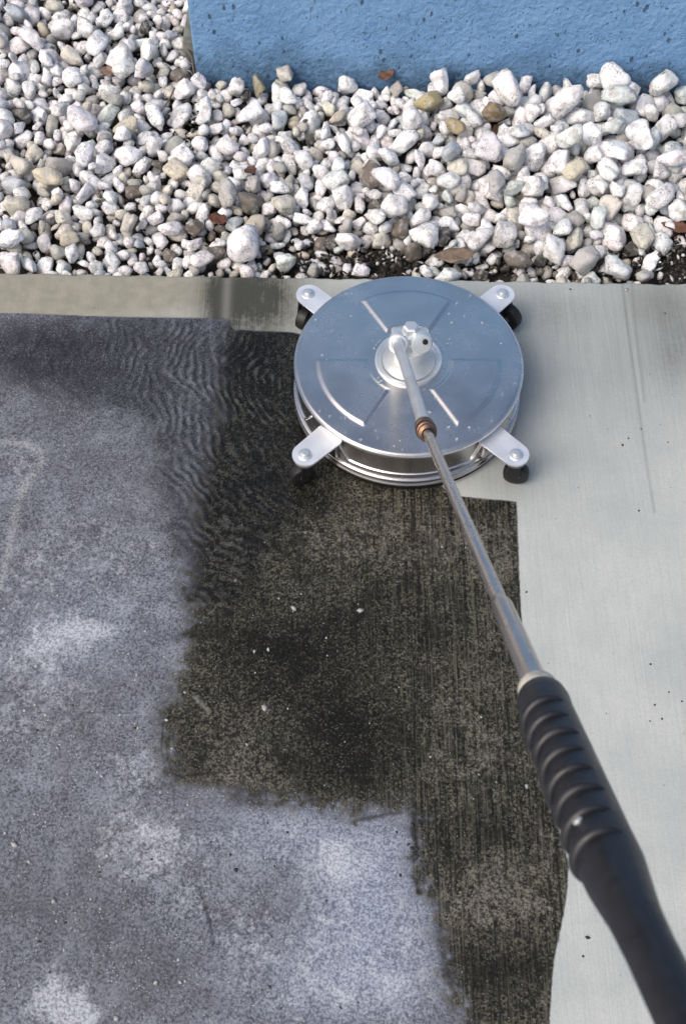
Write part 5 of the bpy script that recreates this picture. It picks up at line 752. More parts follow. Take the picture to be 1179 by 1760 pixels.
19,-1,0,-1322,2228,-66,58,61,9,-57,31,2,-1,0,-1219,2230,7,75,18,-79,-34,20,4,-1,0,-1152,2197,-56,86,23,-74,32,-33,27,-1,0,-1111,2246,-47,84,36,78,26,-11,13,-1,0,-931,2261,-46,94,61,-46,-14,46,17,-1,0,-1603,2316,-8,107,85,14,22,15,
7,-1,0,-1404,2263,-19,107,60,-42,15,49,15,-1,0,-1305,2309,-63,53,76,0,-17,-45,16,-1,0,-1148,2306,-73,66,25,9,-76,40,4,-1,0,-1013,2266,-79,51,67,-50,-6,34,22,-1,0,-982,2285,-50,56,18,-8,43,-76,19,-1,0,-1439,2398,-11,85,21,25,-59,60,
26,-1,0,-1041,2316,-76,73,89,10,10,-6,2,-1,0,-2147,2415,-20,94,44,-19,-63,43,0,-1,0,-1808,2372,-23,54,2,25,-47,73,0,-1,0,-1722,2465,-1,64,10,61,-65,-5,12,-1,0,-1615,2443,-19,67,79,-16,41,0,1,-1,0,-1520,2405,-15,74,29,3,-11,84,
18,-1,0,-1591,2545,6,67,41,2,6,-80,13,-1,0,-1573,2482,5,77,57,-29,50,-39,5,-1,0,-2146,2581,-20,93,78,-7,2,44,25,-1,0,-2018,2574,-23,80,77,-31,-17,32,15,-1,0,-1493,2562,-1,79,60,-43,19,-48,2,-1,0,-1888,2610,-20,73,86,21,-16,1,
5,-1,0,653,569,-75,44,35,7,82,-7,15,-1,0,-1149,627,-54,49,3,49,-68,33,19,-1,0,-1081,644,-36,60,15,12,28,83,2,-1,0,-819,613,-69,58,38,65,-34,36,14,-1,0,-749,656,-79,44,36,-59,-36,44,5,-1,0,-415,611,-74,46,29,62,-27,-52,
20,-1,1,-347,653,-52,81,62,16,-46,43,0,-1,0,-154,672,-74,77,13,-80,-39,-1,9,-1,0,-110,639,-79,41,46,-74,23,-4,11,-1,0,62,667,-75,70,28,-54,-58,33,23,-1,0,353,652,-81,40,64,-46,33,-28,17,-1,0,469,648,-49,53,32,-56,-55,30,
11,-1,1,471,590,-46,86,17,-57,62,27,13,-1,0,856,652,-80,56,8,-78,-42,14,7,-1,0,1226,632,-15,110,70,-36,-35,25,24,-1,0,-1504,716,-46,56,64,42,-46,9,15,-1,0,-1374,635,-59,62,85,27,-5,-4,4,-1,0,-1329,657,-39,60,57,55,23,36,
16,-1,1,-1204,679,-61,68,43,-77,-5,14,26,-1,1,-1138,708,-36,78,0,-83,-2,35,20,-1,0,-1098,739,-48,74,14,2,72,53,12,-1,0,-669,740,-74,63,59,-38,-22,51,13,-1,0,-580,678,-60,43,18,11,-7,87,4,-1,1,-453,663,-4,104,32,58,-44,42,
15,-1,0,-313,685,-71,72,42,68,-40,-14,6,-1,0,295,697,-39,59,58,2,-53,-44,9,-1,0,463,686,-76,48,70,-28,4,-49,15,-1,0,546,652,-51,42,2,35,3,-83,10,-1,0,1418,681,-18,75,69,-33,-47,1,8,-1,0,1495,737,4,106,6,-79,40,-18,
25,-1,0,-1933,770,-10,88,64,21,5,-60,12,-1,0,-1533,767,-40,81,76,23,12,-40,24,-1,1,-1298,726,-34,96,66,4,58,-19,14,-1,0,-999,782,-72,51,11,39,-10,-80,16,-1,1,-916,743,-59,64,66,25,32,-45,25,-1,0,-902,807,-79,48,13,87,-16,13,
15,-1,0,-712,791,-43,44,3,-89,-13,2,18,-1,0,-608,734,-59,53,7,69,-25,52,0,-1,0,-568,763,-70,44,54,-51,45,22,18,-1,0,203,760,-11,52,15,-83,-32,0,26,-1,0,300,740,-69,62,34,40,58,43,5,-1,0,383,693,-40,49,22,-61,37,-50,
22,-1,0,462,780,-31,52,63,-7,62,16,13,-1,0,547,685,-31,60,31,-20,-72,-38,1,-1,0,649,679,-21,75,9,90,1,2,18,-1,0,1352,776,-17,51,45,7,-1,78,9,-1,0,-1744,898,-17,89,36,43,18,68,27,-1,0,-1637,831,-11,62,54,40,24,55,
21,-1,0,-1374,865,-25,58,23,-1,86,-13,17,-1,0,-1339,835,-27,88,62,62,-14,14,9,-1,1,-1207,852,-28,67,32,-12,-2,-83,24,-1,0,-1146,835,-37,57,54,15,39,59,3,-1,1,-917,840,-8,106,9,7,-42,79,15,-1,1,-790,949,-28,73,24,-38,65,44,
15,-1,0,-807,841,-80,56,13,89,4,4,0,-1,0,-726,836,-78,42,63,58,-6,-27,2,-1,0,-646,848,-42,48,30,55,-2,-65,22,-1,0,-551,796,-47,36,29,85,-7,6,11,-1,1,-484,837,-23,82,29,72,2,46,10,-1,1,-472,885,-27,96,7,20,81,34,
26,-1,1,-339,866,-25,80,23,-39,62,47,23,-1,1,-212,861,-20,88,1,53,-30,66,27,-1,0,-61,837,0,88,35,68,48,-4,3,-1,1,306,756,24,124,87,9,8,22,14,-1,0,503,760,15,65,18,14,71,-51,2,-1,1,596,703,20,120,3,-68,-59,7,
12,-1,0,1258,706,-3,98,21,-4,-52,70,11,-1,0,1573,779,38,104,33,-51,-6,66,3,-1,0,-1858,929,-19,76,40,62,-42,-29,19,-1,0,-1557,861,-14,83,46,30,-70,16,2,-1,0,-1523,918,-24,72,45,-10,41,-65,27,-1,1,-1466,906,-5,101,10,-44,78,-4,
2,-1,1,-1351,916,-26,80,28,65,-42,-37,1,-1,0,-1214,895,-30,49,64,-6,52,-36,23,-1,0,-1146,927,-72,48,56,37,-54,25,22,-1,0,-1037,891,-44,65,77,-8,-40,-23,0,-1,1,-981,906,-20,74,57,67,-7,15,4,-1,0,-804,898,-41,52,81,11,-27,26,
10,-1,1,-713,943,-38,86,20,-78,-30,-26,19,-1,0,-583,940,-13,50,39,24,4,-77,2,-1,1,-523,970,-27,76,17,-3,84,28,13,-1,0,-436,944,-49,34,52,73,5,10,6,-1,0,-373,956,-40,65,38,36,-71,19,5,-1,0,-280,916,0,54,4,-69,14,56,
18,-1,0,-236,893,-15,64,11,13,40,-79,20,-1,0,-118,902,-4,56,80,9,33,21,0,-1,0,30,940,-67,48,72,2,46,-27,15,-1,1,90,792,7,134,44,-71,21,-26,22,-1,1,199,878,-25,102,18,4,-49,73,12,-1,0,220,932,-73,71,31,80,27,8,
16,-1,0,495,867,8,66,48,47,-38,47,13,-1,0,601,968,10,70,44,-33,-2,-71,25,-1,1,636,803,31,108,41,68,40,16,18,-1,0,754,894,-10,76,43,-4,-76,-22,3,-1,1,785,858,33,106,15,59,41,52,7,-1,1,868,988,60,87,14,63,-63,3,
2,-1,1,951,774,7,114,50,12,-6,74,19,-1,1,1120,921,-2,106,16,-68,19,53,4,-1,0,1230,877,5,129,35,-61,-53,19,23,-1,0,1356,900,30,105,61,-33,28,-50,18,-1,0,1395,824,-19,73,44,6,-77,-13,16,-1,0,-2256,959,-17,119,16,-40,-67,42,
13,-1,1,-1545,985,-27,121,46,-56,31,44,16,-1,0,-1528,1031,-8,77,47,33,59,-36,22,-1,0,-1442,1043,-11,69,19,-18,-53,68,24,-1,0,-1388,1001,-9,72,44,12,73,-27,21,-1,1,-1280,1044,-17,104,27,37,-55,-54,7,-1,0,-1253,1004,-46,70,14,52,-57,44,
19,-1,1,-1165,983,-41,82,67,-54,-6,25,3,-1,0,-1035,1055,-10,73,29,-23,26,78,26,-1,0,-945,996,1,73,24,73,-46,-1,10,-1,0,-826,981,-35,83,8,35,-43,-71,0,-1,0,-531,1021,-20,54,16,-79,-31,-24,5,-1,0,-161,1030,-25,57,0,-6,-73,53,
12,-1,0,-98,997,17,69,53,-58,-4,-44,3,-1,1,-56,1028,86,135,13,-7,-77,-44,9,-1,1,124,973,2,87,76,20,42,11,22,-1,1,252,1008,14,75,23,-43,61,45,17,-1,0,522,979,-9,86,35,24,62,-49,15,-1,1,521,1014,47,118,82,27,-24,-5,
6,-1,1,658,957,18,98,26,-34,-73,31,0,-1,1,728,947,2,92,53,-32,24,-61,14,-1,1,811,1022,43,71,14,-76,43,18,4,-1,0,966,950,-19,69,46,32,-67,-24,25,-1,1,998,1014,14,90,24,8,-8,86,24,-1,0,1223,1016,14,92,24,31,81,6,
22,-1,0,1331,1010,20,94,21,25,-82,19,8,-1,0,1425,945,13,80,42,-30,71,-20,5,-1,0,1457,1012,3,84,26,75,40,-14,4,-1,0,1634,1047,-8,78,77,-13,42,14,0,-1,0,-2214,1109,20,72,84,11,12,-28,16,-1,0,-2142,1110,-3,103,28,-19,-68,48,
9,-1,0,-2005,1090,-16,71,30,-82,2,-21,0,-1,0,-1728,1149,-17,80,37,-13,-70,40,1,-1,1,-1322,1084,-20,91,7,-56,39,-58,8,-1,0,-1202,1086,-15,62,8,-6,-44,-78,25,-1,1,-1175,1042,-39,74,16,30,-2,83,24,-1,1,-1085,1079,-39,83,23,-86,-14,6,
23,-1,1,-997,1098,-17,89,59,23,63,12,15,-1,0,-736,1067,-10,66,5,23,-4,87,13,-1,1,-590,1076,2,90,26,-64,-29,50,10,-1,1,-486,1070,-11,85,3,-11,-25,86,13,-1,0,-459,1092,-35,64,79,42,-3,-4,27,-1,1,-260,1074,26,136,38,-78,-6,-24,
9,-1,0,-176,1086,-40,72,70,2,-42,37,10,-1,0,-56,1087,-15,84,29,-29,-1,80,4,-1,0,29,1102,-5,52,1,-32,75,38,7,-1,0,142,1060,-12,50,78,-5,1,44,11,-1,1,199,1050,50,109,73,16,-40,-30,20,-1,1,448,1000,58,94,10,18,-61,-63,
15,-1,1,698,1082,69,113,47,70,17,25,2,-1,0,794,1125,0,62,9,-34,34,-75,24,-1,1,828,1060,80,100,30,23,31,75,26,-1,0,877,1118,0,61,53,-21,-36,59,25,-1,0,942,1094,-11,63,22,16,86,1,4,-1,0,1089,1013,-3,60,26,-32,-80,-6,
5,-1,0,1132,1002,-1,82,22,-53,-62,32,25,-1,0,1384,1084,69,118,62,11,12,-63,5,-1,0,1627,1085,54,88,50,37,65,-9,7,-1,0,-2197,1221,-3,84,72,-3,-31,45,14,-1,0,-2022,1159,14,122,14,-71,-54,-4,3,-1,0,-1665,1188,-34,77,34,-46,-24,65,
7,-1,0,-1617,1140,-31,69,26,-48,23,68,10,-1,0,-1362,1115,-18,64,51,-31,10,67,16,-1,0,-1349,1199,-55,51,40,48,35,54,15,-1,0,-1090,1126,-48,63,89,16,4,2,11,-1,0,-979,1106,-71,68,40,-63,-49,10,2,-1,1,-907,1155,-1,114,1,32,80,26,
15,-1,0,-809,1117,-1,122,37,6,-73,37,19,-1,0,-706,1186,-28,52,25,62,60,-3,23,-1,1,-640,1146,-1,92,4,-89,-3,10,0,-1,0,-575,1185,-41,59,52,49,3,55,23,-1,0,-389,1156,-29,66,78,-34,-22,20,0,-1,0,-274,1116,-70,59,44,-5,-74,26,
20,-1,1,-250,1168,-3,113,49,-51,-28,48,14,-1,0,-133,1112,-23,42,75,-45,4,-23,3,-1,0,61,1075,9,58,49,-22,6,-72,10,-1,1,152,1121,40,107,15,8,-37,81,17,-1,1,234,1104,65,92,82,5,-36,-7,16,-1,0,282,1185,65,82,77,-38,16,19,
17,-1,1,361,1189,102,136,15,-52,66,30,25,-1,1,649,1137,67,136,65,-31,-26,48,12,-1,0,849,1120,48,110,23,16,49,70,19,-1,1,784,1183,55,101,64,6,48,40,4,-1,1,1068,1136,19,102,37,-61,-51,19,24,-1,0,1120,1137,34,65,15,28,83,13,
2,-1,0,1495,1215,45,136,89,-6,-5,-11,14,-1,0,1614,1193,20,94,5,79,-9,42,13,-1,0,-2230,1274,-20,55,84,17,26,-12,17,-1,0,-1600,1212,-21,57,11,-53,66,-28,6,-1,0,-1527,1229,-25,53,67,-36,-41,25,5,-1,0,-1475,1185,-18,83,43,38,-33,-61,
25,-1,1,-1214,1207,-13,112,37,-72,-19,35,19,-1,0,-1158,1190,-34,57,63,56,12,30,19,-1,1,-1110,1240,2,117,71,-50,-21,-9,20,-1,1,-1062,1199,-16,87,73,19,-4,49,5,-1,0,-852,1246,-71,53,4,-68,40,44,25,-1,0,-752,1276,-43,63,81,35,4,17,
26,-1,0,-673,1213,-40,80,0,28,85,5,11,-1,0,-490,1183,-11,77,23,-83,25,9,20,-1,1,-445,1208,-25,83,29,-59,58,22,20,-1,0,-355,1252,-64,64,17,46,-12,-74,6,-1,0,-294,1207,-34,92,48,-29,-57,-41,19,-1,0,-119,1212,-17,69,16,-64,-17,-59,
19,-1,0,-20,1206,-54,81,31,33,21,-75,18,-1,1,86,1205,14,93,59,-12,-33,58,0,-1,0,172,1243,16,76,81,-37,-12,-2,1,-1,0,228,1233,30,68,21,-39,60,-51,7,-1,0,325,1232,59,69,83,-1,11,32,13,-1,0,394,1177,54,66,80,11,-31,26,
17,-1,1,485,1284,90,100,80,-34,-4,23,1,-1,0,710,1222,66,97,13,-52,-8,-72,2,-1,0,859,1203,35,133,37,-51,-63,-15,15,-1,0,964,1274,29,67,28,53,38,-56,11,-1,0,1013,1275,-7,81,83,0,26,25,5,-1,0,1123,1229,35,102,19,-85,-14,15,
17,-1,0,1297,1204,40,87,75,18,43,-16,3,-1,0,1328,1154,72,86,70,-28,29,-40,1,-1,0,-2170,1285,-20,70,31,39,73,-20,5,-1,0,-1652,1285,15,70,26,5,-11,-85,18,-1,0,-1576,1320,-65,50,20,-65,-57,15,2,-1,1,-1525,1292,-38,102,3,77,-34,33,
22,-1,0,-1501,1349,-2,76,34,-61,-49,29,27,-1,0,-1455,1326,-15,81,29,25,80,16,18,-1,0,-1301,1311,-29,107,25,81,27,16,3,-1,1,-1219,1271,26,78,23,28,-24,-79,12,-1,0,-1165,1294,-42,81,80,-13,-4,38,26,-1,0,-983,1279,-34,70,55,-54,47,-2,
12,-1,0,-822,1292,-52,71,9,-41,-66,45,4,-1,1,-709,1307,-13,101,29,12,-25,80,9,-1,1,-568,1283,-1,82,50,-30,-67,14,10,-1,1,-455,1278,29,88,20,15,-2,87,3,-1,0,-381,1320,-42,48,53,66,-17,-27,8,-1,1,-292,1315,-6,74,13,7,89,6,
9,-1,0,-233,1282,-39,48,55,35,48,39,7,-1,0,-140,1275,-48,57,43,-57,53,-12,13,-1,1,-96,1261,-1,93,37,-24,-77,12,1,-1,1,167,1302,25,70,29,43,37,-64,17,-1,0,281,1267,31,77,18,57,-31,-59,14,-1,0,347,1300,45,109,54,-50,-14,50,
20,-1,1,595,1326,44,82,78,43,-11,-5,4,-1,0,697,1318,10,79,44,-41,62,26,10,-1,0,846,1287,-22,62,41,41,-53,-44,19,-1,1,849,1421,75,114,16,71,-49,22,15,-1,0,1263,1228,6,47,42,-15,78,0,21,-1,0,1257,1279,50,90,53,-45,7,-57,
0,-1,0,1397,1296,26,72,51,-58,3,-46,14,-1,0,1159,951,60,132,16,68,-40,-39,20,-1,0,1539,1306,-4,67,22,-62,59,-17,25,-1,0,-1928,1360,-22,39,1,35,81,-15,15,-1,1,-1665,1394,-4,104,41,70,-5,37,0,-1,0,-1540,1343,-37,52,55,-54,-11,45,
12,-1,1,-1358,1337,-9,95,82,23,-24,17,19,-1,0,-1225,1327,13,64,23,-13,-8,-86,15,-1,1,-1150,1342,24,82,64,-62,-5,-14,24,-1,0,-894,1355,-69,60,3,28,-26,-81,3,-1,0,-605,1354,-10,59,81,-22,33,2,11,-1,0,-427,1398,-13,60,20,-42,-65,42,
18,-1,0,-245,1364,-13,54,36,-37,-74,1,0,-1,0,-165,1370,13,61,16,-30,-67,49,22,-1,0,-72,1384,-2,72,6,-77,-32,-34,27,-1,0,-5,1330,-46,110,23,-74,-42,18,3,-1,0,216,1373,-11,59,41,8,32,-73,13,-1,1,555,1419,76,86,21,-76,-27,-33,
14,-1,0,661,1346,51,71,86,15,1,23,7,-1,1,757,1427,44,136,14,32,70,-45,13,-1,0,761,1510,27,81,33,-67,6,51,0,-1,1,951,1431,29,130,8,16,-66,58,1,-1,1,1060,1446,46,95,37,-55,39,47,27,-1,0,1048,1285,53,114,47,-30,55,-45,
13,-1,0,1230,1333,-7,93,12,11,46,-75,21,-1,0,1427,1402,37,92,75,-19,38,-25,21,-1,0,1509,1376,64,136,28,17,-13,-83,16,-1,0,1681,1378,54,136,58,26,59,22,11,-1,0,-1939,1429,-16,85,81,-11,-30,-24,19,-1,0,-1659,1471,-4,115,41,-77,12,-17,
3,-1,1,-1597,1427,-18,79,15,56,-65,23,24,-1,0,-1431,1398,-36,62,40,-43,-67,13,2,-1,0,-1377,1422,1,80,30,53,64,-18,23,-1,0,-1322,1444,0,62,42,-68,20,36,20,-1,0,-1242,1417,-9,74,29,26,18,-79,25,-1,0,-917,1446,-72,77,78,21,14,38,
0,-1,1,-760,1424,-21,74,9,15,74,-48,18,-1,0,-625,1437,-43,45,26,-35,79,2,11,-1,0,-540,1384,-48,91,49,-15,24,70,23,-1,0,-437,1485,-38,84,40,-34,2,73,2,-1,0,-405,1396,-39,46,32,-81,-8,-21,21,-1,0,-260,1436,-36,69,69,-37,32,-31,
19,-1,1,-157,1447,20,136,44,-11,60,49,5,-1,0,-21,1467,-45,73,34,-34,74,-18,18,-1,0,-10,1381,-4,74,4,8,-82,-36,22,-1,0,44,1492,-24,86,67,-39,34,-31,3,-1,0,225,1419,-22,68,34,5,-30,-78,13,-1,1,317,1385,73,96,83,7,34,3,
23,-1,0,394,1483,52,99,24,-30,-1,-81,14,-1,0,595,1443,69,74,24,-71,32,-37,3,-1,0,645,1455,11,80,74,-35,37,1,8,-1,0,701,1481,19,99,17,-41,31,-72,9,-1,0,978,1572,50,119,5,-1,67,60,23,-1,1,1046,1511,26,126,60,-11,41,-52,
9,-1,0,1337,1526,80,111,60,-23,-60,20,3,-1,0,1287,1345,58,136,49,-50,53,-18,3,-1,0,1346,1414,65,134,0,-82,10,35,13,-1,0,1463,1441,28,87,46,-50,58,10,3,-1,0,1566,1510,29,98,70,13,5,-55,24,-1,0,1686,1462,-11,93,4,61,-57,33,
1,-1,0,-1767,1482,6,100,35,-46,-30,-62,27,-1,1,-1596,1507,-12,100,14,89,2,1,0,-1,1,-1420,1477,39,84,3,48,-73,22,18,-1,0,-1349,1529,13,56,18,-55,-35,60,10,-1,0,-1310,1500,27,77,33,42,49,-53,18,-1,0,-1296,1525,-39,71,20,13,70,-52,
7,-1,1,-1094,1523,4,72,45,-65,31,31,24,-1,1,-1023,1487,-10,136,65,-47,37,-14,21,-1,0,-972,1508,-64,66,15,-64,-24,57,4,-1,1,-921,1535,-51,135,17,-57,56,-38,24,-1,0,-828,1505,-37,75,84,19,-27,1,9,-1,0,-714,1531,-15,65,26,32,63,50,
21,-1,0,-681,1545,19,72,76,-19,9,43,11,-1,0,-551,1418,-10,71,81,39,1,-3,5,-1,0,-394,1528,-25,66,32,66,-2,-51,8,-1,0,-336,1553,-20,52,61,0,-29,-59,22,-1,0,-199,1526,-41,60,11,0,0,-89,10,-1,0,154,1461,-35,63,27,-54,40,-53,
13,-1,1,246,1483,100,81,66,56,-11,20,2,-1,0,422,1557,30,97,55,35,9,-61,6,-1,0,571,1502,47,104,79,32,-2,29,14,-1,0,608,1497,4,65,80,-10,-37,13,24,-1,0,828,1590,3,66,51,-61,-27,-32,5,-1,0,952,1562,-22,95,32,20,-46,-68,
2,-1,1,1228,1598,3,92,40,-30,-71,-24,27,-1,0,1285,1545,26,113,68,-43,-29,26,19,-1,0,1491,1487,43,87,67,19,54,16,0,-1,0,1523,1547,-13,93,13,63,63,4,11,-1,0,1642,1530,0,126,45,32,0,-71,10,-1,0,-2088,1516,-23,44,82,-7,35,14,
1,-1,0,-2052,1543,-6,68,70,-18,-9,-53,4,-1,0,-1703,1553,-1,108,75,-42,20,15,16,-1,0,-1569,1574,-18,58,48,-17,58,46,5,-1,0,-1497,1573,-44,46,22,-46,-5,-74,0,-1,0,-1412,1620,-30,76,30,-49,20,-66,19,-1,0,-1367,1565,-22,55,72,-7,-41,-33,
13,-1,1,-1204,1556,28,103,70,-13,27,47,9,-1,0,-1164,1610,-21,72,66,37,48,-5,24,-1,0,-974,1560,-76,62,20,17,-34,-79,13,-1,0,-868,1533,-68,56,40,20,-77,12,19,-1,1,-462,1567,26,91,69,-44,9,-35,2,-1,0,-426,1572,-17,62,25,-77,-20,-32,
22,-1,0,-378,1574,-22,82,72,-30,38,-24,11,-1,0,-298,1607,-13,77,50,-28,68,13,13,-1,0,46,1615,-34,50,45,14,57,51,15,-1,0,118,1572,1,89,21,-33,-81,10,9,-1,0,273,1578,46,115,42,-33,-39,-61,18,-1,1,346,1582,26,85,1,32,72,-44,
18,-1,0,364,1647,17,90,62,-3,-2,65,21,-1,0,578,1610,9,89,29,47,-23,-67,13,-1,0,633,1606,12,105,14,50,-41,-61,21,-1,0,733,1598,31,136,43,57,-35,-42,4,-1,0,864,1627,-11,87,85,-15,17,-17,12,-1,0,1018,1562,-9,88,20,41,1,-78,
23,-1,0,1129,1604,15,86,14,-16,37,79,27,-1,0,1315,1607,22,72,49,74,-8,15,14,-1,0,1478,1582,2,75,22,-12,80,-33,1,-1,0,-2188,1633,-16,107,21,45,74,-10,9,-1,0,-2106,1693,-22,76,36,-13,-25,78,23,-1,0,-1917,1621,-16,94,0,72,-54,4,
24,-1,0,-1700,1614,0,75,84,32,4,5,22,-1,0,-1670,1672,-62,62,46,71,15,-25,22,-1,0,-1523,1659,-39,68,42,1,41,68,25,-1,0,-1363,1621,-14,67,68,52,-6,27,17,-1,0,-1176,1667,-53,62,7,-75,45,-20,9,-1,0,-1068,1630,-37,45,16,-44,-58,51,
12,-1,1,-920,1655,-14,104,7,35,29,-77,12,-1,0,-794,1654,-35,59,66,12,23,56,9,-1,0,-731,1658,-46,68,40,-62,50,12,15,-1,1,-689,1658,-9,100,73,-2,-52,-6,2,-1,1,-480,1702,36,88,23,60,62,12,13,-1,1,-418,1690,-36,73,34,27,-11,-78,
16,-1,1,-218,1697,-20,104,70,48,-28,8,22,-1,0,-42,1663,-36,76,60,0,29,-60,27,-1,0,42,1695,-46,58,51,-22,51,49,13,-1,0,169,1647,-4,107,86,-2,-7,-26,0,-1,0,550,1646,28,86,9,-59,25,62,21,-1,0,-2258,1758,-23,38,73,12,-9,-50,
14,-1,0,-2021,1751,-11,61,43,-33,-36,63,27,-1,0,-1956,1745,6,105,71,3,-7,55,17,-1,0,-1745,1753,-25,93,43,74,-1,-28,15,-1,1,-1656,1683,-17,85,74,42,7,-28,25,-1,0,-1525,1747,-65,61,31,-60,-37,-46,25,-1,0,-1475,1737,-35,70,20,68,-47,29,
15,-1,1,-1399,1717,-8,83,33,-81,-19,11,27,-1,0,-1308,1726,-49,67,55,-40,7,-58,15,-1,1,-1239,1655,-22,101,2,-13,-30,-84,14,-1,0,-1011,1728,-27,65,24,-67,-49,-26,11,-1,1,-938,1773,-37,104,10,-2,84,30,23,-1,0,-870,1721,-39,89,65,-25,-33,46,
8,-1,0,-793,1733,-82,38,21,5,87,3,17,-1,0,-757,1723,-41,54,31,-4,67,-51,25,-1,0,-2123,1813,9,120,83,-6,33,-6,15,-1,0,-1844,1736,-18,34,3,-63,26,59,23,-1,0,-1714,1806,0,73,7,6,-89,4,22,-1,0,-1528,1789,-32,60,75,7,34,-36,
3,-1,1,-1516,1729,-12,74,4,-60,16,65,3,-1,0,-1363,1799,-26,73,75,-9,11,48,6,-1,0,-1279,1797,-79,41,80,20,-32,-13,14,-1,0,-1234,1791,-24,48,32,-53,-32,-57,25,-1,1,-1182,1755,24,136,1,-61,65,-11,26,-1,0,-1073,1763,-56,61,46,22,43,60,
1,-1,0,-973,1831,-45,48,27,5,10,85,7,-1,0,-922,1837,-29,69,55,-25,-57,-35,18,-1,0,-2214,1904,-19,66,15,-44,76,-9,3,-1,0,-1807,1813,33,105,5,51,-7,-74,3,-1,1,-1526,1822,19,97,55,-8,3,71,18,-1,0,-1485,1855,-34,40,24,-17,-71,-46,
19,-1,1,-1319,1928,4,130,47,-20,12,-73,17,-1,0,-1274,1958,-42,48,60,-42,46,-25,15,-1,0,-1049,1885,-53,54,36,12,-34,-74,12,-1,0,-1980,1908,-9,108,39,-81,-5,-6,17,-1,0,-1877,1916,-5,75,48,69,-28,15,8,-1,0,-1802,1946,-19,60,38,-69,-25,36,
21,-1,0,-1738,1908,-44,51,18,-80,-30,-22,4,-1,1,-1662,1938,-8,99,6,-15,88,2,8,-1,0,-1582,1976,-22,83,47,74,-14,17,21,-1,0,-1467,1938,-29,97,38,-21,-75,25,23,-1,0,-1380,1933,-16,74,68,16,-4,57,13,-1,0,-1022,1926,-18,67,28,58,-18,-60,
24,-1,0,-914,1954,-66,67,40,-50,63,-10,0,-1,0,-2140,2029,-2,88,64,-63,-1,0,25,-1,0,-1827,1985,30,114,36,36,-34,66,6,-1,0,-1747,1941,13,111,13,37,74,33,23,-1,0,-1632,2015,-22,60,36,-43,71,5,19,-1,0,-1254,2037,-79,41,18,45,73,-19,
12,-1,0,-1178,1979,-35,86,58,21,48,45,6,-1,1,-993,2016,-5,74,26,-17,10,-84,21,-1,0,-2152,2074,-4,76,58,26,60,19,25,-1,0,-2100,2084,-22,94,50,0,58,47,9,-1,0,-1841,2106,34,69,48,-25,-70,18,17,-1,0,-1741,2145,-29,72,60,19,11,-63,
18,-1,0,-1634,2074,-8,70,39,22,-13,77,7,-1,0,-1199,2099,-28,61,15,73,-28,43,13,-1,0,-965,2081,-35,63,21,87,-12,1,3,-1,0,-903,2077,-66,66,28,69,-8,-50,12,-1,0,-2118,2152,20,65,29,69,-38,-32,15,-1,0,-1910,2130,8,117,41,-24,4,76,
24,-1,0,-1884,2208,30,136,37,7,-66,47,26,-1,1,-1698,2137,11,127,79,-19,38,2,24,-1,1,-1301,2127,-17,107,9,-34,44,70,16,-1,1,-1236,2178,-33,80,7,4,-79,-43,7,-1,0,-1128,2145,-23,72,59,-13,14,65,3,-1,0,-1094,2189,-38,65,30,0,-84,-14,
14,-1,0,-977,2179,-27,82,23,-27,-77,31,6,-1,0,-2266,2232,-12,63,14,-21,-1,86,2,-1,0,-2083,2240,17,115,51,-28,22,-65,12,-1,0,-2037,2231,-17,48,28,27,64,-50,1,-1,0,-1800,2225,-10,89,7,46,-76,-16,21,-1,0,-1707,2217,-6,73,10,-8,-54,71,
21,-1,0,-1639,2254,-23,53,11,62,64,5,2,-1,0,-1161,2270,-32,72,33,63,-55,5,23,-1,0,-1002,2243,-48,57,36,38,21,70,4,-1,0,-1722,2281,-18,108,15,-28,65,54,2,-1,0,-1683,2245,-44,48,10,-19,86,-16,25,-1,0,-1455,2285,-29,43,41,61,21,48,
9,-1,0,-1389,2338,-9,95,53,16,8,-70,21,-1,0,-1291,2340,-17,68,36,13,-81,-11,10,-1,0,-1671,2345,-8,57,46,28,-54,47,18,-1,0,-1524,2367,6,58,76,27,-15,37,5,-1,0,-1399,2434,11,59,9,-48,61,45,7,-1,0,-1986,2467,-8,81,6,70,0,-56,
25,-1,0,-1711,2458,33,52,29,-75,-40,-3,19,-1,0,-1528,2457,13,68,73,14,-11,-50,3,-1,0,-1373,2461,-22,63,70,-33,-21,41,14,-1,0,-1167,2433,-14,105,8,-53,-68,-25,14,-1,0,-933,2461,-16,65,66,30,-7,53,4,-1,0,-2209,2497,-19,86,69,-41,-15,-39,
1,-1,0,-1995,2515,-6,52,15,-36,-79,18,2,-1,0,-1833,2520,3,96,10,-31,41,73,10,-1,0,-1728,2537,-7,79,33,67,-50,8,23,-1,0,-1524,2534,33,63,47,-63,-7,43,19,-1,0,-1461,2513,-23,70,34,7,-66,-51,17,-1,0,-970,2539,-9,63,61,-66,-6,0,
7,-1,0,-2112,2605,-3,42,1,-84,-30,16,8,-1,0,-1585,2589,-14,57,1,-45,40,-67,10,-1,0,-1208,2667,1,57,0,11,-88,-17,12,-1,0,-2050,2632,-23,95,29,68,41,-31,4,-1,0,-1713,2752,-2,136,42,-3,-66,43,17,-1,0,-1619,2640,-3,54,58,62,-19,-25,
16,-1,0,-1524,2675,-19,71,17,84,-5,-25,27,-1,0,-1368,2706,-5,91,69,-46,35,2,5,-1,0,-1121,2658,-22,93,6,65,60,-14,10,-1,0,342,1617,30,21,32,-27,-78,16,8,-1,0,-1733,1854,-21,27,40,-68,-3,44,22,-1,0,-1778,1676,-16,33,0,-79,43,4,
25,-1,0,-1682,1645,-48,34,53,65,2,31,3,-1,0,-1427,973,-33,30,54,-28,40,-53,22,-1,0,-947,1909,-22,33,13,-88,15,-6,3,-1,0,-124,1068,81,28,4,-57,-48,-51,17,-1,0,-976,2282,-88,21,23,42,64,41,20,-1,0,-1958,2154,-16,27,25,33,73,32,
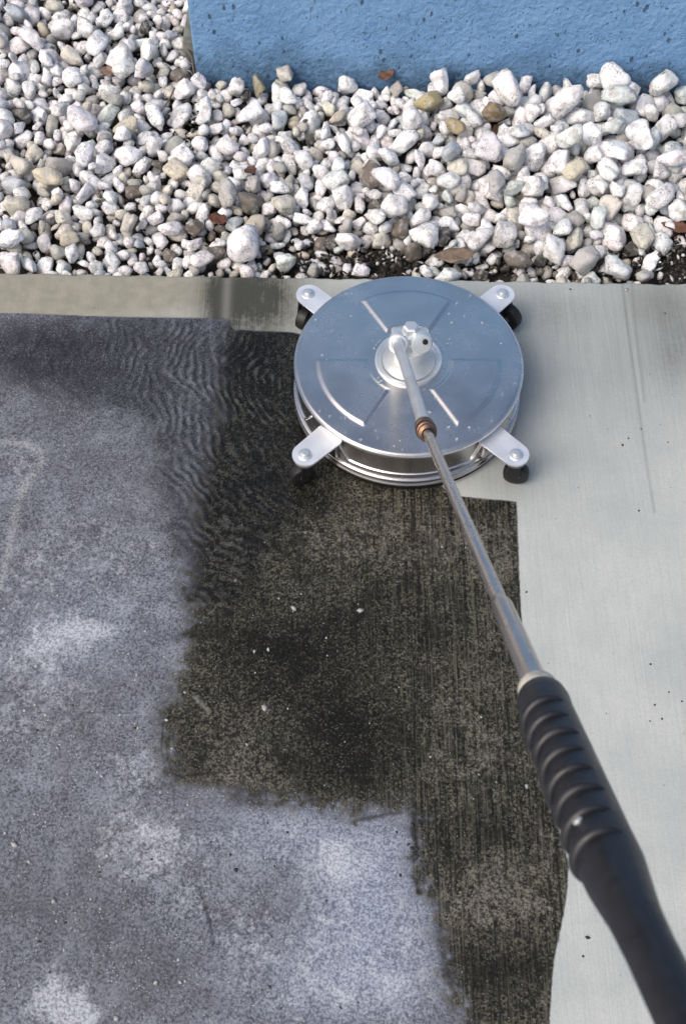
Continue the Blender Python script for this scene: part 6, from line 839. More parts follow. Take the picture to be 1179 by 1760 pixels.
16,-1,0,-609,1078,-33,29,3,-2,31,-85,3,-1,0,-1064,695,-58,29,84,11,7,-28,14,-1,0,182,675,-57,30,37,-14,-8,-81,16,-1,0,757,1221,10,23,0,-86,-26,-3,5,-1,0,-727,1175,-1,36,7,-68,-26,52,1,-1,0,154,1569,-61,28,48,-54,30,-45,
20,-1,0,146,1583,-85,30,10,-52,-60,40,1,-1,0,-584,1402,-34,32,33,48,-28,63,26,-1,0,1105,642,-87,25,18,-34,81,-6,13,-1,0,33,676,-82,27,71,50,-2,24,1,-1,0,79,1133,-10,20,75,-2,-1,50,0,-1,0,1545,1227,87,35,37,38,72,1,
25,-1,0,1314,1363,-3,28,49,57,14,-47,0,-1,0,-328,593,-81,26,35,49,-10,-66,2,-1,0,-1126,867,-78,29,70,-31,31,36,5,-1,0,-1355,1880,-45,25,18,-19,-6,-86,23,-1,0,-1312,1369,-32,32,61,-54,10,-36,12,-1,0,629,1479,38,34,25,8,-76,40,
26,-1,0,-1283,1820,-85,24,36,-1,-57,-59,26,-1,0,-1292,676,-84,34,49,40,-18,-61,14,-1,0,-1531,1498,-36,30,71,36,-22,37,2,-1,0,-1064,1210,19,32,10,-82,-20,29,16,-1,0,1482,688,7,34,51,49,51,24,1,-1,0,-989,705,-77,35,5,48,7,75,
26,-1,0,55,708,-81,27,66,24,-53,20,27,-1,0,-932,635,-85,27,16,-27,63,-57,11,-1,0,-20,1545,-39,35,49,-17,3,74,18,-1,0,-1522,957,-11,33,29,-84,-7,9,2,-1,0,182,1196,15,28,37,-56,-48,36,11,-1,0,-1228,1029,-48,30,43,77,12,-12,
1,-1,0,431,1507,17,24,84,5,-11,29,3,-1,0,-625,1065,-49,32,3,30,38,-76,18,-1,0,-648,1233,-38,22,33,-37,-34,-67,9,-1,0,881,1378,67,31,63,8,13,-63,13,-1,0,-1104,1179,-62,21,63,-6,-11,-63,16,-1,0,77,1260,-84,28,20,-32,-12,81,
24,-1,0,-133,1606,-30,28,29,22,59,-58,21,-1,0,769,711,-75,36,55,25,-52,41,24,-1,0,1434,890,-16,22,38,-71,39,4,10,-1,0,-889,1586,-87,24,30,28,-80,-8,2,-1,0,466,1373,-23,35,43,-21,-22,-73,15,-1,0,903,1204,-7,35,39,-37,72,5,
9,-1,0,-287,1046,-61,32,60,48,-1,46,10,-1,0,-1363,632,-84,24,45,-63,-44,-11,14,-1,0,472,1595,5,23,65,53,-29,-15,14,-1,0,-1504,2273,-36,30,30,10,61,59,16,-1,0,-135,625,-84,35,12,5,87,19,22,-1,0,998,609,-83,34,39,-41,69,-13,
23,-1,0,-2071,1585,-17,31,7,-37,-82,-1,23,-1,0,-1385,769,-79,35,33,34,29,-71,9,-1,0,-1994,1564,-19,35,33,-63,50,-22,19,-1,0,-1922,2046,-11,27,3,-10,87,21,5,-1,0,549,1585,8,21,16,79,9,40,24,-1,0,-335,835,-62,25,22,-20,69,-49,
10,-1,0,1070,760,-84,31,75,28,5,-40,23,-1,0,-1117,1023,-79,33,16,-33,-16,-81,18,-1,0,389,788,-87,21,54,63,-31,16,8,-1,0,817,987,52,29,13,35,-82,3,0,-1,0,191,1323,26,30,51,70,-22,-6,1,-1,0,-1508,1904,5,31,55,-13,21,-67,
18,-1,0,1092,794,-80,36,36,9,-45,69,19,-1,0,406,877,-13,23,65,17,-29,53,5,-1,0,-1216,818,-82,20,4,71,-24,49,16,-1,0,-272,662,-84,28,27,72,34,31,2,-1,0,-1450,2054,-83,21,68,-29,51,-4,22,-1,0,1141,1415,43,31,43,-75,-27,3,
18,-1,0,-422,1137,-50,25,21,-10,-87,-3,20,-1,0,1219,1302,4,29,18,47,-74,-11,18,-1,0,-1986,2548,-21,34,38,78,-19,14,15,-1,0,301,1267,66,35,6,80,-39,-13,9,-1,0,-1192,1430,-86,24,22,-46,57,-47,3,-1,0,-881,1486,-84,33,3,-89,15,5,
13,-1,0,1403,883,-20,33,81,15,20,30,9,-1,0,-956,1866,-85,21,74,31,-35,22,9,-1,0,1176,1316,-15,34,19,-61,61,-17,21,-1,0,-985,1536,-54,34,12,33,-39,-73,24,-1,0,-196,1716,-78,34,59,-28,30,54,8,-1,0,1072,779,-86,26,4,-1,65,62,
6,-1,0,599,824,19,23,17,43,56,54,16,-1,0,-390,1427,20,28,62,-52,0,39,19,-1,0,-1263,1444,-18,30,56,-55,-40,18,3,0,1,463,1519,117,186,18,31,51,65,3,1,1,691,1427,129,192,81,28,1,29,20,2,1,911,1464,122,161,1,28,31,-80,
27,3,1,981,1240,111,188,52,-20,-32,62,13,4,1,907,1588,117,156,9,0,0,-90,10,5,1,852,1626,60,110,5,-11,-36,82,8,6,1,1119,1582,91,161,80,-24,-21,25,11,7,1,680,1205,136,142,4,-8,-15,88,27,8,1,882,1318,91,133,14,-87,-20,-2,
8,9,1,555,1190,46,151,52,-55,-48,-3,22,10,1,472,1138,91,163,23,37,-59,-53,11,11,1,208,1174,90,130,74,-20,-16,45,22,12,1,383,994,85,135,66,-3,-8,61,5,13,1,881,1155,113,149,13,74,47,-14,16,14,1,-28,920,37,132,11,66,-59,-10,
14,15,1,-106,1082,37,144,70,41,-7,-38,2,16,1,134,1510,45,129,63,-51,-5,38,27,17,1,233,1340,72,122,22,84,-24,-7,17,18,1,404,1415,75,123,12,-31,-53,-65,9,19,1,53,1406,49,122,7,26,16,-84,27,20,1,78,889,5,117,6,82,33,17,
20,21,1,49,723,-23,140,43,55,55,-13,4,22,1,-206,775,-6,121,30,38,-66,38,20,23,1,-94,858,46,115,19,22,72,45,7,24,1,-2,840,-17,115,20,-37,-2,80,17,25,1,848,632,-16,146,11,6,-89,4,27,26,1,452,654,12,141,15,2,48,75,
24,27,1,947,611,-30,100,40,71,36,-14,2,28,1,183,600,-28,109,49,-67,-3,34,26,29,1,-48,1225,19,118,72,-21,25,-42,6,30,1,322,1649,55,98,8,24,-70,-50,0,31,1,185,1625,51,130,21,-50,-71,-8,27,32,0,418,1643,51,130,12,21,-86,-8,
10,33,1,-695,994,31,134,59,49,0,-47,6,34,1,-1135,1401,9,144,84,16,-16,22,21,35,1,-593,1662,8,138,34,38,55,50,20,36,1,-250,1491,-19,95,38,69,15,41,23,37,1,-1312,1394,57,154,0,-7,1,-90,1,38,1,-810,1498,25,132,55,-25,65,-10,
5,39,1,-847,1697,-1,89,5,-82,19,32,10,40,1,-1420,1083,31,148,42,79,5,2,5,41,1,-1076,845,15,137,30,-53,-12,65,0,42,1,-785,679,-12,109,8,-82,-34,14,9,43,1,-624,718,36,181,9,-23,-26,83,20,44,1,-1534,756,19,132,7,-85,10,-27,
21,45,1,-813,1031,25,135,1,-73,-50,-14,26,46,1,-1541,1156,20,149,46,-33,-18,-68,0,47,1,-1296,1225,21,126,70,-23,-25,45,24,48,1,988,706,-55,119,37,69,35,27,3,49,1,519,814,77,144,13,-8,-76,45,10,50,1,951,1121,48,124,25,-78,12,-36,
20,51,1,1104,1128,92,156,32,81,-1,22,12,52,1,-462,956,8,122,1,-86,-23,14,15,53,1,-390,1220,4,111,45,54,-48,-29,22,54,1,-219,1302,2,111,41,34,23,69,6,55,1,-302,1389,-5,109,38,45,-55,-40,4,56,1,-896,1243,-3,126,27,-73,44,-14,
1,57,1,-1073,1886,18,134,59,-4,60,-33,6,58,1,-1596,1917,51,161,31,-1,-66,53,4,59,1,-1371,2031,14,122,67,-50,27,-20,6,60,1,-1083,1731,43,158,22,-46,39,-63,12,61,1,713,659,14,143,65,-50,-37,0,11,62,1,1035,959,51,148,20,-14,1,-87,
0,63,1,-156,645,-39,83,8,13,-8,88,5,64,1,-1524,653,-24,142,44,-49,52,33]
def ico(n):
    bm = bmesh.new(); bmesh.ops.create_icosphere(bm, subdivisions=n, radius=1)
    V = np.array([v.co[:] for v in bm.verts]); F = np.array([[v.index for v in f.verts] for f in bm.faces]); bm.free(); return V, F
def stone_shape(V, seed):
    """a rounded, slightly dented polyhedron with its longest side 1"""
    r = np.random.RandomState(seed)
    K = r.randint(9, 15); M = r.normal(size=(K, 3)); M /= np.linalg.norm(M, axis=1)[:, None]
    M = np.vstack([M, np.array([[1, 0, 0], [-1, 0, 0], [0, 1, 0], [0, -1, 0], [0, 0, 1], [0, 0, -1]])])
    d = np.concatenate([r.uniform(.72, 1.05, K), np.ones(6)])
    p = r.uniform(7, 16); p = 13 + (p - 7) * 2.2; d = 1 - (1 - d) * 1.25
    N = V / np.linalg.norm(V, axis=1)[:, None]
    R_ = ((np.maximum(N @ M.T, 1e-3) / d) ** p).sum(1) ** (-1 / p)
    for k in range(r.randint(0, 3)):
        c = r.normal(size=3); c /= np.linalg.norm(c); R_ *= 1 - r.uniform(.08, .28) * np.exp(-((N - c) ** 2).sum(1) / r.uniform(.12, .35))
    f = r.uniform(2, 4, 3)
    R_ *= 1 + .035 * np.sin(N[:, 0] * f[0] * 2 + seed) * np.sin(N[:, 1] * f[1] * 2 + 2 * seed) + .03 * np.sin(N[:, 2] * f[2] * 3 + seed)
    for q in range(3):
        w_ = r.normal(size=(3, 3)) * (3.2 + 2.2 * q); R_ *= 1 + (.030 / (1 + .6 * q)) * np.sin(N @ w_[0] + 1) * np.sin(N @ w_[1] + 2) * 1.6
    P = N * R_[:, None]; P = P * np.array([1, r.uniform(.6, .88), r.uniform(.48, .75)])
    P -= (P.max(0) + P.min(0)) / 2
    return P / np.abs(P[:, 0]).max() / 2
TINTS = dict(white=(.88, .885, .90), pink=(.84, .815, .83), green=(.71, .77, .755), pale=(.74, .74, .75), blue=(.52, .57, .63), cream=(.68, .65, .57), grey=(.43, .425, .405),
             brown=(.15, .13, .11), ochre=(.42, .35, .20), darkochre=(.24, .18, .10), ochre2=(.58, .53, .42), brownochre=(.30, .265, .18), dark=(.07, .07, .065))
def stone_material(kind):
    t = NT('limestone_' + kind)
    if kind == 'single':
        oi = t.n.new('ShaderNodeObjectInfo'); tint = oi.outputs['Color']; v = t.n.new('ShaderNodeVectorMath'); v.operation = 'ADD'
        cb = t.n.new('ShaderNodeCombineXYZ'); r50 = t.math('MULTIPLY', oi.outputs['Random'], 60)
        for i in range(3): t.l.new(r50, cb.inputs[i])
        t.l.new(t.tc.outputs['Object'], v.inputs[0]); t.l.new(cb.outputs[0], v.inputs[1]); vec = v.outputs[0]
    else: tint = t.attr('tint').outputs['Color']; vec = t.attr('place').outputs['Vector']
    n1 = t.noise(3.2, 4, .6, vec=vec); n2 = t.noise(9, 4, .7, vec=vec); n3 = t.noise(1.6, 2, .5, vec=vec, w=(4, 4, 4))
    c = t.mix(t.ramp(n1, .48, .66, 0, .7), tint, (.40, .385, .36))
    crack = t.math('ABSOLUTE', t.math('SUBTRACT', t.noise(3.4, 3, .6, vec=vec, w=(9, 1, 5)), .5))
    c = t.mix(t.math('MULTIPLY', t.ramp(crack, .016, .003), t.ramp(n3, .48, .58, 0, .75)), c, (.10, .09, .08))
    c = t.mix(t.math('MULTIPLY', t.ramp(n2, .58, .68), t.ramp(n3, .42, .60, .15, .95)), c, (.06, .055, .05))
    t.set(Base_Color=c, Roughness=.52, Specular_IOR_Level=.4)
    t.bump(t.math('ADD', n1, t.math('MULTIPLY', n2, .8)), .6, .006)
    return t.m
def quat_rot(q):
    w, x, y, z = q
    return np.array([[1 - 2 * (y * y + z * z), 2 * (x * y - z * w), 2 * (x * z + y * w)], [2 * (x * y + z * w), 1 - 2 * (x * x + z * z), 2 * (y * z - x * w)], [2 * (x * z - y * w), 2 * (y * z + x * w), 1 - 2 * (x * x + y * y)]])
SPECIAL = [('pink', 'big rounded pinkish stone just below the wall, right of the ochre stones'),
           ('pink', 'biggest pale faceted stone below the wall, right of the big pink one'),
           ('green', 'large greenish white block under the right part of the wall'),
           ('white', 'large pitted white stone in the right part of the bed'),
           ('white', 'long flat white stone against the wall foot'),
           ('white', 'rounded white stone left of the long flat one at the wall'),
           ('pale', 'long pale stone at the wall foot, far right'),
           ('green', 'long tilted greenish stone in the right half of the bed'),
           ('green', 'greenish white block between the long tilted stone and the pitted white one'),
           ('white', 'flat white stone between the grey oval and the tilted greenish one'),
           ('grey', "large smooth grey oval stone behind the cleaner's right side"),
           ('blue', 'bluish grey stone left of the large smooth grey oval'),
           ('grey', 'round grey stone just in front of the large smooth grey oval'),
           ('white', 'large white stone in front of the tilted greenish one, right half'),
           ('pink', 'smooth pink oval stone directly behind the cleaner'),
           ('brown', 'rough brown stone above the smooth pink oval'),
           ('ochre', 'olive ochre stone below the blue wall, left one of the ochre stones'),
           ('ochre', 'yellowish stone just below the olive ochre stone under the wall'),
           ('darkochre', 'dark ochre stone between the yellowish one and the big pink one'),
           ('white', 'white stone just left of the olive ochre one'),
           ('pink', 'squarish pinkish stone above the dark brown rock'),
           ('brown', 'dark brown rock in the bare mulch behind the cleaner'),
           ('pink', "wide pinkish stone above the cleaner's left half"),
           ('white', 'white stone left of the brownish one behind the cleaner'),
           ('brown', 'brownish stone left of the dark brown rock'),
           ('white', 'flat bright white slab-like stone touching the pavement edge'),
           ('brown', 'flat dark brown stone left of the bright flat one at the pavement edge'),
           ('grey', 'grey pyramid-shaped stone at the pavement edge on the right'),
           ('green', 'grey green stone in front of the bark strip behind the cleaner'),
           ('white', 'white stone in the middle of the bed, above the cleaner lid'),
           ('white', 'small white stone upright against the wall middle'),
           ('white', 'broad white stone below the upright one at the wall middle'),
           ('grey', 'grey stone at the wall foot above the ochre stones'),
           ('grey', 'round grey ball-like stone resting over a rusty leaf'),
           ('ochre2', 'sandy yellow block in the upper left of the bed'),
           ('brownochre', 'olive brown stone at the wall foot near its left corner'),
           ('ochre2', 'sandy stone below the blue wall, just left of the middle'),
           ('pink', 'long pinkish white stone left of the sandy yellow block'),
           ('white', 'broad white stone a little below the left corner of the blue wall'),
           ('white', 'small white stone right at the blue wall corner'),
           ('ochre2', 'sandy yellow stone near the left end of the bed'),
           ('cream', 'cream faceted stone in the lower left of the bed'),
           ('pink', 'pink white oval stone close to the pavement edge, left of the cleaner'),
           ('pink', 'long lumpy pinkish stone above the pavement edge, left of the cleaner'),
           ('white', "large white stone at the bed's far left, near the pavement"),
           ('cream', 'cream stone left of the round grey ball-like stone'),
           ('cream', 'broad cream stone at the far left of the bed'),
           ('white', 'flat white stone below the long pinkish one on the left'),
           ('white', "white stone beside the dark soil at the bed's right end"),
           ('white', "white stone behind the cleaner's right rear caster"),
           ('white', 'white stone just below the pitted white one on the right'),
           ('pink', "pinkish stone cut by the photo's right border"),
           ('cream', "cream stone above the cleaner's left rear caster"),
           ('white', "white stone in the bed's middle, above the left rear caster"),
           ('white', 'white rounded stone in the centre of the gravel bed'),
           ('white', 'white stone below the wall, left of the centre'),
           ('white', 'white stone below the blue wall corner'),
           ('white', 'white stone left of the blue wall corner'),
           ('pink', 'pinkish stone in the upper left corner of the bed'),
           ('white', 'white stone beside the dark gap at the upper left'),
           ('pink', 'pinkish stone left of the wall corner, above the sandy block'),
           ('grey', 'grey stone just above the flat bright one at the pavement'),
           ('white', 'white stone low in the right end of the bed'),
           ('white', 'small white stone on dark mulch directly behind the lid'),
           ('pink', 'pinkish stone touching the pavement at the far left')]

def zone(px, py):
    if px < 330 and py < 130: return 'beside the blue wall corner, ' + ('far left' if px < 110 else 'left' if px < 220 else 'close to it')
    row = 'at the wall foot' if py < 175 else 'below the wall' if py < 245 else 'midway from wall to pavement' if py < 320 else 'in the front half' if py < 395 else 'at the pavement edge'
    return row + ', ' + ('far left', 'left', 'centre left', 'centre', 'centre right', 'right', 'far right')[min(6, max(0, int(px / 168.5)))]
def gravel():
    raw = np.array(STONES, dtype=float).reshape(-1, 11)
    V, F = ico(3); V2, F2 = ico(2)
    meshes, shapes = [], []
    ms, mj = stone_material('single'), stone_material('loose')
    for k in range(28):
        shapes.append(stone_shape(V2, 100 + k)); P = stone_shape(V, 100 + k)
        me = bpy.data.meshes.new('gravel_stone'); me.from_pydata([tuple(p) for p in P], [], [tuple(f) for f in F.tolist()]); me.materials.append(ms); me.shade_smooth(); meshes.append(me)
    rg = np.random.RandomState(11); cos, fcs, tin, plc = [], [], [], []; off = 0; auto = {}
    for i, row in enumerate(raw):
        k, sp, big = int(row[0]), int(row[1]), int(row[2])
        x, y, z = row[3:6] / 2000.0; s = row[6] / 2000.0 * (.83 if sp >= 0 else .90); q = row[7:11]; q = q / np.linalg.norm(q)
        px, py = to_px(x, y, z)
        if s < .0185 and not big and i % 5 < 2: continue
        if sp >= 0: nm = SPECIAL[sp][0]
        else:
            L = np.clip((420 - px) / 420, 0, 1); lowL = L * np.clip((py - 230) / 150, 0, 1); Rt = np.clip((px - 600) / 400, 0, 1); front = np.clip((py - 360) / 80, 0, 1)
            names = ['white', 'pink', 'pale', 'green', 'cream', 'grey', 'brown', 'blue', 'ochre2', 'brownochre', 'dark']
            w = np.array([3.2 + 1 * L, 1.3 + 1.5 * L * (1 - lowL), 1.6, .15 + 1.6 * Rt, .5 + 3.2 * lowL, .55 + .6 * front, .12 + .4 * front, .22, .10, .04, .10 + .5 * front * (px > 480)])
            nm = names[rg.choice(len(names), p=w / w.sum())]
        if s < .0195 and rg.rand() < .55: nm = ('dark', 'brown', 'grey')[rg.randint(3)]  # gap shade put into colour: small filler stones darkened at random
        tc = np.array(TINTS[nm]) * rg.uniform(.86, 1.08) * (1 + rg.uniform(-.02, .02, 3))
        if big:
            o = bpy.data.objects.new('gravel_stone', meshes[k]); C.objects.link(o)
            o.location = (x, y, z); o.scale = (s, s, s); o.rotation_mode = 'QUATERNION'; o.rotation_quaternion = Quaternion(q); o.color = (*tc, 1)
            if sp >= 0: lab = SPECIAL[sp][1]
            else:
                cn = dict(white='white', pink='pinkish white', pale='pale grey white', green='greenish white', cream='cream', grey='grey', brown='brown', blue='bluish grey', ochre2='sandy', brownochre='olive brown', dark='dark')[nm]
                lab = ('large ' if s > .046 else 'small ' if s < .030 else 'middling ') + cn + ' stone ' + zone(px, py); auto.setdefault(lab, []).append((px, o))
            tag(o, lab, 'stone', 'white gravel stones')
        else:
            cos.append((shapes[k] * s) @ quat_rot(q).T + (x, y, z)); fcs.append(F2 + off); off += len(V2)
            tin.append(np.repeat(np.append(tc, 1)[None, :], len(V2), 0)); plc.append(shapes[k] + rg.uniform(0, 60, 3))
    for lab, L in auto.items():
        L.sort(key=lambda e: e[0])
        if len(L) == 2: words = ('left one of two', 'right one of two')
        elif len(L) == 3: words = ('leftmost of three', 'middle of three', 'rightmost of three')
        elif len(L) > 3: words = ['leftmost of several', 'second from the left'] + ['among several alike'] * (len(L) - 4) + ['second from the right', 'rightmost of several']
        else: words = ('',)
        for (u, o), wd in zip(L, words):
            if wd: o['label'] = lab + ', ' + wd
    # the bed goes on to both sides and behind the wall's left end
    V1, F1 = ico(1); coarse_ = [stone_shape(V1, 100 + k) for k in range(28)]
    moves = [((-1.2, -.44), (-.66 * a, .0142 * a + .98 * b)) for a in range(0, 5) for b in range(0, 3) if a or b] + [((-.1, .9), (.86 * a, -.037 * a)) for a in (1, 2, 3)]
    for (xa, xb), (dx, dy) in moves:
        for row in raw:
            x, y, z = row[3:6] / 2000.0; s = row[6] / 2000.0 * .92
            if not xa < x < xb or s < .017: continue
            x2, y2 = x + dx, y + dy
            if y2 < edge_y(x2) + .5 * s + .004 or (x2 > WX - .03 and y2 > wall_y(x2) - .5 * s) or -1.06 < x2 < .80 and y2 < 1.32: continue
            q = row[7:11]; q = q / np.linalg.norm(q); k = int(row[0])
            tc = np.array(TINTS[('white', 'white', 'pink', 'pale', 'cream', 'grey')[rg.randint(6)]]) * rg.uniform(.86, 1.05)
            cos.append((coarse_[k] * s) @ quat_rot(q).T + (x2, y2, z)); fcs.append(F1 + off); off += len(V1)
            tin.append(np.repeat(np.append(tc, 1)[None, :], len(V1), 0)); plc.append(coarse_[k] + rg.uniform(0, 60, 3))
    co = np.concatenate(cos).astype(np.float32); fc = np.concatenate(fcs).astype(np.int32)
    me = bpy.data.meshes.new('gravel'); me.vertices.add(len(co)); me.vertices.foreach_set('co', co.ravel())
    me.loops.add(fc.size); me.loops.foreach_set('vertex_index', fc.ravel()); me.polygons.add(len(fc)); me.polygons.foreach_set('loop_start', np.arange(0, fc.size, 3, dtype=np.int32)); me.update(calc_edges=True)
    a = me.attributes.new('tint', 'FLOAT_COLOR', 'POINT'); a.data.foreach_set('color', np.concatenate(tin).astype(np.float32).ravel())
    a = me.attributes.new('place', 'FLOAT_VECTOR', 'POINT'); a.data.foreach_set('vector', np.concatenate(plc).astype(np.float32).ravel())
    tag(link('gravel', me, mj, angle=None), 'mass of smaller white gravel between the larger stones', 'gravel', kind='stuff')
gravel()

# crisp little chips and crumbs lying on the slab
def grit():
    rg = random.Random(3); V, F = ico(1); cos, fcs, tin = [], [], []
    pale_ = [(620, 1050, 5), (455, 1217, 6), (405, 998, 3), (437, 1120, 3), (461, 1117, 3), (25, 1453, 5), (92, 1550, 5), (200, 1752, 5), (268, 1690, 4), (62, 1145, 4), (905, 1352, 4), (505, 1046, 5), (310, 1690, 3), (175, 1335, 4), (60, 1400, 3), (180, 1080, 4), (760, 940, 3), (250, 1085, 3), (1076, 498, 5)]
    dark_ = [(980, 497, 3), (1143, 538, 3), (1070, 765, 4), (1080, 753, 3), (1102, 737, 2.5), (1148, 760, 2.5), (1010, 1613, 4), (1002, 1645, 3), (1118, 1142, 3), (1125, 1212, 2.5), (1172, 1206, 3), (1117, 1240, 2.5), (905, 1018, 2.5), (405, 1496, 5), (396, 1470, 3), (688, 1505, 4), (702, 1452, 4), (1098, 878, 3), (1150, 1190, 2), (1138, 1236, 2.5), (232, 1252, 4), (460, 1415, 3), (888, 1362, 4)]
    L = [(p, 1) for p in pale_] + [((a, b, r * .75), 0) for a, b, r in dark_] + [((rg.uniform(0, 330), rg.uniform(1000, 1760), rg.uniform(1.2, 3)), 1) for _ in range(60)] + [((rg.uniform(330, 880), rg.uniform(900, 1380), rg.uniform(1, 2.2)), 1) for _ in range(28)] \
        + [((rg.uniform(0, 700), rg.uniform(1200, 1760), rg.uniform(1, 2.6)), 0) for _ in range(40)] + [((rg.uniform(700, 735), rg.uniform(1400, 1500), rg.uniform(1.5, 4)), 0) for _ in range(26)] + [((rg.uniform(-300, 0), rg.uniform(900, 1700), rg.uniform(1.2, 3)), 1) for _ in range(30)]
    for n, ((px, py, r), lt) in enumerate(L):
        x, y, _z = at(px, py); s = r * .00082
        R_ = quat_rot(np.array(Quaternion((0, 0, 1), rg.uniform(0, 6)).normalized()[:]))
        P = V * (1 + .25 * np.sin(V @ np.array([7.1, 3.3, 5.7]) + n)[:, None]) * (s * rg.uniform(.9, 1.7), s, s * .45)
        k = rg.uniform(.7, 1.1); col = (.40 * k, .40 * k, .38 * k) if lt else (.03, .028, .025)
        cos.append(P @ R_.T + (x, y, s * .2)); fcs.append(F + n * len(V)); tin.append(np.tile([*col, 1.0], (len(V), 1)))
    co = np.concatenate(cos).astype(np.float32); fc = np.concatenate(fcs).astype(np.int32)
    me = bpy.data.meshes.new('grit'); me.vertices.add(len(co)); me.vertices.foreach_set('co', co.ravel())
    me.loops.add(fc.size); me.loops.foreach_set('vertex_index', fc.ravel()); me.polygons.add(len(fc)); me.polygons.foreach_set('loop_start', np.arange(0, fc.size, 3, dtype=np.int32)); me.update(calc_edges=True)
    a = me.attributes.new('tint', 'FLOAT_COLOR', 'POINT'); a.data.foreach_set('color', np.concatenate(tin).astype(np.float32).ravel())
    t = NT('grit'); t.set(Base_Color=t.attr('tint').outputs['Color'], Roughness=.7)
    tag(link('grit', me, t.m, angle=None), 'loose pale and dark grit on the concrete pavement', 'grit', kind='stuff')
grit()

# dark mulch, shell bits and soil crumbs washed in between the stones
def bare(px, py):
    g = lambda cx, cy, rx, ry: math.exp(-((px - cx) / rx) ** 2 - ((py - cy) / ry) ** 2)
    return g(690, 435, 75, 38) + .6 * g(560, 440, 80, 25) + 1.0 * g(1170, 400, 45, 80) + .7 * g(1040, 440, 110, 30) + .8 * g(320, 190, 25, 50) + .7 * g(160, 40, 40, 35) + .5 * g(870, 440, 60, 20)
def debris():
    rg = random.Random(9); n = tries = 0; V, F = ico(1); cos, fcs, tin = [], [], []
    while n < 5200 and tries < 60000:
        tries += 1
        x, y = rg.uniform(-1.05, .8), rg.uniform(.275, 1.25)
        if y < edge_y(x) + .006 or (x > WX - .006 and y > wall_y(x) - .006): continue
        px, py = to_px(x, y, 0); b = bare(px, py)
        if rg.random() > .22 + b: continue
        s = rg.uniform(.0025, .008); z = -.046 + .016 * rg.random() + min(.030, .026 * b) * rg.random() ** .5
        R_ = quat_rot(np.array(Quaternion([rg.gauss(0, 1) for _ in range(4)]).normalized()[:]))
        P = V * .7 * (1 + .22 * np.sin(V @ np.array([7.1, 3.3, 5.7]) + n)[:, None]) * (s * rg.uniform(.8, 2.2), s, s * rg.uniform(.25, .7))
        u = rg.random(); col = (.018, .015, .012) if u < .62 else (.05, .038, .026) if u < .8 else (.16, .15, .13) if u < .9 else (.55, .55, .55)
        cos.append(P @ R_.T + (x, y, z)); fcs.append(F + n * len(V)); tin.append(np.tile([*col, 1.0], (len(V), 1))); n += 1
    co = np.concatenate(cos).astype(np.float32); fc = np.concatenate(fcs).astype(np.int32)
    me = bpy.data.meshes.new('mulch'); me.vertices.add(len(co)); me.vertices.foreach_set('co', co.ravel())
    me.loops.add(fc.size); me.loops.foreach_set('vertex_index', fc.ravel()); me.polygons.add(len(fc)); me.polygons.foreach_set('loop_start', np.arange(0, fc.size, 3, dtype=np.int32)); me.update(calc_edges=True)
    a = me.attributes.new('tint', 'FLOAT_COLOR', 'POINT'); a.data.foreach_set('color', np.concatenate(tin).astype(np.float32).ravel())
    t = NT('mulch'); t.set(Base_Color=t.attr('tint').outputs['Color'], Roughness=.7)
    tag(link('mulch', me, t.m, angle=None), 'dark mulch and shell crumbs between the gravel stones', 'mulch', kind='stuff')
debris()

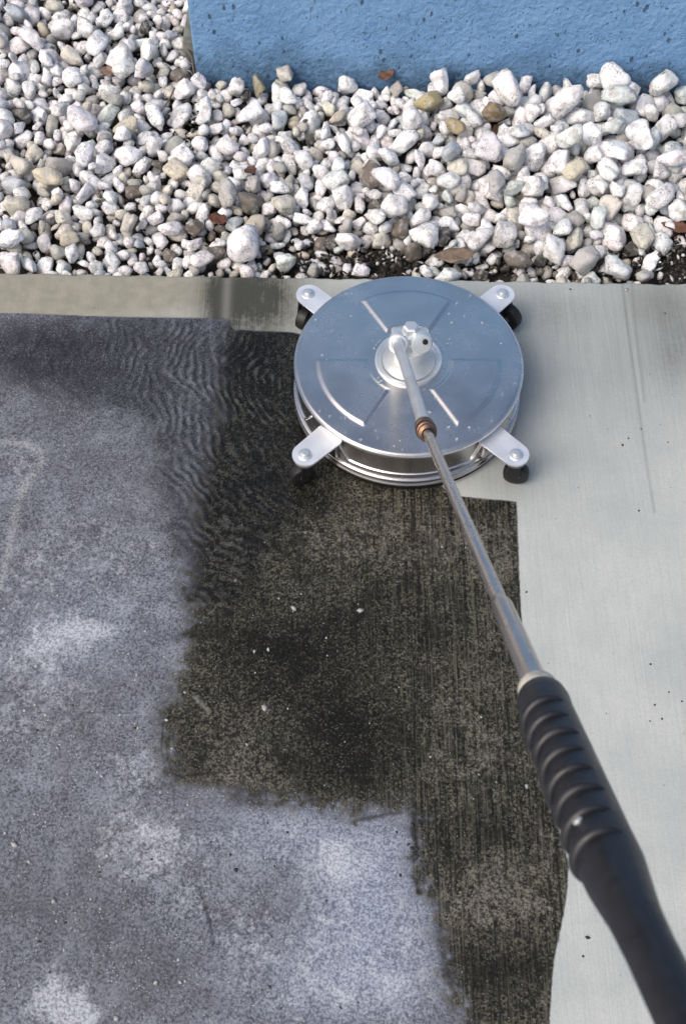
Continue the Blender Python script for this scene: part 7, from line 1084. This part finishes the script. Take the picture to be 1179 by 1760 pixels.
# a few brown leaves and wood chips lying on the stones
def leaf(px, py, z, w, h, rz, col, label, name='dry_leaf', cat='leaf'):
    p = at(px, py, z); sc = 2200 / 2.6
    a, b = w / sc / 2, h / sc / .75 / 2; nx_, ny_ = 10, 5
    bm = bmesh.new(); vs = []
    for i in range(nx_ + 1):
        u = i / nx_ * 2 - 1; hw = b * max(.06, (1 - abs(u) ** 2.2)) * (1 + .12 * math.sin(9 * u + px))
        vs.append([bm.verts.new((a * u, hw * (j / ny_ * 2 - 1), .004 * u * u + .10 * abs(hw * (j / ny_ * 2 - 1)) + .0015 * math.sin(7 * u + j))) for j in range(ny_ + 1)])
    for i in range(nx_):
        for j in range(ny_): bm.faces.new((vs[i][j], vs[i + 1][j], vs[i + 1][j + 1], vs[i][j + 1]))
    o = from_bm(name, bm, plain(name, col, .6, bump=.4), angle=None)
    sm = o.modifiers.new('thick', 'SOLIDIFY'); sm.thickness = .0012
    o.location = p; o.rotation_euler = (random.Random(px).uniform(-.3, .3), random.Random(py).uniform(-.3, .3), math.radians(rz)); tag(o, label, cat, 'dead leaves and bark on the gravel')
leaf(782, 438, .012, 70, 22, -3, (.16, .115, .08), 'pale brown bark strip on dark mulch behind the cleaner', 'bark_chip', 'bark')
leaf(664, 127, .016, 34, 18, 20, (.10, .05, .03), 'rust brown leaf against the foot of the blue wall, centre')
leaf(862, 226, .016, 44, 28, 40, (.05, .028, .018), 'dark brown leaf among ochre stones below the wall')
leaf(374, 376, .010, 36, 20, -15, (.11, .045, .025), 'rusty red leaf wedged under the round grey stone')
leaf(430, 292, .012, 26, 16, 60, (.10, .045, .03), 'small red brown leaf in the middle of the gravel')
leaf(1168, 392, -.01, 26, 46, 80, (.14, .06, .035), 'reddish leaf on bare soil at the bed\'s right end')
leaf(1136, 146, .014, 60, 16, -4, (.09, .05, .03), 'flat brown bark piece along the wall\'s right foot', 'bark_chip', 'bark')
leaf(185, 122, .010, 28, 18, 30, (.20, .13, .10), 'pinkish brown leaf in the bed left of the wall corner')
for px, py, dx, dy, lab in ((318, 78, 26, 70, 'thin grey twig leaning beside the blue wall corner'), (300, 150, -30, 60, 'short dark twig in the bare gap below the wall corner')):
    p, q = Vector(at(px, py, .012)), Vector(at(px + dx, py + dy, -.005)); bm = bmesh.new(); tube(bm, [p, p.lerp(q, .35) + Vector((.004, .003, .003)), p.lerp(q, .7) + Vector((-.003, 0, .002)), q], [.0022, .002, .0018, .0012], 8)
    tag(from_bm('twig', bm, plain('twig_bark', (.13, .10, .08), .8)), lab, 'twig', 'twigs on the gravel')
